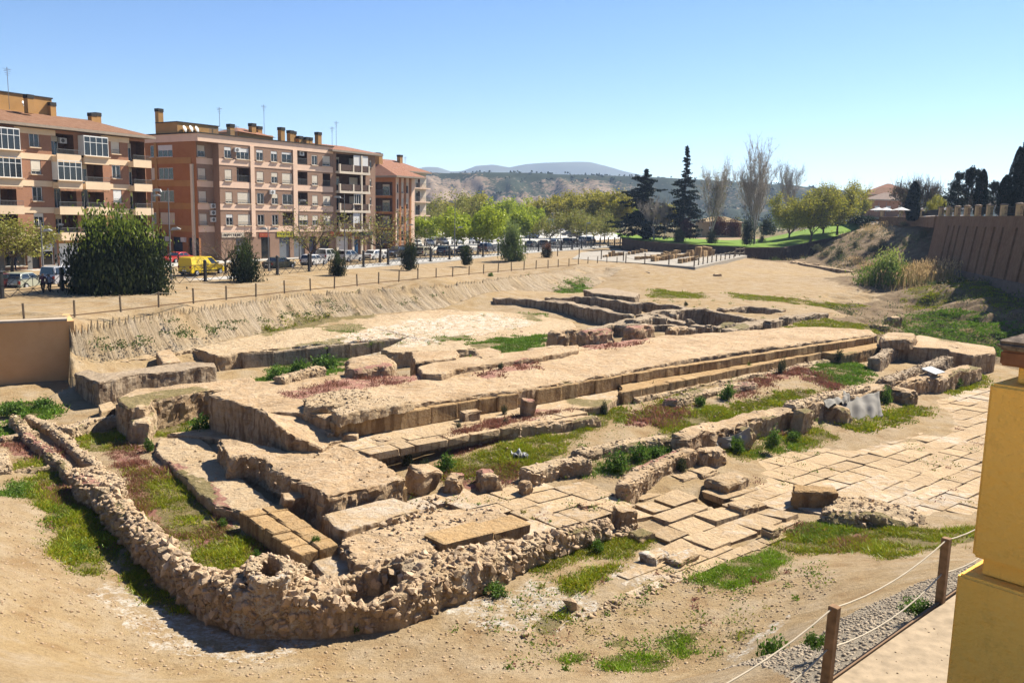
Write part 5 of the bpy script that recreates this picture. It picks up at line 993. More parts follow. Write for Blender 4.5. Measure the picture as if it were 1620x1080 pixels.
# ---- first block (left)
qa, qb = D(15, 430, 90), D(237, 420, 106); e1 = Vector((qb.x-qa.x, qb.y-qa.y, 0)).normalized(); B1O = Vector((qb.x, qb.y, 4.26))
b1 = empty("apartment_building", B1O, math.atan2(e1.y, e1.x)); tag(b1, "brown brick apartment block with beige balconies and a tiled roof at the far left", "apartment building")
def X1(px): return pxl(B1O, e1, px)
L1 = 34; GF = 3.6; FZ = 2.84; tops = GF+4*FZ
cols = [('B', X1(206.5), -.1), ('W', X1(180), X1(193.5)), ('B', X1(130), X1(165.5)), ('B', X1(87), X1(122)), ('W', X1(52.5), X1(68.5)), ('B', X1(-8), X1(27.5)), ('W', X1(-32), X1(-20)), ('B', X1(-75), X1(-40))]
state = {(0, 0): 'o', (0, 1): 1.0, (0, 2): 'g', (0, 3): 'a', (0, 4): .1, (0, 5): 'g', (1, 0): 'o', (1, 1): .0, (1, 2): 'o', (1, 3): 'g', (1, 4): .8, (1, 5): 'g', (2, 0): 'o', (2, 1): .95, (2, 2): 'w', (2, 3): 'w', (2, 4): .05, (2, 5): 'w', (3, 0): 'o', (3, 1): .3, (3, 2): 'a', (3, 3): 'o', (3, 4): .25, (3, 5): 'o'}
holes = []; todo = []
for f in range(4):
    zf = GF+(3-f)*FZ
    for c, (k, a, b) in enumerate(cols):
        s = state.get((f, c), .4)
        if k == 'W': holes.append((a, b, zf+.85, zf+2.4)); todo.append((f, c, k, a, b, zf, s))
        else: holes.append((a, b, zf+.12, zf+2.55, 1.5)); todo.append((f, c, k, a, b, zf, s))
shop = [(X1(2), X1(37), .35, 2.75, .35), (X1(46), X1(60), .05, 2.75, .5), (X1(60.5), X1(81), .3, 2.75, .3), (X1(90), X1(122), .05, 2.7, .25), (X1(140), X1(200), .05, 2.7, .6)]
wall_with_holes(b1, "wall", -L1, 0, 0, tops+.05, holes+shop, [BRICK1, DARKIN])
mb = MB(); mb.box((-L1, .02, 0), (-.01, 11, tops)); mb.box((-L1, .0, 0), (-L1+.01, 11, tops)); core = MB(); core.quad((0, 0, 0), (0, 11, 0), (0, 11, tops), (0, 0, tops)); core.quad((-L1, 11, 0), (-L1, 0, 0), (-L1, 0, tops), (-L1, 11, tops)); core.quad((-L1, 11, 0), (0, 11, 0), (0, 11, tops), (-L1, 11, tops)); core.obj("side_wall", BRICK1, b1)
# beige bands on the window bays
bays = [(cols[1][1]-1.3, cols[1][2]+1.35), (cols[4][1]-1.6, cols[4][2]+1.9), (cols[6][1]-1.6, cols[6][2]+1.6)]
for f in range(5):
    z = GF+f*FZ-.42
    for a, b in bays:
        mb = MB(); mb.box((a, -.05, z if f < 4 else tops-.6), (b, -.004, z+.62 if f < 4 else tops)); mb.obj("band", BEIGE, b1)
for f, c, k, a, b, zf, s in todo:
    if k == 'W': window(b1, a+.03, b-.03, zf+.87, zf+2.38, .1, s if isinstance(s, float) else .3, rail=True, bmat=BLINDW if s == .95 else None)
    else:
        bo = empty("balcony", (0, 0, 0)); bo.parent = b1
        mb = MB(); mb.box((a-.12, -1.0, zf-.55), (b+.12, -.004, zf+.1)); mb.box((a-.12, -1.0, zf+.1), (b+.12, -.88, zf+.32)); mb.obj("parapet", BEIGE, bo)
        railing(bo, a-.1, b+.1, -.94, zf+.32, .5)
        w = b-a
        if s == 'g':
            for (p, q, yy) in ((a-.1, b+.1, -.96),):
                window(bo, p, q, zf+.36, zf+2.5, yy, 0, "glazed_enclosure", 4, transom=True)
            mb = MB(); mb.box((a-.1, -.95, zf+.36), (a-.06, -.0, zf+2.5)); mb.box((b+.06, -.95, zf+.36), (b+.1, -.0, zf+2.5)); mb.box((a-.1, -.98, zf+2.503), (b+.1, -.004, zf+2.56)); mb.obj("enclosure_side", WHITE, bo)
        else:
            window(bo, a+w*.1, a+w*.62, zf+.15, zf+2.3, 1.35, .25 if s in ('o', 'a') else .0, "balcony_door", 3)
            if s == 'a': ac_unit(bo, b-1.0, zf+1.6, .9)
            if s == 'w':
                mb = MB(); mb.add([(a, -.02, zf+2.58), (b, -.02, zf+2.58), (b, -1.1, zf+2.2), (a, -1.1, zf+2.2), (a, -1.1, zf+2.02), (b, -1.1, zf+2.02)], [(0, 1, 2, 3), (3, 2, 5, 4)]); mb.obj("awning", plain("striped_awning", (.34, .17, .09), .9, var=.5, scale=4), bo)
hip_roof(b1, -L1, 0, 0, 11, tops+.4, 1.75, TILE1, ov=.9, ridge_in=4.5)
pa1 = X1(40); pb1 = X1(142)
mb = MB(); mb.box((pa1, 5.6, tops+1.5), (pb1, 9.5, tops+4.0)); pent = mb.obj("penthouse", ORANGE, b1); mb = MB(); mb.box((pa1-.1, 5.5, tops+4.003), (pb1+.1, 9.6, tops+4.15)); mb.obj("penthouse_roof", DKCAP, pent)
for px, yy, h in ((45, 3.8, 1.6), (74, 5.5, 1.3), (136, 5.5, .7), (143, 5.5, .8)): chimney(b1, X1(px+yy*12), yy, tops+1.9, h, .7)
antenna(b1, X1(71), 5.0, tops+2.2, 4.5); dish(b1, X1(92), 4.6, tops+2.9)
# shopfronts
mb = MB(); mb.box((X1(-30), -.06, 2.8), (X1(84), -.004, 3.5)); sg = mb.obj("shop_fascia", STONEG, b1); text(sg, "EL OLIVERS", X1(31), 2.9, -.062, .58, SHOPD)
for a, b in ((-30, 1), (38, 45.5), (81.5, 86)): mb = MB(); mb.box((X1(a), -.05, 0), (X1(b), -.004, 2.795)); mb.obj("cladding", STONEG, b1)
window(b1, X1(2)+.05, X1(37)-.05, .4, 2.7, .2, 0, "shop_window", 1); mb = MB(); mb.box((X1(46), .3, .05), (X1(60), .34, 2.74)); mb.obj("shop_door", SHOPD, b1); window(b1, X1(60.5)+.05, X1(81)-.05, .35, 2.7, .15, .35, "shop_window", 1, bmat=BLINDW)
mb = MB(); mb.box((X1(88), -.05, 2.75), (X1(124), -.004, 3.5)); mb.obj("tan_fascia", ORANGE, b1); mb = MB(); mb.box((X1(90), .1, .05), (X1(122), .14, 2.69)); gd = mb.obj("garage_door", WHITE, b1)
mb = MB(); mb.lathe([(.28, 0), (.28, .02)], 14); o_ = mb.obj("round_vent", SHOPD, gd, (X1(105), .097, 1.9)); o_.rotation_euler = (math.pi/2, 0, 0)
# ---- second block
qa, qb = D(319, 416, 112), D(594, 400, 140); e2 = Vector((qb.x-qa.x, qb.y-qa.y, 0)).normalized(); B2O = Vector((qa.x, qa.y, 4.26))
b2 = empty("apartment_building", B2O, math.atan2(e2.y, e2.x)); tag(b2, "long grey-brown brick apartment block with pale bands behind the yellow van", "apartment building")
def X2(px): return pxl(B2O, e2, px)
xr = X2(348.5); xe = X2(527); H2 = 16.4; rows2 = [13.5, 10.55, 7.6, 4.65]
C2 = [(325, 337, [.5, .98, .98, .98]), (357, 368, [.3, .85, .85, .3]), (376, 396, [.35, 'L', .9, .9]), (407, 418, [.25, .8, 0., 0.]), (430, 440, [.25, .4, .4, 0.]), (447, 463, [.2, .9, 0., 'L']), (471, 487, ['L', 'L', 'L', .5]), (494, 503, [.1, .8, .8, .5]), (511, 523, [.8, 'L', .9, .9])]
holes = []; hol0 = []; wins = []
for a, b, st in C2:
    for r, s in enumerate(st):
        z0 = rows2[r]; x0, x1 = X2(a), X2(b)
        rc = a < 340; (hol0 if rc else holes).append((x0, x1, z0, z0+1.5) if s != 'L' else (x0, x1, z0-.02, z0+1.85, 1.4)); wins.append((x0, x1, z0, s, rc, r))
gsh = [(X2(a), X2(b), .05, 3.0, .3) for a, b in ((372, 388), (412, 426), (441, 458), (464, 482), (488, 500), (505, 520))]
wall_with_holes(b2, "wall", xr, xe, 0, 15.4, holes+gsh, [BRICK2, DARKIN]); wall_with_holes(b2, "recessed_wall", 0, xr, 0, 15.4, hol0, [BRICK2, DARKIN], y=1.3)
mb = MB(); mb.quad((xr, 1.3, 0), (xr, 0, 0), (xr, 0, 15.4), (xr, 1.3, 15.4)); mb.quad((0, 0, 15.38), (0, 1.3, 15.38), (xr, 1.3, 15.38), (xr, 0, 15.38)); mb.quad((xe, 0, 0), (xe, 12, 0), (xe, 12, 15.4), (xe, 0, 15.4)); mb.obj("return_wall", BRICK2, b2)
mb = MB(); mb.box((-.05, -.05, 15.41), (xe+.05, 12, H2)); mb.obj("cornice", PINKR, b2); mb = MB(); mb.box((-.2, -.2, H2+.002), (xe+.2, 12, H2+.14)); mb.obj("coping", DKCAP, b2)
for z in (12.6, 9.65, 6.7, 3.75):
    mb = MB(); mb.box((xr-.03, -.05, z), (xe, -.004, z+.8)); mb.obj("band", PINKR, b2); mb = MB(); mb.box((0, 1.25, z), (xr-.035, 1.296, z+.8)); mb.obj("band", PINKR, b2)
for a, b in ((397, 403), (464, 470.5)):
    mb = MB(); mb.box((X2(a), -.14, 3.1), (X2(b), -.052, 15.42)); mb.obj("pilaster", PINKR, b2)
mb = MB(); mb.box((-.3, 1.0, 0), (-.02, 1.4, 12.5)); mb.obj("corner_strip", CREAM, b2)
for x0, x1, z0, s, rc, r in wins:
    y = 1.3 if rc else 0
    if s == 'L':
        railing(b2, x0, x1, .04, z0, .8); window(b2, x0+.2, x0+(x1-x0)*.6, z0, z0+1.75, 1.3, .1, "balcony_door", 2)
    else: window(b2, x0+.03, x1-.03, z0+.02, z0+1.48, y+.1, s, rail=True, bars=3 if x1-x0 > 2 else 2, bmat=BLINDW if s in (.3, .35, .25, .2) else None)
ac_unit(b2, X2(372), 14.4); ac_unit(b2, X2(426), 9.0); ac_unit(b2, X2(478), 14.75, .3); ac_unit(b2, X2(341), 6.9, .9); ac_unit(b2, X2(341), 6.0, .9); ac_unit(b2, X2(341), 5.1, .9)
# end wall that faces the camera
lw = empty("end_wall", (0, 1.4, 0), -math.pi/2); lw.parent = b2; Dp = 10.5     # local x runs along the end wall towards the street
def XE(px):
    d = ray(px, 330); o = B2O; n = Vector((-e2.y, e2.x, 0)); return -((d.x*o.y-d.y*o.x)/(d.y*n.x-d.x*n.y))+1.4
hl = []; wl_ = []
for r in range(4):
    for a, b, k in ((253, 276, 'b'), (241, 247, 's')):
        x0, x1 = XE(a), XE(b); hl.append((x0, x1, rows2[r], rows2[r]+1.55)); wl_.append((x0, x1, rows2[r], r, k))
navy = [(XE(a), XE(b), .05, 3.0, .3) for a, b in ((296, 313), (271, 287), (246, 262))]
wall_with_holes(lw, "wall_face", -Dp, 0, 0, 15.4, hl+navy, [BRICKO, DARKIN])
for x0, x1, z0, r, k in wl_: window(lw, x0+.03, x1-.03, z0+.02, z0+1.53, .1, (.45, 0., 0., .95)[r] if k == 'b' else (.0, .95, .1, .1)[r], bars=3 if k == 'b' else 1, nm="window", bmat=BLINDW if r == 0 else None)
for a, b, c, d, _ in navy: mb = MB(); mb.box((a+.02, .2, c), (b-.02, .23, d)); mb.obj("navy_shutter", NAVY, lw)
for z in (12.6, 9.65, 6.7, 3.75): mb = MB(); mb.box((-Dp, -.05, z), (-.05, -.004, z+.8)); mb.obj("band", ORANGE, lw)
mb = MB(); mb.box((XE(248), -.1, 3.1), (XE(252), -.052, 15.42)); mb.obj("pilaster", ORANGE, lw)
for a in (290, 265): mb = MB(); mb.box((XE(a)-.4, -.3, 2.4), (XE(a)+.4, -.004, 3.0)); mb.obj("ac_unit", WHITE, lw)
# ground floor shops of the second block
SH2 = [("grey_shutter", GREYS), ("glass_door", GLASS), ("grey_shutter", GREYS), ("grey_shutter", GREYS), ("dark_shutter", NAVY), ("glass_door", GLASS)]
for (a, b, c, d, _), (nm, m) in zip(gsh, SH2): mb = MB(); mb.box((a+.02, .18, c), (b-.02, .22, d)); mb.obj(nm, m, b2)
YS = plain("yellow_sign", (.62, .58, .03), .6, .3, var=.03); RS = plain("red_sign", (.5, .07, .03), .6, .3, var=.05)
def sign(root, x0, x1, z0, z1, mat, marks, mm, y=-.08, name="shop_sign"):
    mb = MB(); mb.box((x0, y, z0), (x1, -.004, z1)); s = mb.obj(name, mat, root); r = random.Random(int(x0*10)); mb = MB(); x = x0+(x1-x0)*.08; h = z1-z0
    while marks and x < x1-(x1-x0)*.12:
        w = h*r.uniform(.28, .5); mb.box((x, y-.012, z0+h*.25), (x+w*.3, y-.001, z0+h*.78)); mb.box((x+w*.3+.002, y-.012, z0+h*r.choice((.25, .5, .66))), (x+w*.8, y-.001, z0+h*r.choice((.78, .74)))); x += w*1.15
    if marks: mb.obj("sign_marks", mm, s)
sign(b2, X2(437), X2(463), 3.05, 3.78, YS, True, plain("sign_green", (.09, .10, .02), .6)); sign(b2, X2(409), X2(425), 3.05, 3.6, RS, True, plain("sign_orange", (.55, .2, .08), .6)); sign(b2, X2(349), X2(385), 3.05, 3.7, CREAM, True, SHOPD); sign(b2, X2(521), X2(527), 3.1, 3.7, RS, False, RS)
# roof of the second block
mb = MB(); mb.box((.3, 4.5, H2+.1), (X2(369)+1.5, 9.0, H2+1.55)); pent = mb.obj("penthouse", ORANGE, b2); mb = MB(); mb.box((.2, 4.4, H2+1.553), (X2(369)+1.6, 9.1, H2+1.67)); mb.obj("penthouse_roof", DKCAP, pent)
for px, yy, h in ((268, 9.3, 3.3), (370, 3.0, 1.6), (404, 4.0, 2.2), (414, 5, 2.0), (449, 4.5, 2.2), (463, 4.5, 1.9), (467, 5.2, 1.9), (477, 4.5, 1.2), (488, 4, 1.1), (492, 4, 1.1), (506, 4, 2.1)): chimney(b2, X2(px+yy*7) if px > 300 else 1.0, yy, H2, h*.95, .75)
antenna(b2, X2(383), 4.2, H2+1.6, 2.6); antenna(b2, X2(452), 4.2, H2+1.2, 4.2); antenna(b2, X2(425), 6.5, H2+.5, 1.8)
dish(b2, 1.2, 4.1, H2+.8); dish(b2, 2.2, 4.1, H2+.9); dish(b2, 3.1, 4.1, H2+.9)
mb = MB(); mb.box((X2(372), 2, H2+.1), (X2(400), 3.5, H2+1.0)); railing(b2, X2(352), X2(395), 2.2, H2+.1, .9)
tr = MB(); xa, xb = X2(404), X2(462); tr.add([(xa, 3, H2+1.1), (xb, 3, H2+.8), (xb, 9, H2+.8), (xa, 9, H2+1.1), ((xa*.7+xb*.3), 6, H2+1.9), ((xa*.5+xb*.5), 6, H2+1.9)], [(0, 1, 5, 4), (1, 2, 5), (2, 3, 4, 5), (3, 0, 4)]); tr.obj("attic_roof", TILE2, b2); mb = MB(); mb.box((xa+.3, 3.4, H2+.1), (xb-.3, 8.6, H2+1.05)); mb.obj("attic_wall", ORANGE, b2)
# ---- balcony block next to it
B3O = B2O+e2*(xe+.02); b3 = empty("apartment_building", B3O, math.atan2(e2.y, e2.x)); tag(b3, "narrow block of stacked open balconies under a red tiled roof", "apartment building")
def X3(px): return pxl(B3O, e2, px)
xw = X3(594); r3 = [12.9, 9.95, 7.0, 4.05]; bx0, bx1 = X3(532.5), X3(578.5); H3 = 15.7
holes = [(bx0, bx1, z, z+2.6, 1.8) for z in r3]+[(X3(585), X3(588), z+.9, z+2.1) for z in r3]+[(X3(533), X3(552), .05, 3.0, .4), (X3(558), X3(577), .05, 3.0, .4)]
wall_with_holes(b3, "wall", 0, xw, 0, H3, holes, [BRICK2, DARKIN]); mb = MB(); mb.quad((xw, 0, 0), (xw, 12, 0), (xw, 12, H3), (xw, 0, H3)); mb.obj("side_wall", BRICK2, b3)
for z in r3: window(b3, X3(585)+.02, X3(588)-.02, z+.92, z+2.08, .12, .3, bars=1)
for i, z in enumerate(r3):
    bo = empty("balcony", (0, 0, 0)); bo.parent = b3; mb = MB(); mb.box((bx0-.2, -.9, z-.36), (bx1+.15, -.004, z)); mb.box((bx0-.2, -.9, z+.003), (bx0+.1, -.6, z+1.05)); mb.obj("slab_edge", CREAM, bo)
    for px in (553.5, 566.5, 578): mb = MB(); x = X3(px); mb.box((x-.14, -.86, z+.003), (x+.14, -.58, z+(1.05 if px != 566.5 else 2.55))); mb.obj("post", CREAM, bo)
    mb = MB(); mb.box((X3(535), -.8, z+.1), (X3(553)-.1, -.76, z+1.0)); mb.box((X3(554)+.1, -.8, z+.1), (X3(566)-.1, -.76, z+1.0)); mb.box((X3(567)+.1, -.8, z+.1), (X3(577.5)-.1, -.76, z+1.0)); mb.obj("balustrade", plain("brown_balustrade", (.13, .075, .05), .5, .3), bo)
    window(bo, bx0+.4, bx0+2.2, z+.02, z+2.2, 1.65, .15, "balcony_door", 2); window(bo, bx0+4.5, bx0+6.3, z+.02, z+2.2, 1.65, .5, "balcony_door", 2)
    if i == 0: mb = MB(); mb.box((X3(554)+.05, -.75, z+1.0), (X3(566)-.15, -.71, z+2.55)); mb.box((X3(567)+.15, -.75, z+1.0), (X3(577.6)-.1, -.71, z+2.55)); mb.obj("white_awning", BLINDW, bo)
    if i == 2: window(bo, X3(554)+.1, X3(566)-.15, z+1.0, z+2.5, -.73, 0, "glazed_enclosure", 3)
    if i == 3: mb = MB(); mb.box((X3(553)+.05, -.75, z+.9), (X3(565)-.15, -.71, z+2.5)); mb.obj("white_awning", BLINDW, bo)
hip_roof(b3, 0, xw, 0, 12, H3+.3, 1.3, TILE2, ov=.9, ridge_in=2.0); antenna(b3, X3(552), 3.5, H3+1.0, 3.2); antenna(b3, X3(562), 4, H3+1, 4.2)
sign(b3, X3(531), X3(556), 3.05, 3.65, RS, True, plain("sign_cream", (.6, .5, .4), .6)); sign(b3, X3(557), X3(589), 3.05, 3.75, plain("green_awning", (.06, .09, .07), .7), False, RS)
mb = MB(); mb.box((X3(534), .3, .06), (X3(552), .33, 2.9)); mb.obj("shop_front", BLINDW, b3); mb = MB(); mb.box((X3(559), .3, .06), (X3(568), .33, 2.5)); mb.obj("blue_poster", plain("blue_poster", (.03, .12, .26), .5), b3); mb = MB(); mb.box((X3(559.5), .25, 2.5), (X3(570), .29, 2.9)); mb.obj("red_banner", RS, b3)
for px in (532, 557, 571, 587): mb = MB(); x = X3(px); mb.box((x-.2, -.25, 0), (x+.2, -.004, 3.04)); mb.obj("pier", CREAM, b3)
# ---- orange block
B4O = D(626, 388, 160); B4O.z = 4.2; b4 = empty("apartment_building", B4O, math.atan2(e2.y, e2.x)); tag(b4, "orange brick corner block with deep shaded balconies and a red hipped roof", "apartment building")
def X4(px): return pxl(B4O, e2, px)
xw = X4(656); r4 = [9.9, 6.95, 4.0, 1.05]; H4 = 13.2; holes = []
for z in r4: holes += [(X4(628), X4(630.5), z+.5, z+2.5), (X4(635), X4(638.5), z+.5, z+2.5), (X4(642.5), X4(646), z+.5, z+2.5)]
wall_with_holes(b4, "wall", 0, xw, 0, H4, holes, [PINKR, DARKIN])
for i, (a, b, c, d) in enumerate(holes): window(b4, a+.02, b-.02, c+.02, d-.02, .12, (.2, .9, .3, .1, .8, .5, .4)[i % 7], bars=1)
for px in (632.5, 640.3, 648.5): mb = MB(); x = X4(px); mb.box((x-.25, -.16, 0), (x+.25, -.004, H4)); mb.obj("pilaster", BRICKO, b4)
l4 = empty("end_wall", (0, 0, 0), -math.pi/2); l4.parent = b4; hs = [(-6.5, -.8, z, z+2.5, 1.6) for z in r4]; wall_with_holes(l4, "wall_face", -12, 0, 0, H4, hs, [BRICKO, DARKIN])
for z in r4: mb = MB(); mb.box((-6.6, -.7, z-.3), (-.7, -.004, z)); mb.obj("balcony_slab", BRICKO, l4); railing(l4, -6.5, -.8, -.6, z, 1.0); window(l4, -4.5, -2.8, z+.02, z+2.1, 1.5, .2, "balcony_door", 2)
hip_roof(b4, 0, xw, 0, 12, H4+.3, 2.6, TILE2, ov=1.6, ridge_in=3); chimney(b4, 1.5, 5.5, H4+1.5, 2.6, 1.0)
for x in (-1.5, .2): chimney(b4, x, 7.5, H4+2, 2.4, .8)
# ---- cream block
B5O = D(640, 385, 186); B5O.z = 4.2; b5 = empty("apartment_building", B5O, math.atan2(e2.y, e2.x)); tag(b5, "cream apartment block with slender balconies behind the orange one", "apartment building")
def X5(px): return pxl(B5O, e2, px)
xw = X5(674); H5 = 15.3; r5 = [12.2, 9.25, 6.3, 3.35]; holes = []
for z in r5: holes += [(X5(657.5), X5(664), z, z+2.2, .6), (X5(649), X5(653), z+.8, z+2.0)]
wall_with_holes(b5, "wall", -8, xw, 0, H5, holes, [CREAM, DARKIN]); mb = MB(); mb.quad((-8, 13, 0), (-8, 0, 0), (-8, 0, H5), (-8, 13, H5)); mb.obj("side_wall", CREAM, b5)
for i, (a, b, c, d, *r) in enumerate(holes): window(b5, a+.03, b-.03, c+.02, d-.02, .5 if r else .12, .15 if i % 3 else .5, "balcony_door" if r else "window", 2)
for z in r5: mb = MB(); mb.box((X5(649), -1.0, z-.25), (xw+.3, -.004, z)); mb.obj("balcony_slab", PINKR, b5); railing(b5, X5(649), xw+.3, -.95, z, 1.0)
hip_roof(b5, -8, xw, 0, 13, H5+.3, 2.6, TILE2, ov=.9, ridge_in=4); chimney(b5, 4.2, 5, H5+1.8, 1.8, .9); chimney(b5, -3, 5, H5+1.8, 1.8, .9); antenna(b5, 6, 5, H5+1.8, 2)
# ---- houses far right and beyond the garden
def house(label, o, rz, L, W, H, rise, wallm, roofm, wins, ov=.5):
    b = empty("house", tuple(o), rz); tag(b, label, "house"); hs = [(x, x+1.2, z, z+1.3) for x, z in wins]; wall_with_holes(b, "wall", 0, L, 0, H, hs, [wallm, DARKIN])
    for a, c, d, f in hs: window(b, a+.03, c-.03, d+.02, f-.02, .1, .5, bmat=BLINDW)
    mb = MB(); mb.quad((0, W, 0), (0, 0, 0), (0, 0, H), (0, W, H)); mb.quad((L, 0, 0), (L, W, 0), (L, W, H), (L, 0, H)); mb.quad((L, W, 0), (0, W, 0), (0, W, H), (L, W, H)); mb.obj("side_wall", wallm, b); hip_roof(b, 0, L, 0, W, H+.2, rise, roofm, ov); return b
p = D(1376, 341, 215); house("brown brick house with a tiled roof behind the white parasols", (p.x, p.y, 11.2), -.15, 9, 8, 5.3, 1.8, BRICK1, tilemat("greyish_roof_tile", (.33, .24, .19), (.42, .32, .26)), [(3.6, 2.6), (6.6, 2.8), (6.6, .6), (1, 2.6)])
p = D(1372, 338, 240); house("second brown house just behind, showing only its roof", (p.x, p.y, 12), -.15, 11, 8, 6.5, 2.0, BRICK1, TILE1, [(2, 4)])
p = D(1385, 330, 265); house("distant house with a pinkish roof above the other two", (p.x, p.y, 12), -.1, 9, 8, 8.5, 2.2, CREAM, TILE2, [(2, 5)])
p = D(1112, 350, 262); house("tan low building glimpsed between the bare trees", (p.x, p.y, 5.3), .05, 12, 8, 4.6, 1.6, plain("tan_render", (.45, .33, .16), .9), plain("tan_roof", (.36, .25, .11), .9), [(2, 2), (7, 2)])
# ------------------------------------------------------------------ street lamps, sign
STEEL = plain("grey_lamp_steel", (.23, .23, .23), .5, .4); LAMPH = plain("pale_lamp_head", (.50, .50, .48), .4, .4)
def street_lamp(px, py, pyt, heads, label, z=4.2, r=.09):
    p = P(px, py, z); h = (D(px, pyt, p.y).z-z); o = empty("street_lamp", tuple(p)); tag(o, label, "street lamp", "street lamps along the road")
    mb = MB(); mb.tube((0, 0, -.1), (0, 0, .9), r*1.4, r*1.3, 8); mb.tube((0, 0, .9), (0, 0, h), r, r*.55, 8); mb.obj("pole", STEEL, o)
    for sx, zf in heads:
        c = Vector((sx*.9, -.3*abs(sx), h*zf)); mb = MB(); mb.tube((0, 0, h*zf-.15), c, .03, n=5); a = mb.obj("arm", STEEL, o); mb = MB(); mb.prism([(-.42, -.1), (.42, -.03), (.46, .06), (.1, .2), (-.3, .16)], -.16, .16)
        hd = mb.obj("lamp_head", LAMPH, o, tuple(c)); hd.scale = (1 if sx > 0 else -1, 1, 1)
street_lamp(69, 436, 349, [(.9, .82)], "grey lamp post beside the two walking people")
street_lamp(271, 443, 298, [(.8, .56), (-1.0, .97)], "tall double lamp post between the big evergreen and the yellow van")
street_lamp(244, 424, 305, [(.8, .96)], "tall lamp post in front of the gap between the first two blocks")
street_lamp(425.5, 430, 359, [(.8, .95), (-.5, .95)], "shorter lamp post behind the green sedan")
street_lamp(474, 410, 316, [(.7, .98)], "slim lamp post before the loggias of the long block")
street_lamp(545.5, 418, 307, [(-.9, .95)], "tall lamp post in front of the white car and balcony block")
street_lamp(556, 402, 345, [(-.6, .97)], "short lamp post at the corner of the balcony block")
street_lamp(643, 396, 355, [(1.0, .98)], "lamp post standing before the orange block")
street_lamp(719, 406, 317, [(-.7, .97), (1.0, .52)], "tall double lamp post left of the largest roadside tree")
for x, y, t, lab in ((886, 396, 362, "thin dark pole behind the iron fence by the reddish shrub"), (927, 392, 352, "thin dark pole between two plane trees near the plaza"), (950, 386, 350, "farthest thin dark pole beside the last plane trees")): street_lamp(x, y, t, [(.5, .97)], lab)
p = P(87, 424, 4.25); h = D(84.5, 352, p.y).z-4.25; so = empty("road_sign", tuple(p), math.atan2(e1.y, e1.x)); tag(so, "blue and red no-parking sign on a grey lamp post by the garage door", "road sign")
mb = MB(); mb.tube((0, 0, 0), (0, 0, h), .08, .05, 8); mb.obj("pole", STEEL, so); mb = MB(); mb.box((-.42, -.12, 2.75), (.42, -.09, 3.6)); mb.obj("red_plate", RS, so)
mb = MB(); mb.lathe([(.36, 0), (.36, .015)], 18); d = mb.obj("blue_disc", plain("sign_blue", (.05, .06, .42), .5), so, (0, -.122, 3.18)); d.rotation_euler = (math.pi/2, 0, 0); mb = MB(); mb.box((-.2, -.145, 3.12), (.2, -.139, 3.22), rz=0); q_ = mb.obj("white_mark", WHITE, so)
mb = MB(); mb.box((-.4, -.12, 2.25), (.4, -.095, 2.72)); mb.obj("white_plate", WHITE, so); mb = MB(); mb.tube((0, 0, h*.93), (.7, -.3, h*.95), .03); mb.obj("arm", STEEL, so); mb = MB(); mb.prism([(-.35, -.1), (.35, -.03), (.35, .08), (-.2, .2)], -.14, .14); mb.obj("lamp_head", LAMPH, so, (.7, -.3, h*.95))
# ------------------------------------------------------------------ vehicles
TYRE = plain("tyre", (.02, .02, .02), .8, .2); RIM = plain("alloy_rim", (.45, .45, .46), .35, .5); CGL = NT("car_glass", .05, .8); CGL = CGL.done((.02, .025, .03)); HEADL = plain("headlamp", (.7, .7, .7), .15, .6); TAILL = plain("tail_lamp", (.35, .015, .01), .25, .5); PLASTIC = plain("bumper_plastic", (.04, .04, .042), .6, .3)
def paint(name, c): 
    g = NT(name, .28, .5, .75); g.b.inputs["Coat Weight"].default_value = .6; g.b.inputs["Coat Roughness"].default_value = .06; return g.done(c)
PT = {k: paint(k+"_paint", c) for k, c in dict(silver=(.42, .43, .43), greensilver=(.36, .38, .31), white=(.74, .74, .73), red=(.50, .03, .02), black=(.018, .018, .02), darkblue=(.02, .03, .07), darkgreen=(.012, .03, .024), bluesilver=(.38, .45, .54), grey=(.16, .165, .17), beige=(.48, .43, .30), yellow=(.78, .55, .01), palegrey=(.48, .49, .53), maroon=(.09, .012, .015)).items()}
PROF = {  # length, width, lower body outline, cabin outline (x from tail to nose)
 'hatch': (4.0, 1.72, [(0, .42), (.02, .85), (.12, .98), (2.75, .95), (3.6, .80), (3.95, .62), (4.0, .35), (3.9, .22), (.1, .22)], [(.08, .93), (.42, 1.42), (1.2, 1.48), (2.0, 1.44), (2.85, .93)]),
 'sedan': (4.5, 1.75, [(0, .45), (.03, .86), (.9, .95), (3.1, .92), (4.1, .78), (4.45, .6), (4.5, .35), (4.4, .22), (.1, .22)], [(.75, .92), (1.4, 1.38), (2.0, 1.43), (2.6, 1.38), (3.35, .90)]),
 'suv': (4.4, 1.82, [(0, .5), (.03, 1.0), (.1, 1.1), (3.0, 1.06), (4.0, .96), (4.36, .75), (4.4, .42), (4.3, .28), (.1, .28)], [(.06, 1.05), (.35, 1.6), (1.2, 1.68), (2.2, 1.62), (3.1, 1.05)]),
 'mpv': (4.4, 1.80, [(0, .45), (.03, 1.0), (.08, 1.08), (3.2, 1.05), (4.0, .9), (4.36, .68), (4.4, .38), (4.3, .24), (.1, .24)], [(.04, 1.03), (.15, 1.72), (1.0, 1.80), (2.3, 1.74), (3.35, 1.03)]),
 'van': (5.1, 1.95, [(0, .45), (.02, 1.1), (.06, 1.2), (3.9, 1.16), (4.75, .98), (5.05, .75), (5.1, .42), (5.0, .28), (.1, .28)], [(.03, 1.15), (.08, 1.9), (.6, 1.97), (3.2, 1.95), (4.15, 1.14)])}
_cm = {}
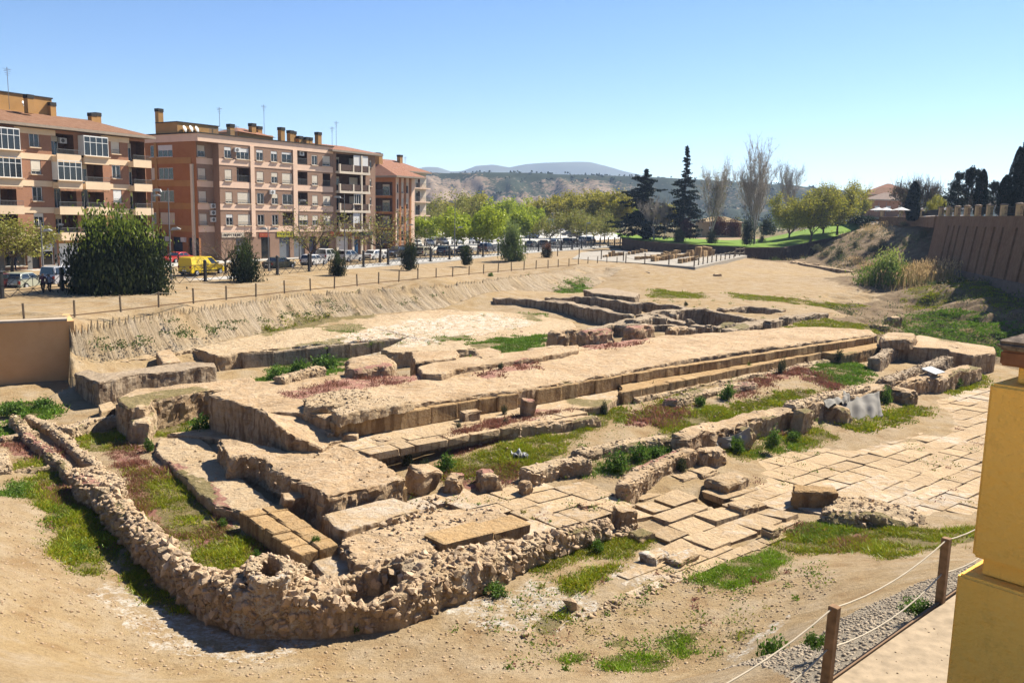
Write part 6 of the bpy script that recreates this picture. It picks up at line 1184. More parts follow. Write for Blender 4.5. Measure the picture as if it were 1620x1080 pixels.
def carmesh(t, panel):
    if (t, panel) in _cm: return _cm[(t, panel)]
    L, W, low, cab = PROF[t]; out = {}
    def lofted(poly, wf, bev):
        bm = bmesh.new(); n = len(poly); zs = [z for _, z in poly]; zm = min(zs)
        a = [bm.verts.new((x-L/2, -wf(x, z)/2, z)) for x, z in poly]; b = [bm.verts.new((x-L/2, wf(x, z)/2, z)) for x, z in poly]
        bm.faces.new(a[::-1]); bm.faces.new(b)
        for i in range(n): bm.faces.new((a[i], a[(i+1) % n], b[(i+1) % n], b[i]))
        bmesh.ops.recalc_face_normals(bm, faces=bm.faces)
        bmesh.ops.bevel(bm, geom=bm.edges[:], offset=bev, segments=2, affect='EDGES', clamp_overlap=True)
        return bm
    bm = lofted(low, lambda x, z: W*(1-.10*((x/L-.45)*2)**4)*(.97 if z < .3 else 1), .07)
    zb, ztop = cab[0][1], max(z for _, z in cab); bm2 = lofted(cab, lambda x, z: W*(.97-.17*(z-zb)/(ztop-zb)), .05)
    me = bpy.data.meshes.new("body"); bm.to_mesh(me); me2 = bpy.data.meshes.new("t"); bm2.to_mesh(me2); bm.from_mesh(me2); bm.to_mesh(me); bm.free(); bm2.free(); bpy.data.meshes.remove(me2)
    me.polygons.foreach_set("use_smooth", np.ones(len(me.polygons), bool)); me.materials.append(PT['white'])
    try: me.set_sharp_from_angle(angle=math.radians(35))
    except Exception: pass
    out['body'] = me
    def side(z): return W*(.97-.17*(z-zb)/(ztop-zb))/2+.006
    def at(x, z, s): return (x-L/2, s*side(z), z)
    za, zc = zb+.07, ztop-.11
    def edge(z, front):
        pts = cab if not front else cab[::-1]
        for (x0, z0), (x1, z1) in zip(pts, pts[1:]):
            if min(z0, z1) <= z <= max(z0, z1) and z0 != z1: return x0+(x1-x0)*(z-z0)/(z1-z0)
        return pts[1][0]
    rear0, rear1, fr0, fr1 = edge(za, 0)+.14, edge(zc, 0)+.12, edge(za, 1)-.16, edge(zc, 1)-.10
    split = [0, .5, 1] if not panel else [.76, 1]
    for s in (-1, 1):
        for k in range(len(split)-1):
            f0, f1 = split[k]+(.025 if k else 0), split[k+1]-.02; mb = MB()
            q = [at(rear0+(fr0-rear0)*f0, za, s), at(rear0+(fr0-rear0)*f1, za, s), at(rear1+(fr1-rear1)*f1, zc, s), at(rear1+(fr1-rear1)*f0, zc, s)]
            if s > 0: q = q[::-1]
            mb.quad(*q); out[('side_window', s, k)] = mb.mesh("side_window", CGL)
    def cross(z0, z1, front, nm):
        x0, x1 = edge(z0, front), edge(z1, front); dx = .012 if front else -.012; w0, w1 = side(z0)*.86, side(z1)*.84; mb = MB()
        q = [(x0-L/2+dx, -w0, z0+.004), (x0-L/2+dx, w0, z0+.004), (x1-L/2+dx, w1, z1+.004), (x1-L/2+dx, -w1, z1+.004)]; mb.quad(*(q if front else q[::-1])); out[nm] = mb.mesh(nm, CGL)
    cross(za, ztop-.08, True, "windscreen")
    if not panel: cross(za, ztop-.10, False, "rear_window")
    mb = MB(); mb.lathe([(.20, -.1), (.31, -.09), (.32, -.05), (.32, .05), (.31, .09), (.2, .1)], 16); out['wheel'] = mb.mesh("wheel", TYRE, True); mb = MB(); mb.lathe([(.20, .101), (.14, .112), (.04, .115)], 10); out['rim'] = mb.mesh("rim", RIM)
    zl = low[4][1]; mb = MB(); mb.box((L/2-.30, -.17, zl-.16), (L/2-.01, .17, zl-.02)); out['headlight'] = mb.mesh("headlight", HEADL)
    mb = MB(); mb.box((-L/2-.01, -.1, low[1][1]-.28), (-L/2+.12, .1, low[1][1]-.03)); out['tail_light'] = mb.mesh("tail_light", TAILL)
    mb = MB(); mb.box((L/2-.16, -W*.36, .24), (L/2+.03, W*.36, .42)); mb.box((-L/2-.03, -W*.36, .26), (-L/2+.16, W*.36, .46)); out['bumper'] = mb.mesh("bumper", PLASTIC)
    mb = MB(); mb.box((-L/2-.04, -.26, .52), (-L/2-.012, .26, .63)); out['plate'] = mb.mesh("number_plate", WHITE)
    mb = MB(); mb.box((fr0-L/2-.15, -.02, za+.03), (fr0-L/2+.05, .13, za+.16)); out['mirror'] = mb.mesh("mirror", PLASTIC)
    _cm[(t, panel)] = out; return out
def vehicle(name, cat, px, py, t, col, yaw, label, panel=False, z=None, group="vehicles parked along the street"):
    z = SZ+.05 if z is None else z; p = P(px, py, z); L, W, low, cab = PROF[t]; m = carmesh(t, panel)
    o = empty(name, tuple(p), yaw); tag(o, label, cat, group)
    b = link("body", m['body'], o); b.material_slots[0].link = 'OBJECT'; b.material_slots[0].material = PT[col]
    for k, me in m.items():
        if isinstance(k, tuple): link("side_window", me, o)
        elif k in ("windscreen", "rear_window", "bumper", "plate"): link("number_plate" if k == "plate" else k, me, o)
    for s in (-1, 1):
        for x in (-L/2+.78, L/2-.86):
            w = link("wheel", m['wheel'], o, (x, s*(W/2-.07), .32), (-s*math.pi/2, 0, 0)); link("rim", m['rim'], w)
        link("headlight", m['headlight'], o, (0, s*W*.33, 0)); link("tail_light", m['tail_light'], o, (0, s*W*.40, 0)); link("mirror", m['mirror'], o, (0, s*(W/2+.0), 0), scale=(1, s, 1))
    return o
RY = math.atan2(fdir.y, fdir.x)
NEAR = [("car", "car", 6, 459, 'hatch', 'maroon', RY, "dark car end cut off at the left edge behind the iron fence"), ("car", "car", 41, 457, 'hatch', 'greensilver', RY+.35, "pale greenish silver hatchback beside the two walking people"), ("van", "van", 106, 451, 'mpv', 'palegrey', RY+.1, "pale grey small van half hidden by the big evergreen"),
 ("sedan_car", "car", 442, 425, 'sedan', 'darkgreen', RY+.0, "dark green sedan behind the iron fence next to the second shrub"), ("car", "car", 497, 420, 'hatch', 'white', RY, "white hatchback with dark rear window behind the fence, by the roadside tree"), ("van", "van", 519, 413, 'mpv', 'white', RY+.15, "white tall estate car behind the shrub in the road lane"), ("car", "car", 553, 414, 'suv', 'white', RY-.05, "white crossover behind the third shrub and tall lamp post"), ("car", "car", 592, 410.5, 'sedan', 'white', RY, "small white sedan between the fence posts and the tree"),
 ("car", "car", 626, 407, 'suv', 'black', RY+math.pi, "black car facing left beside the white sedan"), ("car", "car", 648, 405, 'mpv', 'black', RY, "black tall car hidden behind the tall dark shrub"), ("car", "car", 672, 404.5, 'hatch', 'beige', RY, "beige hatchback behind the fence near the small bare tree"), ("car", "car", 704, 403, 'hatch', 'darkblue', RY+.1, "dark blue hatchback parked next to the beige one"), ("car", "car", 735, 401, 'sedan', 'black', RY, "black sedan behind the rounded fourth shrub"), ("car", "car", 771, 398, 'suv', 'darkblue', RY, "dark blue car beside the pale green bush"),
 ("car", "car", 842, 391, 'hatch', 'grey', RY, "grey hatchback right of the pale green bush"), ("car", "car", 859, 389.5, 'sedan', 'maroon', RY+math.pi, "dark red sedan behind the reddish shrub"), ("car", "car", 878, 388, 'sedan', 'grey', RY, "grey sedan between two plane tree trunks"), ("car", "car", 896, 387, 'suv', 'black', RY+.3, "black off-road car seen nose-on beyond the fence"), ("car", "car", 908, 386, 'hatch', 'black', RY, "black hatchback tucked beside the off-road car"), ("car", "car", 921, 385, 'mpv', 'white', RY+.2, "white van end between dark cars near the far end of the fence"), ("car", "car", 934, 384, 'suv', 'black', RY, "last dark car in the row by the far fence end")]
FAR = [("car", "car", 281, 416, 'sedan', 'red', RY+math.pi+.1, "red sedan across the road behind the yellow van"), ("car", "car", 343, 410.5, 'hatch', 'silver', RY+math.pi+.25, "silver hatchback behind the front of the yellow van"), ("car", "car", 415, 406.5, 'mpv', 'darkblue', RY+math.pi+.2, "dark blue car in front of the red shop sign"), ("car", "car", 449, 405, 'hatch', 'bluesilver', RY+math.pi+.4, "light blue silver hatchback in front of the yellow shop sign"), ("car", "car", 496, 400.5, 'hatch', 'white', RY+math.pi+.3, "white car behind the roadside tree near the long block"),
 ("car", "car", 543, 398, 'hatch', 'white', RY+math.pi+.2, "white car in front of the balcony block's shops"), ("car", "car", 571, 398, 'hatch', 'red', RY+math.pi+.3, "red hatchback in front of the blue shop poster"), ("car", "car", 598, 394.5, 'sedan', 'black', RY+math.pi+.3, "black sedan right of the red hatchback"), ("car", "car", 611, 393, 'mpv', 'darkblue', RY+math.pi+.4, "dark blue people carrier by the budding tree"), ("car", "car", 629, 391.5, 'suv', 'silver', RY+math.pi+.5, "silver car left of the tall dark shrub across the road"), ("car", "car", 660, 390, 'sedan', 'white', RY+math.pi+.6, "white car right of the tall dark shrub"), ("car", "car", 679, 389, 'hatch', 'white', RY+math.pi+.7, "white hatchback above the beige one"), ("car", "car", 700, 388, 'suv', 'grey', RY+math.pi+.8, "dark grey estate above the dark blue hatchback"), ("car", "car", 724, 387, 'suv', 'white', RY+math.pi+.8, "white four-by-four beside the double lamp post"), ("car", "car", 751, 386, 'hatch', 'white', RY+math.pi+.8, "white car behind the trunk of the largest roadside tree"), ("car", "car", 771, 384.5, 'hatch', 'silver', RY+math.pi+.8, "silver car above the dark blue one by the bush"), ("car", "car", 841, 377, 'mpv', 'white', RY+1.2, "white vehicle out on the bright plaza"), ("car", "car", 898, 373, 'suv', 'black', RY+1.5, "black car at the back of the plaza"), ("car", "car", 909, 376, 'mpv', 'grey', RY+1.6, "grey van at the back of the plaza")]
for a in NEAR+FAR: vehicle(*a)
yv = vehicle("delivery_van", "van", 320, 434.5, 'van', 'yellow', RY, "bright yellow delivery van with small dark blue emblem behind the iron fence", panel=True)
BLUEM = plain("emblem_blue", (.03, .03, .10), .5)
mb = MB()
for k in range(14):
    t = k/13*5.0; mb.box((-1.55+.13*math.cos(t), -.965, 1.42+.13*math.sin(t)), (-1.50+.13*math.cos(t), -.958, 1.47+.13*math.sin(t)))
for x, z, w in ((-1.6, 1.63, .06), (-1.5, 1.66, .06), (-1.42, 1.63, .06), (-1.55, 1.02, .18), (-1.3, 1.0, .22), (-1.0, 1.03, .16), (-.75, 1.0, .2)): mb.box((x, -.99 if z < 1.2 else -.955, z), (x+w, -.981 if z < 1.2 else -.945, z+.08))
mb.obj("emblem", BLUEM, yv)
mb = MB(); mb.box((-1.2, -.985, .42), (1.2, -.97, .56)); mb.obj("side_trim", PLASTIC, yv)
# ------------------------------------------------------------------ people on the pavement
SKIN = plain("skin", (.42, .25, .17), .6, .3)
def person(px, py, yaw, top, legs, hair, label, H=1.68, stride=.32):
    p = P(px, py, SZ+.14); o = empty("person", tuple(p), yaw); tag(o, label, "person", "people walking along the pavement")
    J = dict(pel=(0, 0, .92), ch=(0, 0, 1.32), nk=(0.01, 0, 1.46), hd=(.02, 0, 1.58), tp=(.02, 0, 1.70), lh=(0, .1, .88), lk=(stride*.55, .1, .48), la=(stride, .1, .08), lt=(stride+.16, .1, .04), rh=(0, -.1, .88), rk=(-.02, -.1, .47), ra=(-stride, -.1, .12), rt=(-stride+.14, -.1, .04), ls=(0, .2, 1.38), le=(-.12, .24, 1.1), lw=(-.02, .24, .88), rs=(0, -.2, 1.38), re=(.08, -.24, 1.1), rw=(.25, -.22, .92))
    R = dict(pel=.15, ch=.165, nk=.06, hd=.105, tp=.07, lh=.10, lk=.065, la=.045, lt=.035, rh=.10, rk=.065, ra=.045, rt=.035, ls=.065, le=.048, lw=.036, rs=.065, re=.048, rw=.036)
    ks = list(J); E = [('pel', 'ch'), ('ch', 'nk'), ('nk', 'hd'), ('hd', 'tp'), ('pel', 'lh'), ('lh', 'lk'), ('lk', 'la'), ('la', 'lt'), ('pel', 'rh'), ('rh', 'rk'), ('rk', 'ra'), ('ra', 'rt'), ('ch', 'ls'), ('ls', 'le'), ('le', 'lw'), ('ch', 'rs'), ('rs', 're'), ('re', 'rw')]
    me = bpy.data.meshes.new("body"); me.from_pydata([J[k] for k in ks], [(ks.index(a), ks.index(b)) for a, b in E], []); t = bpy.data.objects.new("tmp", me); COL.objects.link(t)
    t.modifiers.new("s", 'SKIN'); 
    for i, k in enumerate(ks): me.skin_vertices[0].data[i].radius = (R[k], R[k]*(.8 if k in ('ch', 'pel') else 1)); me.skin_vertices[0].data[i].use_root = (k == 'pel')
    sb = t.modifiers.new("d", 'SUBSURF'); sb.levels = 1; dg = bpy.context.evaluated_depsgraph_get(); dg.update(); m2 = bpy.data.meshes.new_from_object(t.evaluated_get(dg)); bpy.data.objects.remove(t)
    for m in (SKIN, top, legs, hair): m2.materials.append(m)
    for f in m2.polygons:
        c = f.center; f.material_index = 3 if c.z > 1.64 or (c.z > 1.55 and c.x < -.02) else (0 if c.z > 1.47 or (abs(c.y) > .2 and c.z < 1.08 and c.z > .8) else (1 if c.z > .95 else 2)); f.use_smooth = True
    m2.name = "body"; link("body", m2, o, scale=(H/1.72,)*3)
DK = plain("dark_cloth", (.02, .022, .03), .9); PUR = plain("striped_purple_top", (.16, .07, .10), .9, var=.5, scale=12); LB = plain("pale_blue_shirt", (.42, .46, .55), .9); NV = plain("navy_cloth", (.03, .04, .10), .9); HR = plain("dark_hair", (.05, .03, .02), .7)
person(69, 466, RY+math.pi+.6, PUR, DK, HR, "person in a striped purple top and dark trousers striding beside the fence", 1.72, .36); person(79, 465, RY+math.pi+.6, LB, DK, HR, "person in a pale blue shirt and dark trousers just behind the striped one", 1.62, .28); person(24.5, 428, RY, NV, NV, HR, "person in navy clothes half hidden by the tree trunk at the shop window", 1.65, .12)
# ------------------------------------------------------------------ vegetation
KLEAF = .72
def leafmat(name, trans=.35, rough=.7):
    m = bpy.data.materials.new(name); m.use_nodes = True; t = m.node_tree; t.nodes.clear()
    a = t.nodes.new("ShaderNodeAttribute"); a.attribute_name = "col"; d = t.nodes.new("ShaderNodeBsdfDiffuse"); tr = t.nodes.new("ShaderNodeBsdfTranslucent"); mx = t.nodes.new("ShaderNodeMixShader"); o = t.nodes.new("ShaderNodeOutputMaterial")
    g = t.nodes.new("ShaderNodeBsdfGlossy"); g.inputs["Roughness"].default_value = .45; mx2 = t.nodes.new("ShaderNodeMixShader"); mx2.inputs[0].default_value = .012
    t.links.new(a.outputs[0], d.inputs[0]); t.links.new(a.outputs[0], tr.inputs[0]); mx.inputs[0].default_value = trans
    t.links.new(d.outputs[0], mx.inputs[1]); t.links.new(tr.outputs[0], mx.inputs[2]); t.links.new(mx.outputs[0], mx2.inputs[1]); t.links.new(g.outputs[0], mx2.inputs[2]); t.links.new(mx2.outputs[0], o.inputs[0]); return m
LEAF = leafmat("leaf"); NEEDLE = leafmat("needles", .12); BLADE = leafmat("grass_blade", .3)
BARK = plain("grey_brown_bark", (.13, .10, .075), .95, .1, var=.3, scale=5); BARKP = plain("pale_bark", (.46, .41, .34), .95, .1, var=.25, scale=4); TWIG = plain("reddish_twig", (.17, .11, .08), .95, .1)
def leaf_mesh(name, P_, size, col, mat, up=0.0, aspect=.55, rs=0):
    r = np.random.default_rng(rs+len(P_)); n = len(P_); a = r.normal(size=(n, 3)); a[:, 2] += up*2; a /= np.linalg.norm(a, axis=1)[:, None]; b = r.normal(size=(n, 3)); b -= a*np.sum(a*b, 1)[:, None]; b /= np.linalg.norm(b, axis=1)[:, None]
    s = (size*r.uniform(.6, 1.3, n))[:, None] if np.isscalar(size) else size[:, None]; c = P_
    V = np.stack([c-a*s*.5, c+b*s*.5*aspect, c+a*s*.5, c-b*s*.5*aspect], 1).reshape(-1, 3); F = np.arange(4*n).reshape(n, 4)
    me = mesh_from(name, V, F, False, [mat]); C = np.ones((4*n, 4)); C[:, :3] = np.repeat(col, 4, 0); setcol(me, "col", C); return me
def colmix(r, n, cols, w=None, var=.18):
    cols = np.array(cols); k = r.choice(len(cols), n, p=w); c = cols[k]*(1+r.uniform(-var, var, (n, 1))); return np.clip(c*KLEAF, .002, .9)
def skeleton(seed, H, trunk, r0, levels, nch, ang, lenf, upw, envelope=None, first=None):
    """a tapering trunk with limbs that fork; returns tube pieces and the twig points"""
    r = random.Random(seed); segs = []; tips = []
    def grow(p, d, L, rad, lv):
        n = 3 if lv else 4; q = p
        for k in range(n):
            d2 = (d+Vector((r.gauss(0, .10), r.gauss(0, .10), r.gauss(0, .06)+upw*.12))).normalized(); e = q+d2*(L/n); ra = rad*(1-.45*k/n); rb = rad*(1-.45*(k+1)/n); segs.append((q, e, ra, rb)); q = e; d = d2
            if lv >= levels-1: tips.append(q)
            if lv < levels and k >= 1-(lv > 0):
                for _ in range(nch[lv] if k < n-1 else nch[lv]+1):
                    az = r.uniform(0, 2*math.pi); t = math.radians(r.gauss(ang[lv], 8)); a = d.orthogonal().normalized(); b = d.cross(a); nd = (d*math.cos(t)+(a*math.cos(az)+b*math.sin(az))*math.sin(t)).normalized(); nd = (nd+Vector((0, 0, upw*.25))).normalized()
                    grow(q, nd, L*lenf[lv]*r.uniform(.7, 1.15), rb*.55, lv+1)
    base = Vector((0, 0, 0)); d = Vector((r.gauss(0, .03), r.gauss(0, .03), 1)).normalized(); q = base
    for k in range(3):
        e = q+d*(trunk/3); segs.append((q, e, r0*(1.25-.2*k), r0*(1.05-.2*k) if k < 2 else r0*.72)); q = e; d = (d+Vector((r.gauss(0, .04), r.gauss(0, .04), 0))).normalized()
    for i in range(first or 5):
        az = 2*math.pi*(i+r.random()*.6)/(first or 5); t = math.radians(r.gauss(ang[0], 9)); nd = Vector((math.cos(az)*math.sin(t), math.sin(az)*math.sin(t), math.cos(t))); grow(q-Vector((0, 0, r.random()*trunk*.15)), nd, (H-trunk)*.62*r.uniform(.8, 1.1), r0*.5, 1)
    return segs, tips
def wood_mesh(name, segs, mat, minr=.012):
    V = []; F = []; o = 0
    for p, q, a, b in segs:
        n = 6 if a > .08 else (4 if a > .03 else 3); d = (q-p); 
        if d.length < 1e-5: continue
        d.normalize(); u = d.orthogonal().normalized(); w = d.cross(u); a = max(a, minr); b = max(b, minr)
        for c, rr in ((p, a), (q, b)):
            for k in range(n): t = 2*math.pi*k/n; V.append(c+u*(rr*math.cos(t))+w*(rr*math.sin(t)))
        F += [(o+k, o+(k+1) % n, o+n+(k+1) % n, o+n+k) for k in range(n)]; o += 2*n
    return mesh_from(name, [tuple(v) for v in V], F, True, [mat])
def put_tree(meshes, px, py, pyt, label, group, hmodel, z=None, Y=None, wf=1.0, name="tree", cat="tree", rz=None):
    p = P(px, py, SZ if z is None else z) if Y is None else D(px, py, Y); top = D(px, pyt, p.y).z; s = (top-p.z)/hmodel
    o = empty(name, tuple(p), RND.random()*6.28 if rz is None else rz); o.scale = (s*wf, s*wf, s); tag(o, label, cat, group)
    for nm, me in meshes: link(nm, me, o)
    return o
# street plane trees: three leafy kinds, one budding kind, two bare
def plane_tree(seed, leaves, cols, w, bark=BARK, size=.48, H=9.0, ang=(52, 38, 40, 45), nch=(2, 2, 2, 1), extra=1.0):
    segs, tips = skeleton(seed, H, 2.5, .17, 3, nch, ang, (1, .62, .55, .5), .35, first=6)
    wood = wood_mesh("trunk", segs, bark); r = np.random.default_rng(seed); T = np.array([tuple(t) for t in tips]); k = r.integers(len(T), size=leaves); Pn = T[k]+r.normal(size=(leaves, 3))*np.array([.42, .42, .38])*extra
    Pn = Pn[Pn[:, 2] > 2.2]
    zt = max(T[:, 2].max(), 1); out = [("trunk", wood)]
    if leaves: out.append(("crown", leaf_mesh("crown", Pn, size, colmix(r, len(Pn), cols, w), LEAF, rs=seed)))
    return out, zt+.3
YG = [(.37, .44, .03), (.47, .54, .045), (.26, .34, .03)]; OLV = [(.25, .26, .05), (.33, .33, .065), (.30, .25, .08)]; GLD = [(.40, .36, .035), (.47, .42, .06), (.28, .25, .04)]
KG = [plane_tree(s, 9500, YG, [.45, .35, .2]) for s in (3, 4, 5)]; KB = [plane_tree(s, 5200, OLV, [.4, .4, .2], size=.36) for s in (8, 9)]; KO = [plane_tree(s, 11000, GLD, [.45, .3, .25], ang=(38, 34, 36, 40)) for s in (11, 12)]; KS = [plane_tree(s, 1500, OLV+[(.24, .14, .06)], [.3, .3, .2, .2], size=.26) for s in (17, 18)]; KN = [plane_tree(s, 160, [(.22, .10, .06), (.2, .18, .06)], [.6, .4], bark=BARK, size=.22) for s in (14, 15)]
GS = "trees along the street"
TREES = [(KB[0], 19, 434, 331, "olive leaved tree in front of the dark shopfront at the left edge"), (KN[0], 357, 434, 350, "bare branching tree between the yellow van and the second shrub"), (KN[1], 411, 402, 334, "bare reddish tree before the red shop sign"), (KS[0], 492, 425, 322, "budding tree with a sparse crown in front of the white hatchback"), (KS[1], 601, 416, 324, "budding tree with brownish crown beside the tall dark shrub"), (KG[0], 660, 392, 333, "bright green tree in front of the orange block"), (KN[0], 683, 407, 362, "small bare tree above the beige car"), (KB[1], 700, 380, 318, "sparse green tree left of the double lamp post, farther back"), (KG[1], 756, 403, 322, "largest roadside plane tree, its forked trunk behind the shrubs"), (KG[2], 722, 390, 338, "bright green tree just behind the double lamp post"), (KG[0], 812, 389, 326, "yellow green tree rising behind the pale bush"), (KB[0], 870, 390, 334, "plane tree with a dark forked trunk on the plaza edge"), (KG[1], 838, 382, 325, "bright tree behind the plaza with no visible trunk"), (KB[1], 913, 391, 325, "greyish green plane tree by the far part of the iron fence"), (KB[0], 940, 388, 328, "slim plane tree just left of the last pair"), (KB[1], 956, 384, 322, "plane tree nearest to the big dark conifer")]
for (ms, hm), x, y, t, lab in TREES: put_tree(ms, x, y, t, lab, GS, hm, name="plane_tree", wf=1.12)
BACK = [(KO[0], 735, 372, 306, "golden tree behind the roadside row, first from the cream block"), (KB[0], 706, 376, 298, "tall thin tree at the end of the street beside the cream block"), (KG[1], 780, 370, 312, "bright green treetop behind the largest roadside tree"), (KG[2], 815, 368, 310, "bright green treetop above the pale bush"), (KO[1], 852, 366, 312, "golden green treetop behind the plaza, left one"), (KO[0], 900, 366, 303, "tall rounded golden tree behind the plaza"), (KO[1], 936, 364, 299, "taller rounded golden tree next to it on the right"), (KO[0], 968, 366, 302, "golden tree half hidden by the big dark conifer"), (KG[0], 1000, 368, 316, "yellow green tree peeping out between the two conifers"), (KO[1], 1050, 368, 322, "golden green tree behind the spired conifer"), (KG[1], 680, 378, 330, "bright green treetop beside the cream block")]
for (ms, hm), x, y, t, lab in BACK: put_tree(ms, x, y, t, lab, "trees behind the plaza", hm, Y=238+RND.uniform(-15, 25), name="plane_tree", wf=1.2)
# a far-off belt of trees that reads as one mass
r = np.random.default_rng(5); Pn = []; 
for k in range(220): 
    x = r.uniform(-190, 330); y = r.uniform(330, 620); h = r.uniform(5, 9); c = np.array([x, y, 4+h*.5]); Pn.append(c+r.normal(size=(70, 3))*np.array([h*.32, h*.32, h*.24]))
Pn = np.concatenate(Pn); o = link("woodland", leaf_mesh("woodland", Pn, 1.3, colmix(r, len(Pn), [(.05, .075, .03), (.09, .12, .035), (.16, .17, .05)], [.5, .3, .2]), LEAF)); tag(o, kind="stuff")
hv = np.where((HV > .45) & (HT > .03))[0]; sel = r.choice(hv, 1500); Pn = np.repeat(np.stack([HX[sel], HY[sel], HZ[sel]+1.2], 1), 7, 0)+r.normal(size=(1500*7, 3))*np.array([1.8, 1.8, .9]); o = link("woodland", leaf_mesh("woodland", Pn, 2.8, colmix(r, len(Pn), [(.03, .045, .022), (.05, .065, .03)]), NEEDLE, aspect=.9)); tag(o, kind="stuff")
# conifers
def conifer(seed, H, rad, gap=.0, spire=.2, drop=.25, dens=46, col=((.012, .020, .012), (.022, .034, .018))):
    r = np.random.default_rng(seed); segs = [(Vector((0, 0, 0)), Vector((0, 0, H*.5)), .32, .2), (Vector((0, 0, H*.5)), Vector((0, 0, H)), .2, .03)]; pts = []
    z = H*.06
    while z < H*.985:
        t = z/H; R = rad*((1-t)**.7)*(1.0 if t < 1-spire else .42)*r.uniform(.4, 1.2)+.2; nb = int(r.integers(3, 6))
        for k in range(nb):
            az = r.uniform(0, 6.28); L = R*r.uniform(.45, 1.15); e = Vector((math.cos(az)*L, math.sin(az)*L, z-drop*L*r.uniform(-.4, 1.8)+.12*L)); segs.append((Vector((0, 0, z)), e, .05, .015)); n = int(dens*L/rad*2.2)+8; f = r.random(n)**.7
            q = np.array([0, 0, z])[None]*(1-f[:, None])+np.array(e)[None]*f[:, None]; q += r.normal(size=(n, 3))*np.array([.22, .22, .10])*(.5+L/rad); q[:, 2] -= np.abs(r.normal(size=n))*.16; pts.append(q)
        z += H*r.uniform(.012, .028)*(1+gap)
    Pn = np.concatenate(pts); return [("trunk", wood_mesh("trunk", segs, BARK)), ("crown", leaf_mesh("crown", Pn, .62, colmix(r, len(Pn), col), NEEDLE, aspect=.42, rs=seed))], H
c1_, h1_ = conifer(21, 18, 7.6, 0, .08, dens=90); c2_, h2_ = conifer(22, 24, 6.2, .1, .34, dens=60)
put_tree(c1_, 1018, 378, 266, "broad dark conifer at the left corner of the lawn", "conifers on the lawn", h1_, Y=186, name="conifer_tree", wf=1.35); put_tree(c2_, 1080, 382, 229, "tall ragged conifer with a bare spire on the lawn", "conifers on the lawn", h2_, Y=184, name="conifer_tree")
# bare poplars
def poplar(seed, H, bark=BARKP, nch=(3, 2, 2, 1), ang=(14, 24, 28, 30), buds=0, trunk=3.0, first=5, upw=.9, cols=None, mr=.03):
    segs, tips = skeleton(seed, H, trunk, .26, 3, nch, ang, (1, .6, .5, .45), upw, first=first); r = np.random.default_rng(seed); out = [("trunk", wood_mesh("trunk", segs, bark, mr))]; T = np.array([tuple(t) for t in tips])
    tw = []
    for t in tips:
        for _ in range(4): d = Vector((r.normal()*.35, r.normal()*.35, abs(r.normal())*.8+.25)); tw.append((t, t+d*1.2, mr*.7, mr*.5))
    out.append(("twigs", wood_mesh("twigs", tw, bark, mr*.5)))
    if buds: k = r.integers(len(T), size=buds); out.append(("crown", leaf_mesh("crown", T[k]+r.normal(size=(buds, 3))*.55, .40, colmix(r, buds, cols), LEAF)))
    return out, T[:, 2].max()+.8
pA, hA = poplar(31, 24, first=7, mr=.034, ang=(13, 18, 24, 28), upw=1.1); pB, hB = poplar(32, 20, nch=(2, 2, 2, 1), buds=500, cols=[(.26, .27, .06), (.3, .3, .1)]); pC, hC = poplar(34, 12, nch=(2, 2, 1, 1), ang=(24, 28, 30, 30))
put_tree(pA, 1193, 386, 214, "tallest bare poplar with many pale upright limbs", "bare trees on the lawn", hA, Y=178, name="poplar_tree", wf=1.35); put_tree(pB, 1124, 384, 246, "slender bare poplar with greenish lower twigs beside the tallest one", "bare trees on the lawn", hB, Y=183, name="poplar_tree"); put_tree(pC, 1034, 380, 310, "small white-barked bare tree in front of the broad conifer", "bare trees on the lawn", hC, Y=181, name="poplar_tree"); put_tree(pC, 1051, 379, 325, "thin white-barked bare tree right of the small one", "bare trees on the lawn", hC, Y=184, name="poplar_tree", wf=.7); put_tree(pB, 1247, 352, 250, "distant bare poplar showing above the yellow green trees", "bare trees on the lawn", hB, Y=262, name="poplar_tree"); pass
# yellow green airy trees
yA, hyA = poplar(41, 11, bark=BARK, nch=(2, 2, 2, 1), ang=(34, 36, 40, 45), buds=10000, trunk=2.2, upw=.4, mr=.014, cols=[(.43, .42, .045), (.52, .47, .06), (.32, .33, .04)]); yB, hyB = poplar(42, 11, bark=BARK, nch=(2, 2, 2, 1), ang=(38, 38, 40, 45), buds=12000, trunk=2.0, upw=.3, mr=.014, cols=[(.45, .43, .05), (.54, .48, .07), (.33, .34, .04)])
put_tree(yA, 1282, 385, 291, "airy yellow green tree on the lawn with a dark forked trunk", "yellow green trees at the end of the lawn", hyA, Y=181, name="airy_tree", wf=1.1); put_tree(yB, 1324, 372, 281, "fuller yellow green tree at the right end of the lawn", "yellow green trees at the end of the lawn", hyB, Y=190, name="airy_tree", wf=1.1); put_tree(yB, 1248, 382, 300, "yellow green tree half hidden behind the airy one", "yellow green trees at the end of the lawn", hyB, Y=196, name="airy_tree"); put_tree(yA, 1362, 350, 308, "small bright green tree beside the brown houses", "yellow green trees at the end of the lawn", hyA, Y=214, name="airy_tree"); put_tree(yB, 1302, 375, 288, "yellow green tree between the airy and the fuller one", "yellow green trees at the end of the lawn", hyB, Y=196, name="airy_tree")
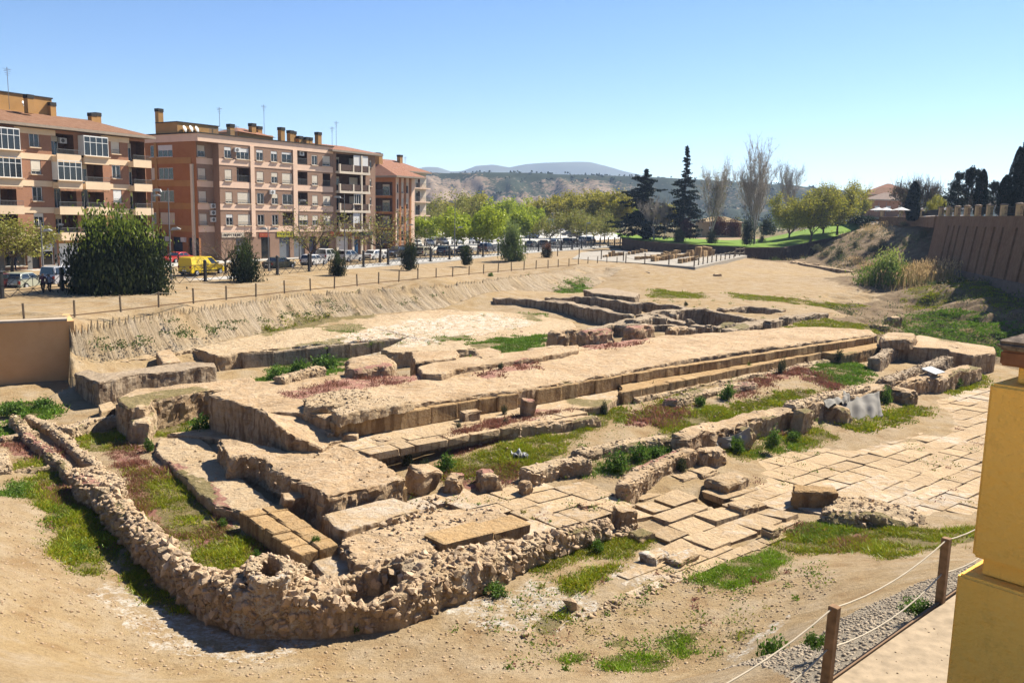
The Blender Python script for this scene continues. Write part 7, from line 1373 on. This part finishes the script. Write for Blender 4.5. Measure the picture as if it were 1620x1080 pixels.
# right side on the terrace
kT, hT = poplar(44, 9, bark=BARK, nch=(2, 2, 2, 1), ang=(50, 42, 40, 45), buds=1300, trunk=2.6, upw=.15, cols=[(.07, .08, .03), (.12, .11, .04)])
put_tree(kT, 1446, 353, 281, "spreading half-bare tree standing by the terrace railing", None, hT, Y=166, name="spreading_tree", wf=1.0)
def cypress(seed, H, R, col=((.008, .014, .008), (.014, .022, .012)), n=6500):
    r = np.random.default_rng(seed); t = r.random(n); prof = np.interp(t, [0, .05, .3, .7, .92, 1], [.55, .85, 1, .82, .45, .08]); az = r.uniform(0, 6.28, n); q = R*prof*(.72+.3*r.random(n))*(1+.15*np.sin(az*3+t*9)); Pn = np.stack([q*np.cos(az), q*np.sin(az), .3+t*(H-.3)], 1)
    tr = MB(); tr.tube((0, 0, 0), (0, 0, H*.8), R*.5, R*.15, 7); return [("trunk", tr.mesh("trunk", BARK)), ("crown", leaf_mesh("crown", Pn, .55, colmix(r, n, col), NEEDLE, up=1.2, aspect=.4, rs=seed))], H
cyA, hcy = cypress(51, 14, 1.5); cyB, hcb = cypress(52, 9, 1.0); cyC, hcc = cypress(53, 22, 3.0, n=12000)
put_tree(cyC, 1622, 345, 207, "huge dark cypress cut off by the right edge", "cypresses on the terrace", hcc, Y=104, name="cypress_tree", wf=1.3); put_tree(cyA, 1586, 342, 277, "narrow cypress next to the huge one", "cypresses on the terrace", hcy, Y=112, name="cypress_tree", wf=1.6); put_tree(cyA, 1549, 342, 268, "narrow cypress in front of the dark pines", "cypresses on the terrace", hcy, Y=118, name="cypress_tree", wf=1.25); put_tree(cyB, 1442, 350, 288, "small green cypress behind the spreading tree", "cypresses on the terrace", hcb, Y=160, name="cypress_tree", wf=1.5); put_tree(cyC, 1602, 345, 232, "dark cypress overlapping the left side of the huge one", "cypresses on the terrace", hcc, Y=108, name="cypress_tree", wf=.8)
def pine(seed, H=10, R=4.0, n=5200):
    r = np.random.default_rng(seed); pts = []; segs = [(Vector((0, 0, 0)), Vector((0, 0, H)), .25, .05)]
    for k in range(60):
        z = H*(.12+.88*r.random()); L = R*(1.05-z/H)**.8*r.uniform(.6, 1.1)+.4; az = r.uniform(0, 6.28); e = np.array([math.cos(az)*L, math.sin(az)*L, min(H*1.02, z+.45*L)]); segs.append((Vector((0, 0, z)), Vector(e), .06, .02)); m = n//60; f = r.random(m)**.6; pts.append(np.array([0, 0, z])*(1-f[:, None])+e*f[:, None]+r.normal(size=(m, 3))*.25)
    Pn = np.concatenate(pts); return [("trunk", wood_mesh("trunk", segs, BARK)), ("crown", leaf_mesh("crown", Pn, .55, colmix(r, len(Pn), [(.010, .016, .009), (.018, .026, .013)]), NEEDLE, up=.6, aspect=.3, rs=seed))], H
pn1, hp1 = pine(61); pn2, hp2 = pine(62)
put_tree(pn1, 1533, 343, 266, "dark pine with upswept branches behind the railing", "dark pines on the terrace", hp1, Y=124, name="pine_tree", wf=1.0); put_tree(pn2, 1513, 345, 277, "dark pine left of the taller one with upswept branches", "dark pines on the terrace", hp2, Y=130, name="pine_tree", wf=1.0); put_tree(pn1, 1568, 343, 288, "lower dark pine between two cypresses", "dark pines on the terrace", hp1, Y=128, name="pine_tree", wf=1.1); put_tree(yB, 1480, 348, 305, "thin olive green tree on the terrace before the dark pines", None, hyB, Y=150, name="airy_tree", wf=.9)
# café parasols on the terrace
CANV = plain("white_canvas", (.74, .73, .70), .9, .1, var=.03)
for x, y, Y, lab in ((1388, 349, 158, "leftmost white parasol of the terrace café"), (1400, 348, 156, "white parasol second from the left at the terrace café"), (1424, 350, 150, "white parasol behind the yellow pillar left of the trunk"), (1500, 342, 136, "white parasol behind the second railing pillar"), (1530, 340, 128, "low white canopy behind the railing above the tall wall")):
    p = D(x, y, Y); p.z = 12.3; o = empty("parasol", tuple(p)); tag(o, lab, "parasol", "white parasols on the terrace"); mb = MB(); mb.tube((0, 0, 0), (0, 0, 2.5), .04); mb.obj("pole", STEEL, o); h = D(x, y-9, Y).z-12.3; h = max(1.6, h)
    mb = MB(); V = [(1.6*math.cos(k*math.pi/4), 1.6*math.sin(k*math.pi/4), h-.55) for k in range(8)]+[(0, 0, h)]; mb.add(V, [(k, (k+1) % 8, 8) for k in range(8)]); mb.obj("canopy", CANV, o)
# ------------------------------------------------------------------ shrubs
def bush_mesh(seed, n, size, cols, w=None, tipcols=None, shape=1.0, up=.6, lobes=9, mat=None, flat=1.0, vert=1.3):
    """unit shrub: radius 1, height 1; shoots fan out from the base in uneven lobes"""
    r = np.random.default_rng(seed); d = r.normal(size=(lobes*4, 3)); d[:, 2] = np.abs(d[:, 2])*vert+.12; d /= np.linalg.norm(d, axis=1)[:, None]; L = r.uniform(.72, 1.05, len(d))
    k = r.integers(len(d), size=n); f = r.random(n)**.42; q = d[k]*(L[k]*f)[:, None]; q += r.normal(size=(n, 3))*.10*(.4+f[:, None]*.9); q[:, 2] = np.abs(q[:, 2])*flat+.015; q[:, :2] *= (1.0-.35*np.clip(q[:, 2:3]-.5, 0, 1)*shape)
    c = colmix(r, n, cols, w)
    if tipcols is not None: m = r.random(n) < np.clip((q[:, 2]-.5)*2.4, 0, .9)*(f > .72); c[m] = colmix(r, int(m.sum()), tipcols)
    segs = [(Vector((0, 0, 0)), Vector(v*l*.8), .025, .006) for v, l in zip(d[::2], L[::2])]
    return [("stems", wood_mesh("stems", segs, BARK, .004)), ("foliage", leaf_mesh("foliage", q, size, c, mat or LEAF, up=up, rs=seed))]
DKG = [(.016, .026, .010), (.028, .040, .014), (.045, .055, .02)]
def put_bush(ms, px, py, w_px, top, label, group=None, z=None, name="shrub", cat="shrub", Y=None):
    if Y: p = D(px, py, Y)
    else: p = P(px, py, SZ if z is None else z) if z is None or z >= 0 else G(px, py)
    dep = (p-Vector((0, 0, CAMZ))).length; s = w_px*dep/1350; h = max(.15, D(px, top, p.y).z-p.z) if top is not None else s
    o = empty(name, (p.x, p.y, p.z-.03), RND.random()*6.28); o.scale = (s, s, h); tag(o, label, cat, group)
    for nm, me in ms: link(nm, me, o)
    return o
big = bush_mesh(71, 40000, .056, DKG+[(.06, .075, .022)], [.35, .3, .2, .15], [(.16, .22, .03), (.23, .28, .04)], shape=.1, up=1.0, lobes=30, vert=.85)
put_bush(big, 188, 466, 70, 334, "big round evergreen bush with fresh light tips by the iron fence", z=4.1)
ev = [bush_mesh(72+i, 4200, .085, DKG, [.4, .35, .25], [(.06, .085, .02)], shape=.9, up=1.0) for i in range(2)]
GD = "dark shrubs on the strip by the path"
put_bush(ev[0], 386, 448, 29, 385, "dark upright shrub hiding the front of the green sedan", GD, 4.1); put_bush(ev[1], 391, 430, 12, 374, "narrow dark top of the shrub beside the bare tree", GD, 4.1); put_bush(ev[1], 534, 437, 16, 398, "small dark shrub, second along the strip", GD, 4.1); put_bush(ev[0], 648, 426.5, 16, 375, "tall dark pointed shrub, third along the strip", GD, 4.1); put_bush(ev[1], 737, 419, 13, 388, "low dark shrub, fourth along the strip", GD, 4.1)
rp = bush_mesh(76, 3200, .09, DKG+[(.10, .05, .03)], [.3, .3, .2, .2], [(.26, .09, .05), (.2, .1, .05)], up=.8); put_bush(rp, 864, 408, 11, 384, "small dark shrub with reddish tips, last along the strip", GD, 4.1)
pg = bush_mesh(77, 6500, .075, [(.14, .20, .05), (.20, .26, .08), (.10, .14, .04)], None, [(.26, .33, .10)], up=1.2, shape=.6); put_bush(pg, 808, 413, 27, 356, "feathery pale green bush on the strip", None, 4.1)
gb = bush_mesh(78, 8000, .07, [(.12, .20, .03), (.18, .28, .04), (.25, .33, .06)], None, [(.32, .38, .09)], up=1.3, shape=.4); put_bush(gb, 1404, 459, 44, 398, "big fresh green bush at the foot of the right slope", None, 2.2); put_bush(pg, 1432, 461, 20, 420, "greyer green bush leaning against the big fresh one", None, 2.1)
red = bush_mesh(79, 3500, .085, [(.06, .018, .02), (.10, .03, .03), (.05, .03, .025)], up=.5, shape=.5); dk = bush_mesh(80, 3000, .09, [(.02, .03, .014), (.04, .05, .02), (.03, .04, .02)], up=.6)
GL = "dark bushes on the lawn"; GR2 = "purple leaved bushes on the lawn"
put_bush(red, 1085, 375, 15, 345, "purple leaved bush below the spired conifer", GR2, Y=180); put_bush(red, 1137, 372, 17, 340, "purple leaved bush behind the slender poplar", GR2, Y=186); put_bush(red, 1160, 374, 14, 344, "purple leaved bush in front of the tan building", GR2, Y=188)
for x, y, w, t, lab in ((1073, 383, 12, 362, "dark bush under the spired conifer"), (1125, 385, 11, 365, "dark bush at the foot of the slender poplar"), (1181, 387, 12, 345, "dark bush at the foot of the tallest poplar"), (1022, 378, 11, 358, "dark bush at the foot of the white-barked tree"), (1212, 372, 14, 344, "dark bush right of the tallest poplar"), (1205, 384, 7, 372, "small grey green bush beside the tallest poplar's trunk")): put_bush(dk, x, y, w, t, lab, GL, Y=176 if y > 380 else 188)
hedge = bush_mesh(81, 3000, .09, [(.012, .022, .010), (.02, .035, .012)], up=.5, flat=.8); put_bush(hedge, 1363, 353, 24, 336, "dark clipped hedge at the head of the shrubby slope", Y=186)
gry = [bush_mesh(82+i, 1500, .10, [(.09, .095, .05), (.14, .14, .075), (.07, .08, .04)], up=1.0) for i in range(2)]; GQ = "grey green shrubs on the terraced slope"
for i, (x, y, w, t, Y, lab) in enumerate(((1292, 396, 10, 386, 171, "grey green tussock, lowest on the left of the slope"), (1305, 405, 8, 397, 166, "small tussock above the curved low wall"), (1328, 411, 13, 391, 164, "round grey green shrub at the foot of the slope"), (1317, 394, 6, 388, 171, "tiny tussock beside the round shrub"), (1352, 392, 8, 381, 168, "grey tussock halfway up the slope"), (1380, 399, 11, 386, 158, "dark tussock left of the paired ones"), (1396, 396, 11, 377, 158, "paired tussock in the middle of the slope"), (1432, 391, 8, 376, 150, "dark narrow tussock under the upper ledge"), (1378, 378, 7, 369, 170, "tussock on the upper part of the slope"), (1460, 377, 8, 362, 148, "dark tussock on the upper ledge near the wall"), (1345, 425, 10, 410, 158, "flat dark tussock just above the curved low wall"), (1430, 357, 9, 350, 165, "tussock under the terrace wall"), (1312, 417, 7, 409, 163, "green tussock at the bend of the curved low wall"))): put_bush(gry[i % 2], x, y, w, t, lab, GQ, Y=Y)
tf = []
for poly, z, n in (([(700, 620), (1000, 600), (1390, 590), (1400, 640), (1150, 720), (760, 750), (690, 720)], .9, 420), ([(560, 1060), (860, 900), (1100, 880), (1300, 890), (1330, 960), (1180, 1060)], .3, 110), ([(20, 780), (180, 800), (300, 940), (200, 990), (60, 900)], .2, 90), ([(1080, 740), (1560, 620), (1560, 800), (1250, 800)], .03, 110), ([(640, 790), (900, 770), (1000, 800), (860, 840)], .36, 40), ([(1000, 480), (1300, 470), (1350, 500), (1000, 520)], 2.1, 160), ([(420, 560), (640, 515), (800, 500), (860, 525), (700, 545)], 1.44, 160)):
    q = polyP(poly, z); X = rng.uniform(q[:, 0].min(), q[:, 0].max(), n*2); Y = rng.uniform(q[:, 1].min(), q[:, 1].max(), n*2); m = inpoly(X, Y, q) & (fbm(np.stack([X/3, Y/3, X*0], 1), 2) > -.1); X, Y = X[m][:n], Y[m][:n]; Z = np.maximum(gz(X, Y), z-.05 if z in (.03, .36, 1.44) else -1); tf.append(np.stack([X, Y, Z], 1))
tf = np.concatenate(tf); rep = rng.integers(14, 46, len(tf)); rad = np.repeat(rng.uniform(.06, .26, len(tf)), rep)[:, None]; q = np.repeat(tf, rep, 0)+rng.normal(size=(rep.sum(), 3))*np.concatenate([rad, rad, rad*.25], 1); q[:, 2] += np.abs(rng.normal(size=len(q)))*rad[:, 0]*.7
kc = np.repeat(rng.random(len(tf)), rep)[:, None]; base = np.where(kc < .6, np.array([.14, .22, .02]), np.where(kc < .82, np.array([.26, .24, .05]), np.array([.28, .12, .09])))*(1+rng.uniform(-.25, .25, (len(q), 1)))*KLEAF
o = link("weeds", leaf_mesh("weeds", q, .085, base, LEAF, up=.4)); tag(o, kind="stuff")
bx = rng.uniform(34, 75, 900); by = rng.uniform(70, 195, 900); m = inpoly(bx, by, BANKP) & (fbm(np.stack([bx/9, by/9, bx*0], 1), 3) > -.12); bx, by = bx[m], by[m]; bz = gz(bx, by); rep = rng.integers(30, 90, len(bx)); rad = np.repeat(rng.uniform(.25, .75, len(bx)), rep)[:, None]; q = np.repeat(np.stack([bx, by, bz], 1), rep, 0)+rng.normal(size=(rep.sum(), 3))*np.concatenate([rad, rad, rad*.3], 1); q[:, 2] += np.abs(rng.normal(size=len(q)))*rad[:, 0]*.6
kc = np.repeat(rng.random(len(bx)), rep)[:, None]; cc = np.where(kc < .45, np.array([.10, .12, .05]), np.where(kc < .75, np.array([.34, .26, .13]), np.array([.13, .17, .04])))*(1+rng.uniform(-.25, .25, (len(q), 1)))*KLEAF; o = link("undergrowth", leaf_mesh("undergrowth", q, .26, cc, LEAF, up=.9, aspect=.35)); tag(o, kind="stuff")
# tall dry reeds
def blades(name, base, h, w, cols, lean=.25, mat=None, seg=1, rs=1, wts=None, tone=None):
    r = np.random.default_rng(rs+len(base)); n = len(base); h = h*r.uniform(.5, 1.3, n); h = h if tone is None else h*np.clip(1+1.3*tone, .35, 1.9)*np.where(r.random(n) < .02, 1.8, 1.0); az = r.uniform(0, 6.28, n); d = np.stack([np.cos(az), np.sin(az), az*0], 1); az2 = r.uniform(0, 6.28, n); l = np.stack([np.cos(az2), np.sin(az2), az*0], 1)*(h*lean*np.abs(r.normal(size=n)))[:, None]
    tip = base+l+np.array([0, 0, 1])*h[:, None]; V = np.stack([base-d*w/2, base+d*w/2, tip], 1).reshape(-1, 3); F = np.arange(3*n).reshape(n, 3); me = mesh_from(name, V, F, False, [mat or BLADE]); C = np.ones((3*n, 4)); cc = colmix(r, n, cols, wts)
    if tone is not None: k = np.clip(-.25-tone+.25*r.normal(size=n), 0, .6)[:, None]; cc = cc*(1+.45*tone[:, None])*(1-k)+np.array([.30, .24, .10])*KLEAF*k
    C[:, :3] = np.repeat(np.clip(cc, .002, .9), 3, 0); setcol(me, "col", C); return me
r = np.random.default_rng(91); 
def reeds(px, py, w, n, h, lab, Y):
    p = D(px, py, Y); b = np.stack([r.normal(size=n)*w, r.normal(size=n)*w*.7, np.zeros(n)], 1); gzv = gz(p.x+b[:, 0], p.y+b[:, 1]); b[:, 2] = gzv-p.z-.05; o = empty("reeds", tuple(p)); tag(o, lab, "reeds", "dry reeds on the right slope"); link("stalks", blades("stalks", b, h, .06, [(.55, .38, .17), (.62, .46, .24), (.32, .29, .10)], .22, rs=px), o)["kind"] = "stuff"; q = b+np.array([0, 0, h*.9])+r.normal(size=(n, 3))*np.array([.25, .25, .25]); link("plumes", leaf_mesh("plumes", q, .42, colmix(r, n, [(.64, .45, .22), (.56, .40, .2)]), BLADE, up=1.5, aspect=.25), o)["kind"] = "stuff"
reeds(1438, 430, 2.2, 900, 2.1, "tall pale dry reeds directly behind the big fresh green bush", 114); reeds(1470, 422, 2.0, 600, 1.8, "dry reeds thinning out towards the tall wall", 111); reeds(1376, 424, 1.3, 260, 1.8, "low dry reeds left of the big fresh green bush", 140); reeds(1352, 428, .9, 160, 1.3, "short dry grass clump near the curved low wall", 150); reeds(1385, 352, 2.4, 300, 1.0, "dry golden grass at the head of the slope under the parasols", 176)
# ------------------------------------------------------------------ green weeds among the ruins
wd_ = [bush_mesh(95+i, 900, .18, [(.06, .13, .016), (.10, .19, .025), (.15, .24, .04)], up=.3, lobes=7, vert=.75) for i in range(3)]; wdk = [bush_mesh(99+i, 800, .16, [(.03, .045, .02), (.06, .075, .03), (.09, .10, .05)], up=.6, lobes=8, vert=.9) for i in range(2)]
GW1 = "green weeds among the ruins"; GW2 = "greyish bushes among the ruins"
W1 = [(975, 740, 22, 712, .5, "tall green weeds between the two low walls by the slab floor"), (1010, 728, 18, 700, .5, "green weed clump behind the low wall, right of the tall weeds"), (1040, 722, 14, 700, .5, "small green weed clump at the end of the low wall"), (1222, 708, 13, 676, .3, "green weeds growing under the buttressed wall, middle of its length"), (1165, 712, 14, 690, .3, "green weeds under the small white sheet"), (1128, 732, 12, 708, .3, "weeds on the lump before the small white sheet"), (1256, 693, 12, 680, .3, "low weeds right of the middle clump by the buttressed wall"), (1400, 640, 11, 610, .3, "dark green bush behind the big grey sheet"), (1512, 608, 9, 592, .3, "round green weed by the split slab at the far wall end"), (440, 600, 20, 578, .05, "bright weeds at the left end of the green trench"), (475, 590, 16, 566, .05, "bright weeds in the middle of the green trench"), (515, 582, 24, 556, .05, "tallest bright weeds at the right end of the green trench"), (705, 742, 18, 716, .6, "dark green weed clump behind the large leaning boulder"), (318, 686, 24, 655, .3, "rounded leafy bush in the shaded pit"), (1108, 640, 10, 622, .95, "weeds in front of the short pale rubble wall"), (1150, 632, 13, 604, .95, "larger weed bush in front of the short pale rubble wall"), (1185, 590, 5, 572, 1.2, "thin weed on the kerb of broken blocks"), (505, 497, 14, 482, 1.6, "green bush at the foot of the earth bank"), (450, 496, 8, 478, 2.4, "green bush on the face of the earth bank"), (540, 490, 10, 480, 1.8, "small weeds at the foot of the earth bank beside the green bush"), (905, 465, 16, 452, 1.5, "green weeds at the far toe of the earth bank"), (730, 478, 6, 463, 1.8, "dark weed hanging in the gully of the earth bank"), (776, 437, 5, 430, 3.4, "lower dark tuft on the far earth bank"), (836, 441, 6, 431, 2.9, "higher dark tuft on the far earth bank"), (236, 712, 8, 690, .3, "single green plant by the flat stone in the red grass"), (25, 790, 16, 768, .3, "leafy green weeds at the left edge beside the sand bank"), (95, 828, 18, 812, .1, "leafy weeds on the olive grass beside the sand bank"), (125, 874, 16, 862, .05, "leafy weeds lower on the olive grass beside the sand bank"), (785, 940, 20, 920, .0, "leafy weeds at the foot of the curved wall's right half"), (700, 465, 3, 460, 3, "tiny weed at the rim of the gully"), (70, 645, 18, 628, .3, "weeds along the foot of the concrete wall"), (20, 655, 20, 632, .3, "weeds at the left edge under the concrete wall"), (500, 858, 8, 843, .6, "weed growing out of the squared blocks"), (405, 885, 9, 868, .1, "weed at the foot of the squared blocks"), (352, 830, 8, 818, .1, "small leafy weed in the olive grass inside the curve"), (560, 995, 14, 975, .0, "dry weed at the foot of the curved wall below its pit"), (945, 868, 12, 850, .05, "weeds at the foot of the curved wall's right end"), (1450, 965, 24, 942, 5.7, "glossy dark leafed plant by the second post"), (1290, 1020, 17, 995, 5.5, "glossy leafed plant behind the nearest post"), (1222, 1058, 28, 1000, 2.2, "light green bush on the gravel slope below the rope")]
for i, (x, y, w, t, z, lab) in enumerate(W1): put_bush(wd_[i % 3], x, y, w, t, lab, GW1, z, name="weed_clump", cat="weeds")
W2_ = [(1000, 770, 14, 742, .2, "greyish bush at the near end of the bent wall"), (1032, 752, 12, 728, .3, "greyish bush on the bent wall beside the first"), (1078, 745, 10, 720, .3, "dark bush at the top of the bent wall"), (1030, 625, 7, 602, 1.0, "grey bush at the left end of the squared row"), (1236, 588, 7, 563, 1.2, "grey bush in front of the middle of the squared row"), (1327, 571, 7, 549, 1.2, "tall grey bush in front of the squared row's right end"), (955, 656, 7, 630, .95, "grey bush at the end of the long pebbly wall"), (797, 655, 6, 638, 1.45, "thin grey plant on the paved ledge between the cut blocks"), (800, 672, 7, 658, 1.4, "low grey plant on the paved ledge near the upright block"), (725, 678, 5, 664, 1.4, "thin plant in front of the oblong cut block"), (645, 735, 10, 712, .6, "pale silvery plant behind the podium corner"), (672, 745, 9, 722, .5, "pale silvery plant beside the leaning boulder"), (792, 582, 5, 571, 2.5, "single thin plant on the back step of the platform"), (845, 470, 4, 463, 1.5, "dry twiggy plant on the pale terrace"), (1085, 483, 4, 475, 2.3, "small plant on the pit rim")]
for i, (x, y, w, t, z, lab) in enumerate(W2_): put_bush(wdk[i % 2], x, y, w, t, lab, GW2, z, name="grey_bush", cat="shrub")
# small tufts on the earth bank
tb = []
for k in range(200):
    t = RND.random(); x = 150+t*560; y = np.interp(x, [150, 300, 400, 560, 700], [560, 535, 515, 490, 475])-RND.random()*np.interp(x, [150, 700], [45, 22]); tb.append(tuple(G(x, y, 2.5)))
tb = np.array(tb); q = np.repeat(tb, 26, 0)+rng.normal(size=(len(tb)*26, 3))*np.array([.22, .22, .05]); q[:, 2] += np.abs(rng.normal(size=len(q)))*.12; o = link("weeds", leaf_mesh("weeds", q, .16, colmix(rng, len(q), [(.06, .11, .02), (.10, .15, .03), (.12, .12, .05)]), LEAF)); tag(o, kind="stuff")
# ------------------------------------------------------------------ grass and red ground plants
COLS = {OL: ([(.24, .29, .012), (.32, .35, .016), (.18, .25, .010), (.34, .28, .03)], .115, .045, 1.1), GR: ([(.11, .21, .02), (.15, .27, .025), (.19, .29, .035)], .13, .05, .9), MO: ([(.15, .27, .012), (.21, .34, .016), (.26, .36, .025)], .08, .03, .9), RD: ([(.27, .10, .075), (.33, .15, .10), (.22, .11, .06)], .14, .038, .9)}
import collections
acc = collections.defaultdict(list)
PLAT = [(polyP([(330, 622), (405, 604), (650, 594), (850, 556), (1200, 521), (1375, 521), (985, 588), (540, 658), (416, 652)], 2.4), 2.4), (polyP([(303, 551), (560, 502), (740, 490), (905, 508), (870, 534), (618, 558), (505, 544)], 1.4), 1.4), (polyP([(545, 700), (740, 668), (960, 640), (905, 655), (600, 712)], 1.45), 1.47)]
for (k, poly, z), (_, q) in zip(PATCH, PATCHW):
    cols, h, w, lean = COLS[k]; x0, y0 = q[:, 0].min(), q[:, 1].min(); x1, y1 = q[:, 0].max(), q[:, 1].max(); d = math.hypot(q[:, 0].mean(), q[:, 1].mean()); ar = (x1-x0)*(y1-y0); den = min(1050, 1050*(26/max(d, 18))**1.7)*(1.9 if k == MO else (.35 if z > 2 else 1.3) if k == RD else 1.2); n = int(min(110000, ar*den))
    X = rng.uniform(x0-.4, x1+.4, n); Y = rng.uniform(y0-.4, y1+.4, n); p = np.stack([X, Y, X*0], 1); wv = .012*d*.6
    jx = X+wv*2*fbm(p/1.2, 3)+wv*.7*rng.normal(size=n); jy = Y+wv*2*fbm(p/1.2+40, 3)+wv*.7*rng.normal(size=n); m = inpoly(jx, jy, q) & (fbm(p/.55+7, 3)+.6*fbm(p/1.6, 2) > (-.22 if k in (MO, GR) else -.16 if k == OL else -.05)+.25*rng.normal(size=len(X))); X, Y = X[m], Y[m]
    if not len(X): continue
    Z = gz(X, Y); 
    for pl, zz in PLAT:
        if abs(z-zz) < .15: Z = np.where(inpoly(X, Y, pl), zz+.02, Z)
    for j in range(2): acc[(k, 1 if d < 45 else 0)].append(np.stack([X+rng.normal(size=len(X))*.05, Y+rng.normal(size=len(X))*.05, Z-.02], 1))
for (k, near), L in acc.items():
    b = np.concatenate(L); cols, h, w, lean = COLS[k]; nm = "red_stonecrop" if k == RD else "grass"
    c = b[:, :3].mean(0); tone = fbm(np.stack([b[:, 0]/.9, b[:, 1]/.9, b[:, 2]*0], 1), 4)*.8; me = blades(nm, b, h, w*(1 if near else 2.2), cols, lean, rs=3, tone=tone); 
    o = link(nm, me); tag(o, kind="stuff")
print("blades", sum(len(b) for L in acc.values() for b in L))
# ------------------------------------------------------------------ gravel and pebbles
def pebbles(name, poly, n, s0, s1, zguess, mat):
    q = polyP(poly, zguess); X = rng.uniform(q[:, 0].min(), q[:, 0].max(), n); Y = rng.uniform(q[:, 1].min(), q[:, 1].max(), n); m = inpoly(X, Y, q); X, Y = X[m], Y[m]; Z = gz(X, Y); Z = np.where(inpoly(X, Y, PATHP), 5.8, Z); s = s0+(s1-s0)*rng.random(len(X))**3
    base = [mesh_np(stone_tiny)]; join_stones(name, np.stack([X, Y, Z], 1), s, mat, base=base)
bm = bmesh.new(); bmesh.ops.create_icosphere(bm, subdivisions=1, radius=.5)
bmesh.ops.dissolve_limit(bm, angle_limit=.6, verts=bm.verts[:], edges=bm.edges[:]); stone_tiny = bpy.data.meshes.new("pebble"); bm.to_mesh(stone_tiny); bm.free()
GRAVEL = plain("grey_gravel", (.42, .34, .245), .95, .1, var=.45, scale=9)
pebbles("gravel", [(1130, 1090, 3), (1185, 1062, 2.6), (1335, 965, 2.6), (1545, 872, 2.6), (1600, 880, 5.8), (1500, 952, 5.8), (1300, 1090, 5.8)], 36000, .025, .11, 3.3, GRAVEL)
pebbles("pebbles", [(0, 800), (150, 930), (330, 1000), (700, 960), (960, 930), (1300, 880), (1330, 960), (1150, 1078), (0, 1078)], 13000, .02, .14, .4, STONE)
pebbles("pebbles", [(1330, 1080, 5.8), (1490, 970, 5.8), (1540, 960, 5.8), (1520, 1080, 5.8)], 120, .015, .05, 5.8, STONE)
pebbles("pebbles", [(60, 760), (250, 870), (350, 950), (560, 1000), (700, 950), (640, 1010), (330, 1005), (140, 900)], 2200, .03, .16, .0, STONE)
# ------------------------------------------------------------------ sheets, board, bag
def cloth(name, corners, label, seed, mat, nu=26, nv=18, sag=.25, amp=.08, thick=.02):
    a, b, c, d = [np.array(x) for x in corners]; u, v = np.meshgrid(np.linspace(0, 1, nu), np.linspace(0, 1, nv)); u = u.ravel()[:, None]; v = v.ravel()[:, None]; Pn = (a*(1-u)+b*u)*(1-v)+(d*(1-u)+c*u)*v
    nrm = np.cross(b-a, d-a); nrm /= np.linalg.norm(nrm); Pn[:, 2] -= (sag*4*u*(1-u)*(1-v)).ravel(); fold = np.sin(u*22+3*fbm(np.concatenate([u*3, v*1.2, u*0], 1)+seed, 2)[:, None])*amp*(.25+v)+amp*1.8*fbm(np.concatenate([u*4, v*2, u*0], 1)+seed, 3)[:, None]; Pn = Pn+nrm*fold
    i = (np.arange(nv-1)[:, None]*nu+np.arange(nu-1)[None, :]).ravel(); F = np.stack([i, i+1, i+nu+1, i+nu], 1); og = Pn.mean(0); og[2] = Pn[:, 2].min(); me = mesh_from(name, Pn-og, F, True, [mat]); o = link(name, me, None, og); s = o.modifiers.new("t", 'SOLIDIFY'); s.thickness = thick; tag(o, label, "sheet"); return o
SHEET = plain("grey_white_sheet", (.30, .28, .245), .9, .1, var=.06)
q1 = P(1338, 624, 1.45); q2 = P(1392, 622, 1.35); q3 = P(1394, 662, .25); q4 = P(1328, 668, .3)
cloth("draped_sheet", (q1+Vector((-.1, .25, .12)), q2+Vector((.1, .25, .12)), q3, q4), "large grey dust sheet draped over the wall near its far end", 3, SHEET, sag=.25, amp=.13)
cloth("draped_sheet", (P(1303, 632, 1.42), P(1342, 621, 1.5), P(1345, 632, 1.25), P(1310, 645, 1.2)), "pale flap of sheet lying on top of the wall beside the large one", 5, SHEET, sag=.1, amp=.08)
cloth("draped_sheet", (P(1114, 685, 1.15), P(1186, 675, 1.35), P(1188, 702, .5), P(1126, 712, .35)), "smaller white sheet hanging in folds at the near end of the wall", 9, SHEET, sag=.35, amp=.09)
pb_ = G(822, 722, .8); cloth("plastic_bag", (pb_+Vector((-.4, .2, .12)), pb_+Vector((.3, .35, .15)), pb_+Vector((.4, -.25, .05)), pb_+Vector((-.3, -.35, .03))), "crumpled pale plastic bag lying in the grass strip", 12, plain("pale_plastic", (.27, .27, .28), .4, .5), nu=14, nv=12, sag=0, amp=.12)
ib = P(1457, 610, .35)+Vector((.656, -.755, 0))*.7; bo = empty("information_board", tuple(ib), UA); tag(bo, "white slanted information board standing against the thick wall", "information board"); mb = MB(); mb.box((-.75, -.5, 0), (.75, .5, .05)); pnl = mb.obj("panel", plain("white_panel", (.34, .36, .37), .4, .3, var=.02), bo, (0, 0, 1.15)); pnl.rotation_euler = (.25, 0, 0); mb = MB(); mb.box((-.6, -.1, -.3), (-.5, .1, 1.12)); mb.box((.5, -.1, -.3), (.6, .1, 1.12)); mb.box((-.497, -.04, .2), (.497, .0, 1.0)); mb.obj("stand", plain("steel_stand", (.35, .35, .35), .4, .5), bo)
# ------------------------------------------------------------------ air
def haze():
    mb = MB(); mb.box((-2600, -120, -3), (3600, 3900, 255)); m = bpy.data.materials.new("haze"); m.use_nodes = True; t = m.node_tree; t.nodes.clear(); v = t.nodes.new("ShaderNodeVolumePrincipled"); v.inputs["Color"].default_value = (.50, .68, 1.0, 1); v.inputs["Density"].default_value = HAZE_D; v.inputs["Anisotropy"].default_value = .2; o = t.nodes.new("ShaderNodeOutputMaterial"); t.links.new(v.outputs[0], o.inputs[1])
    ob = mb.obj("haze", m); tag(ob, kind="stuff")
HAZE_D = 1.4e-4
haze()
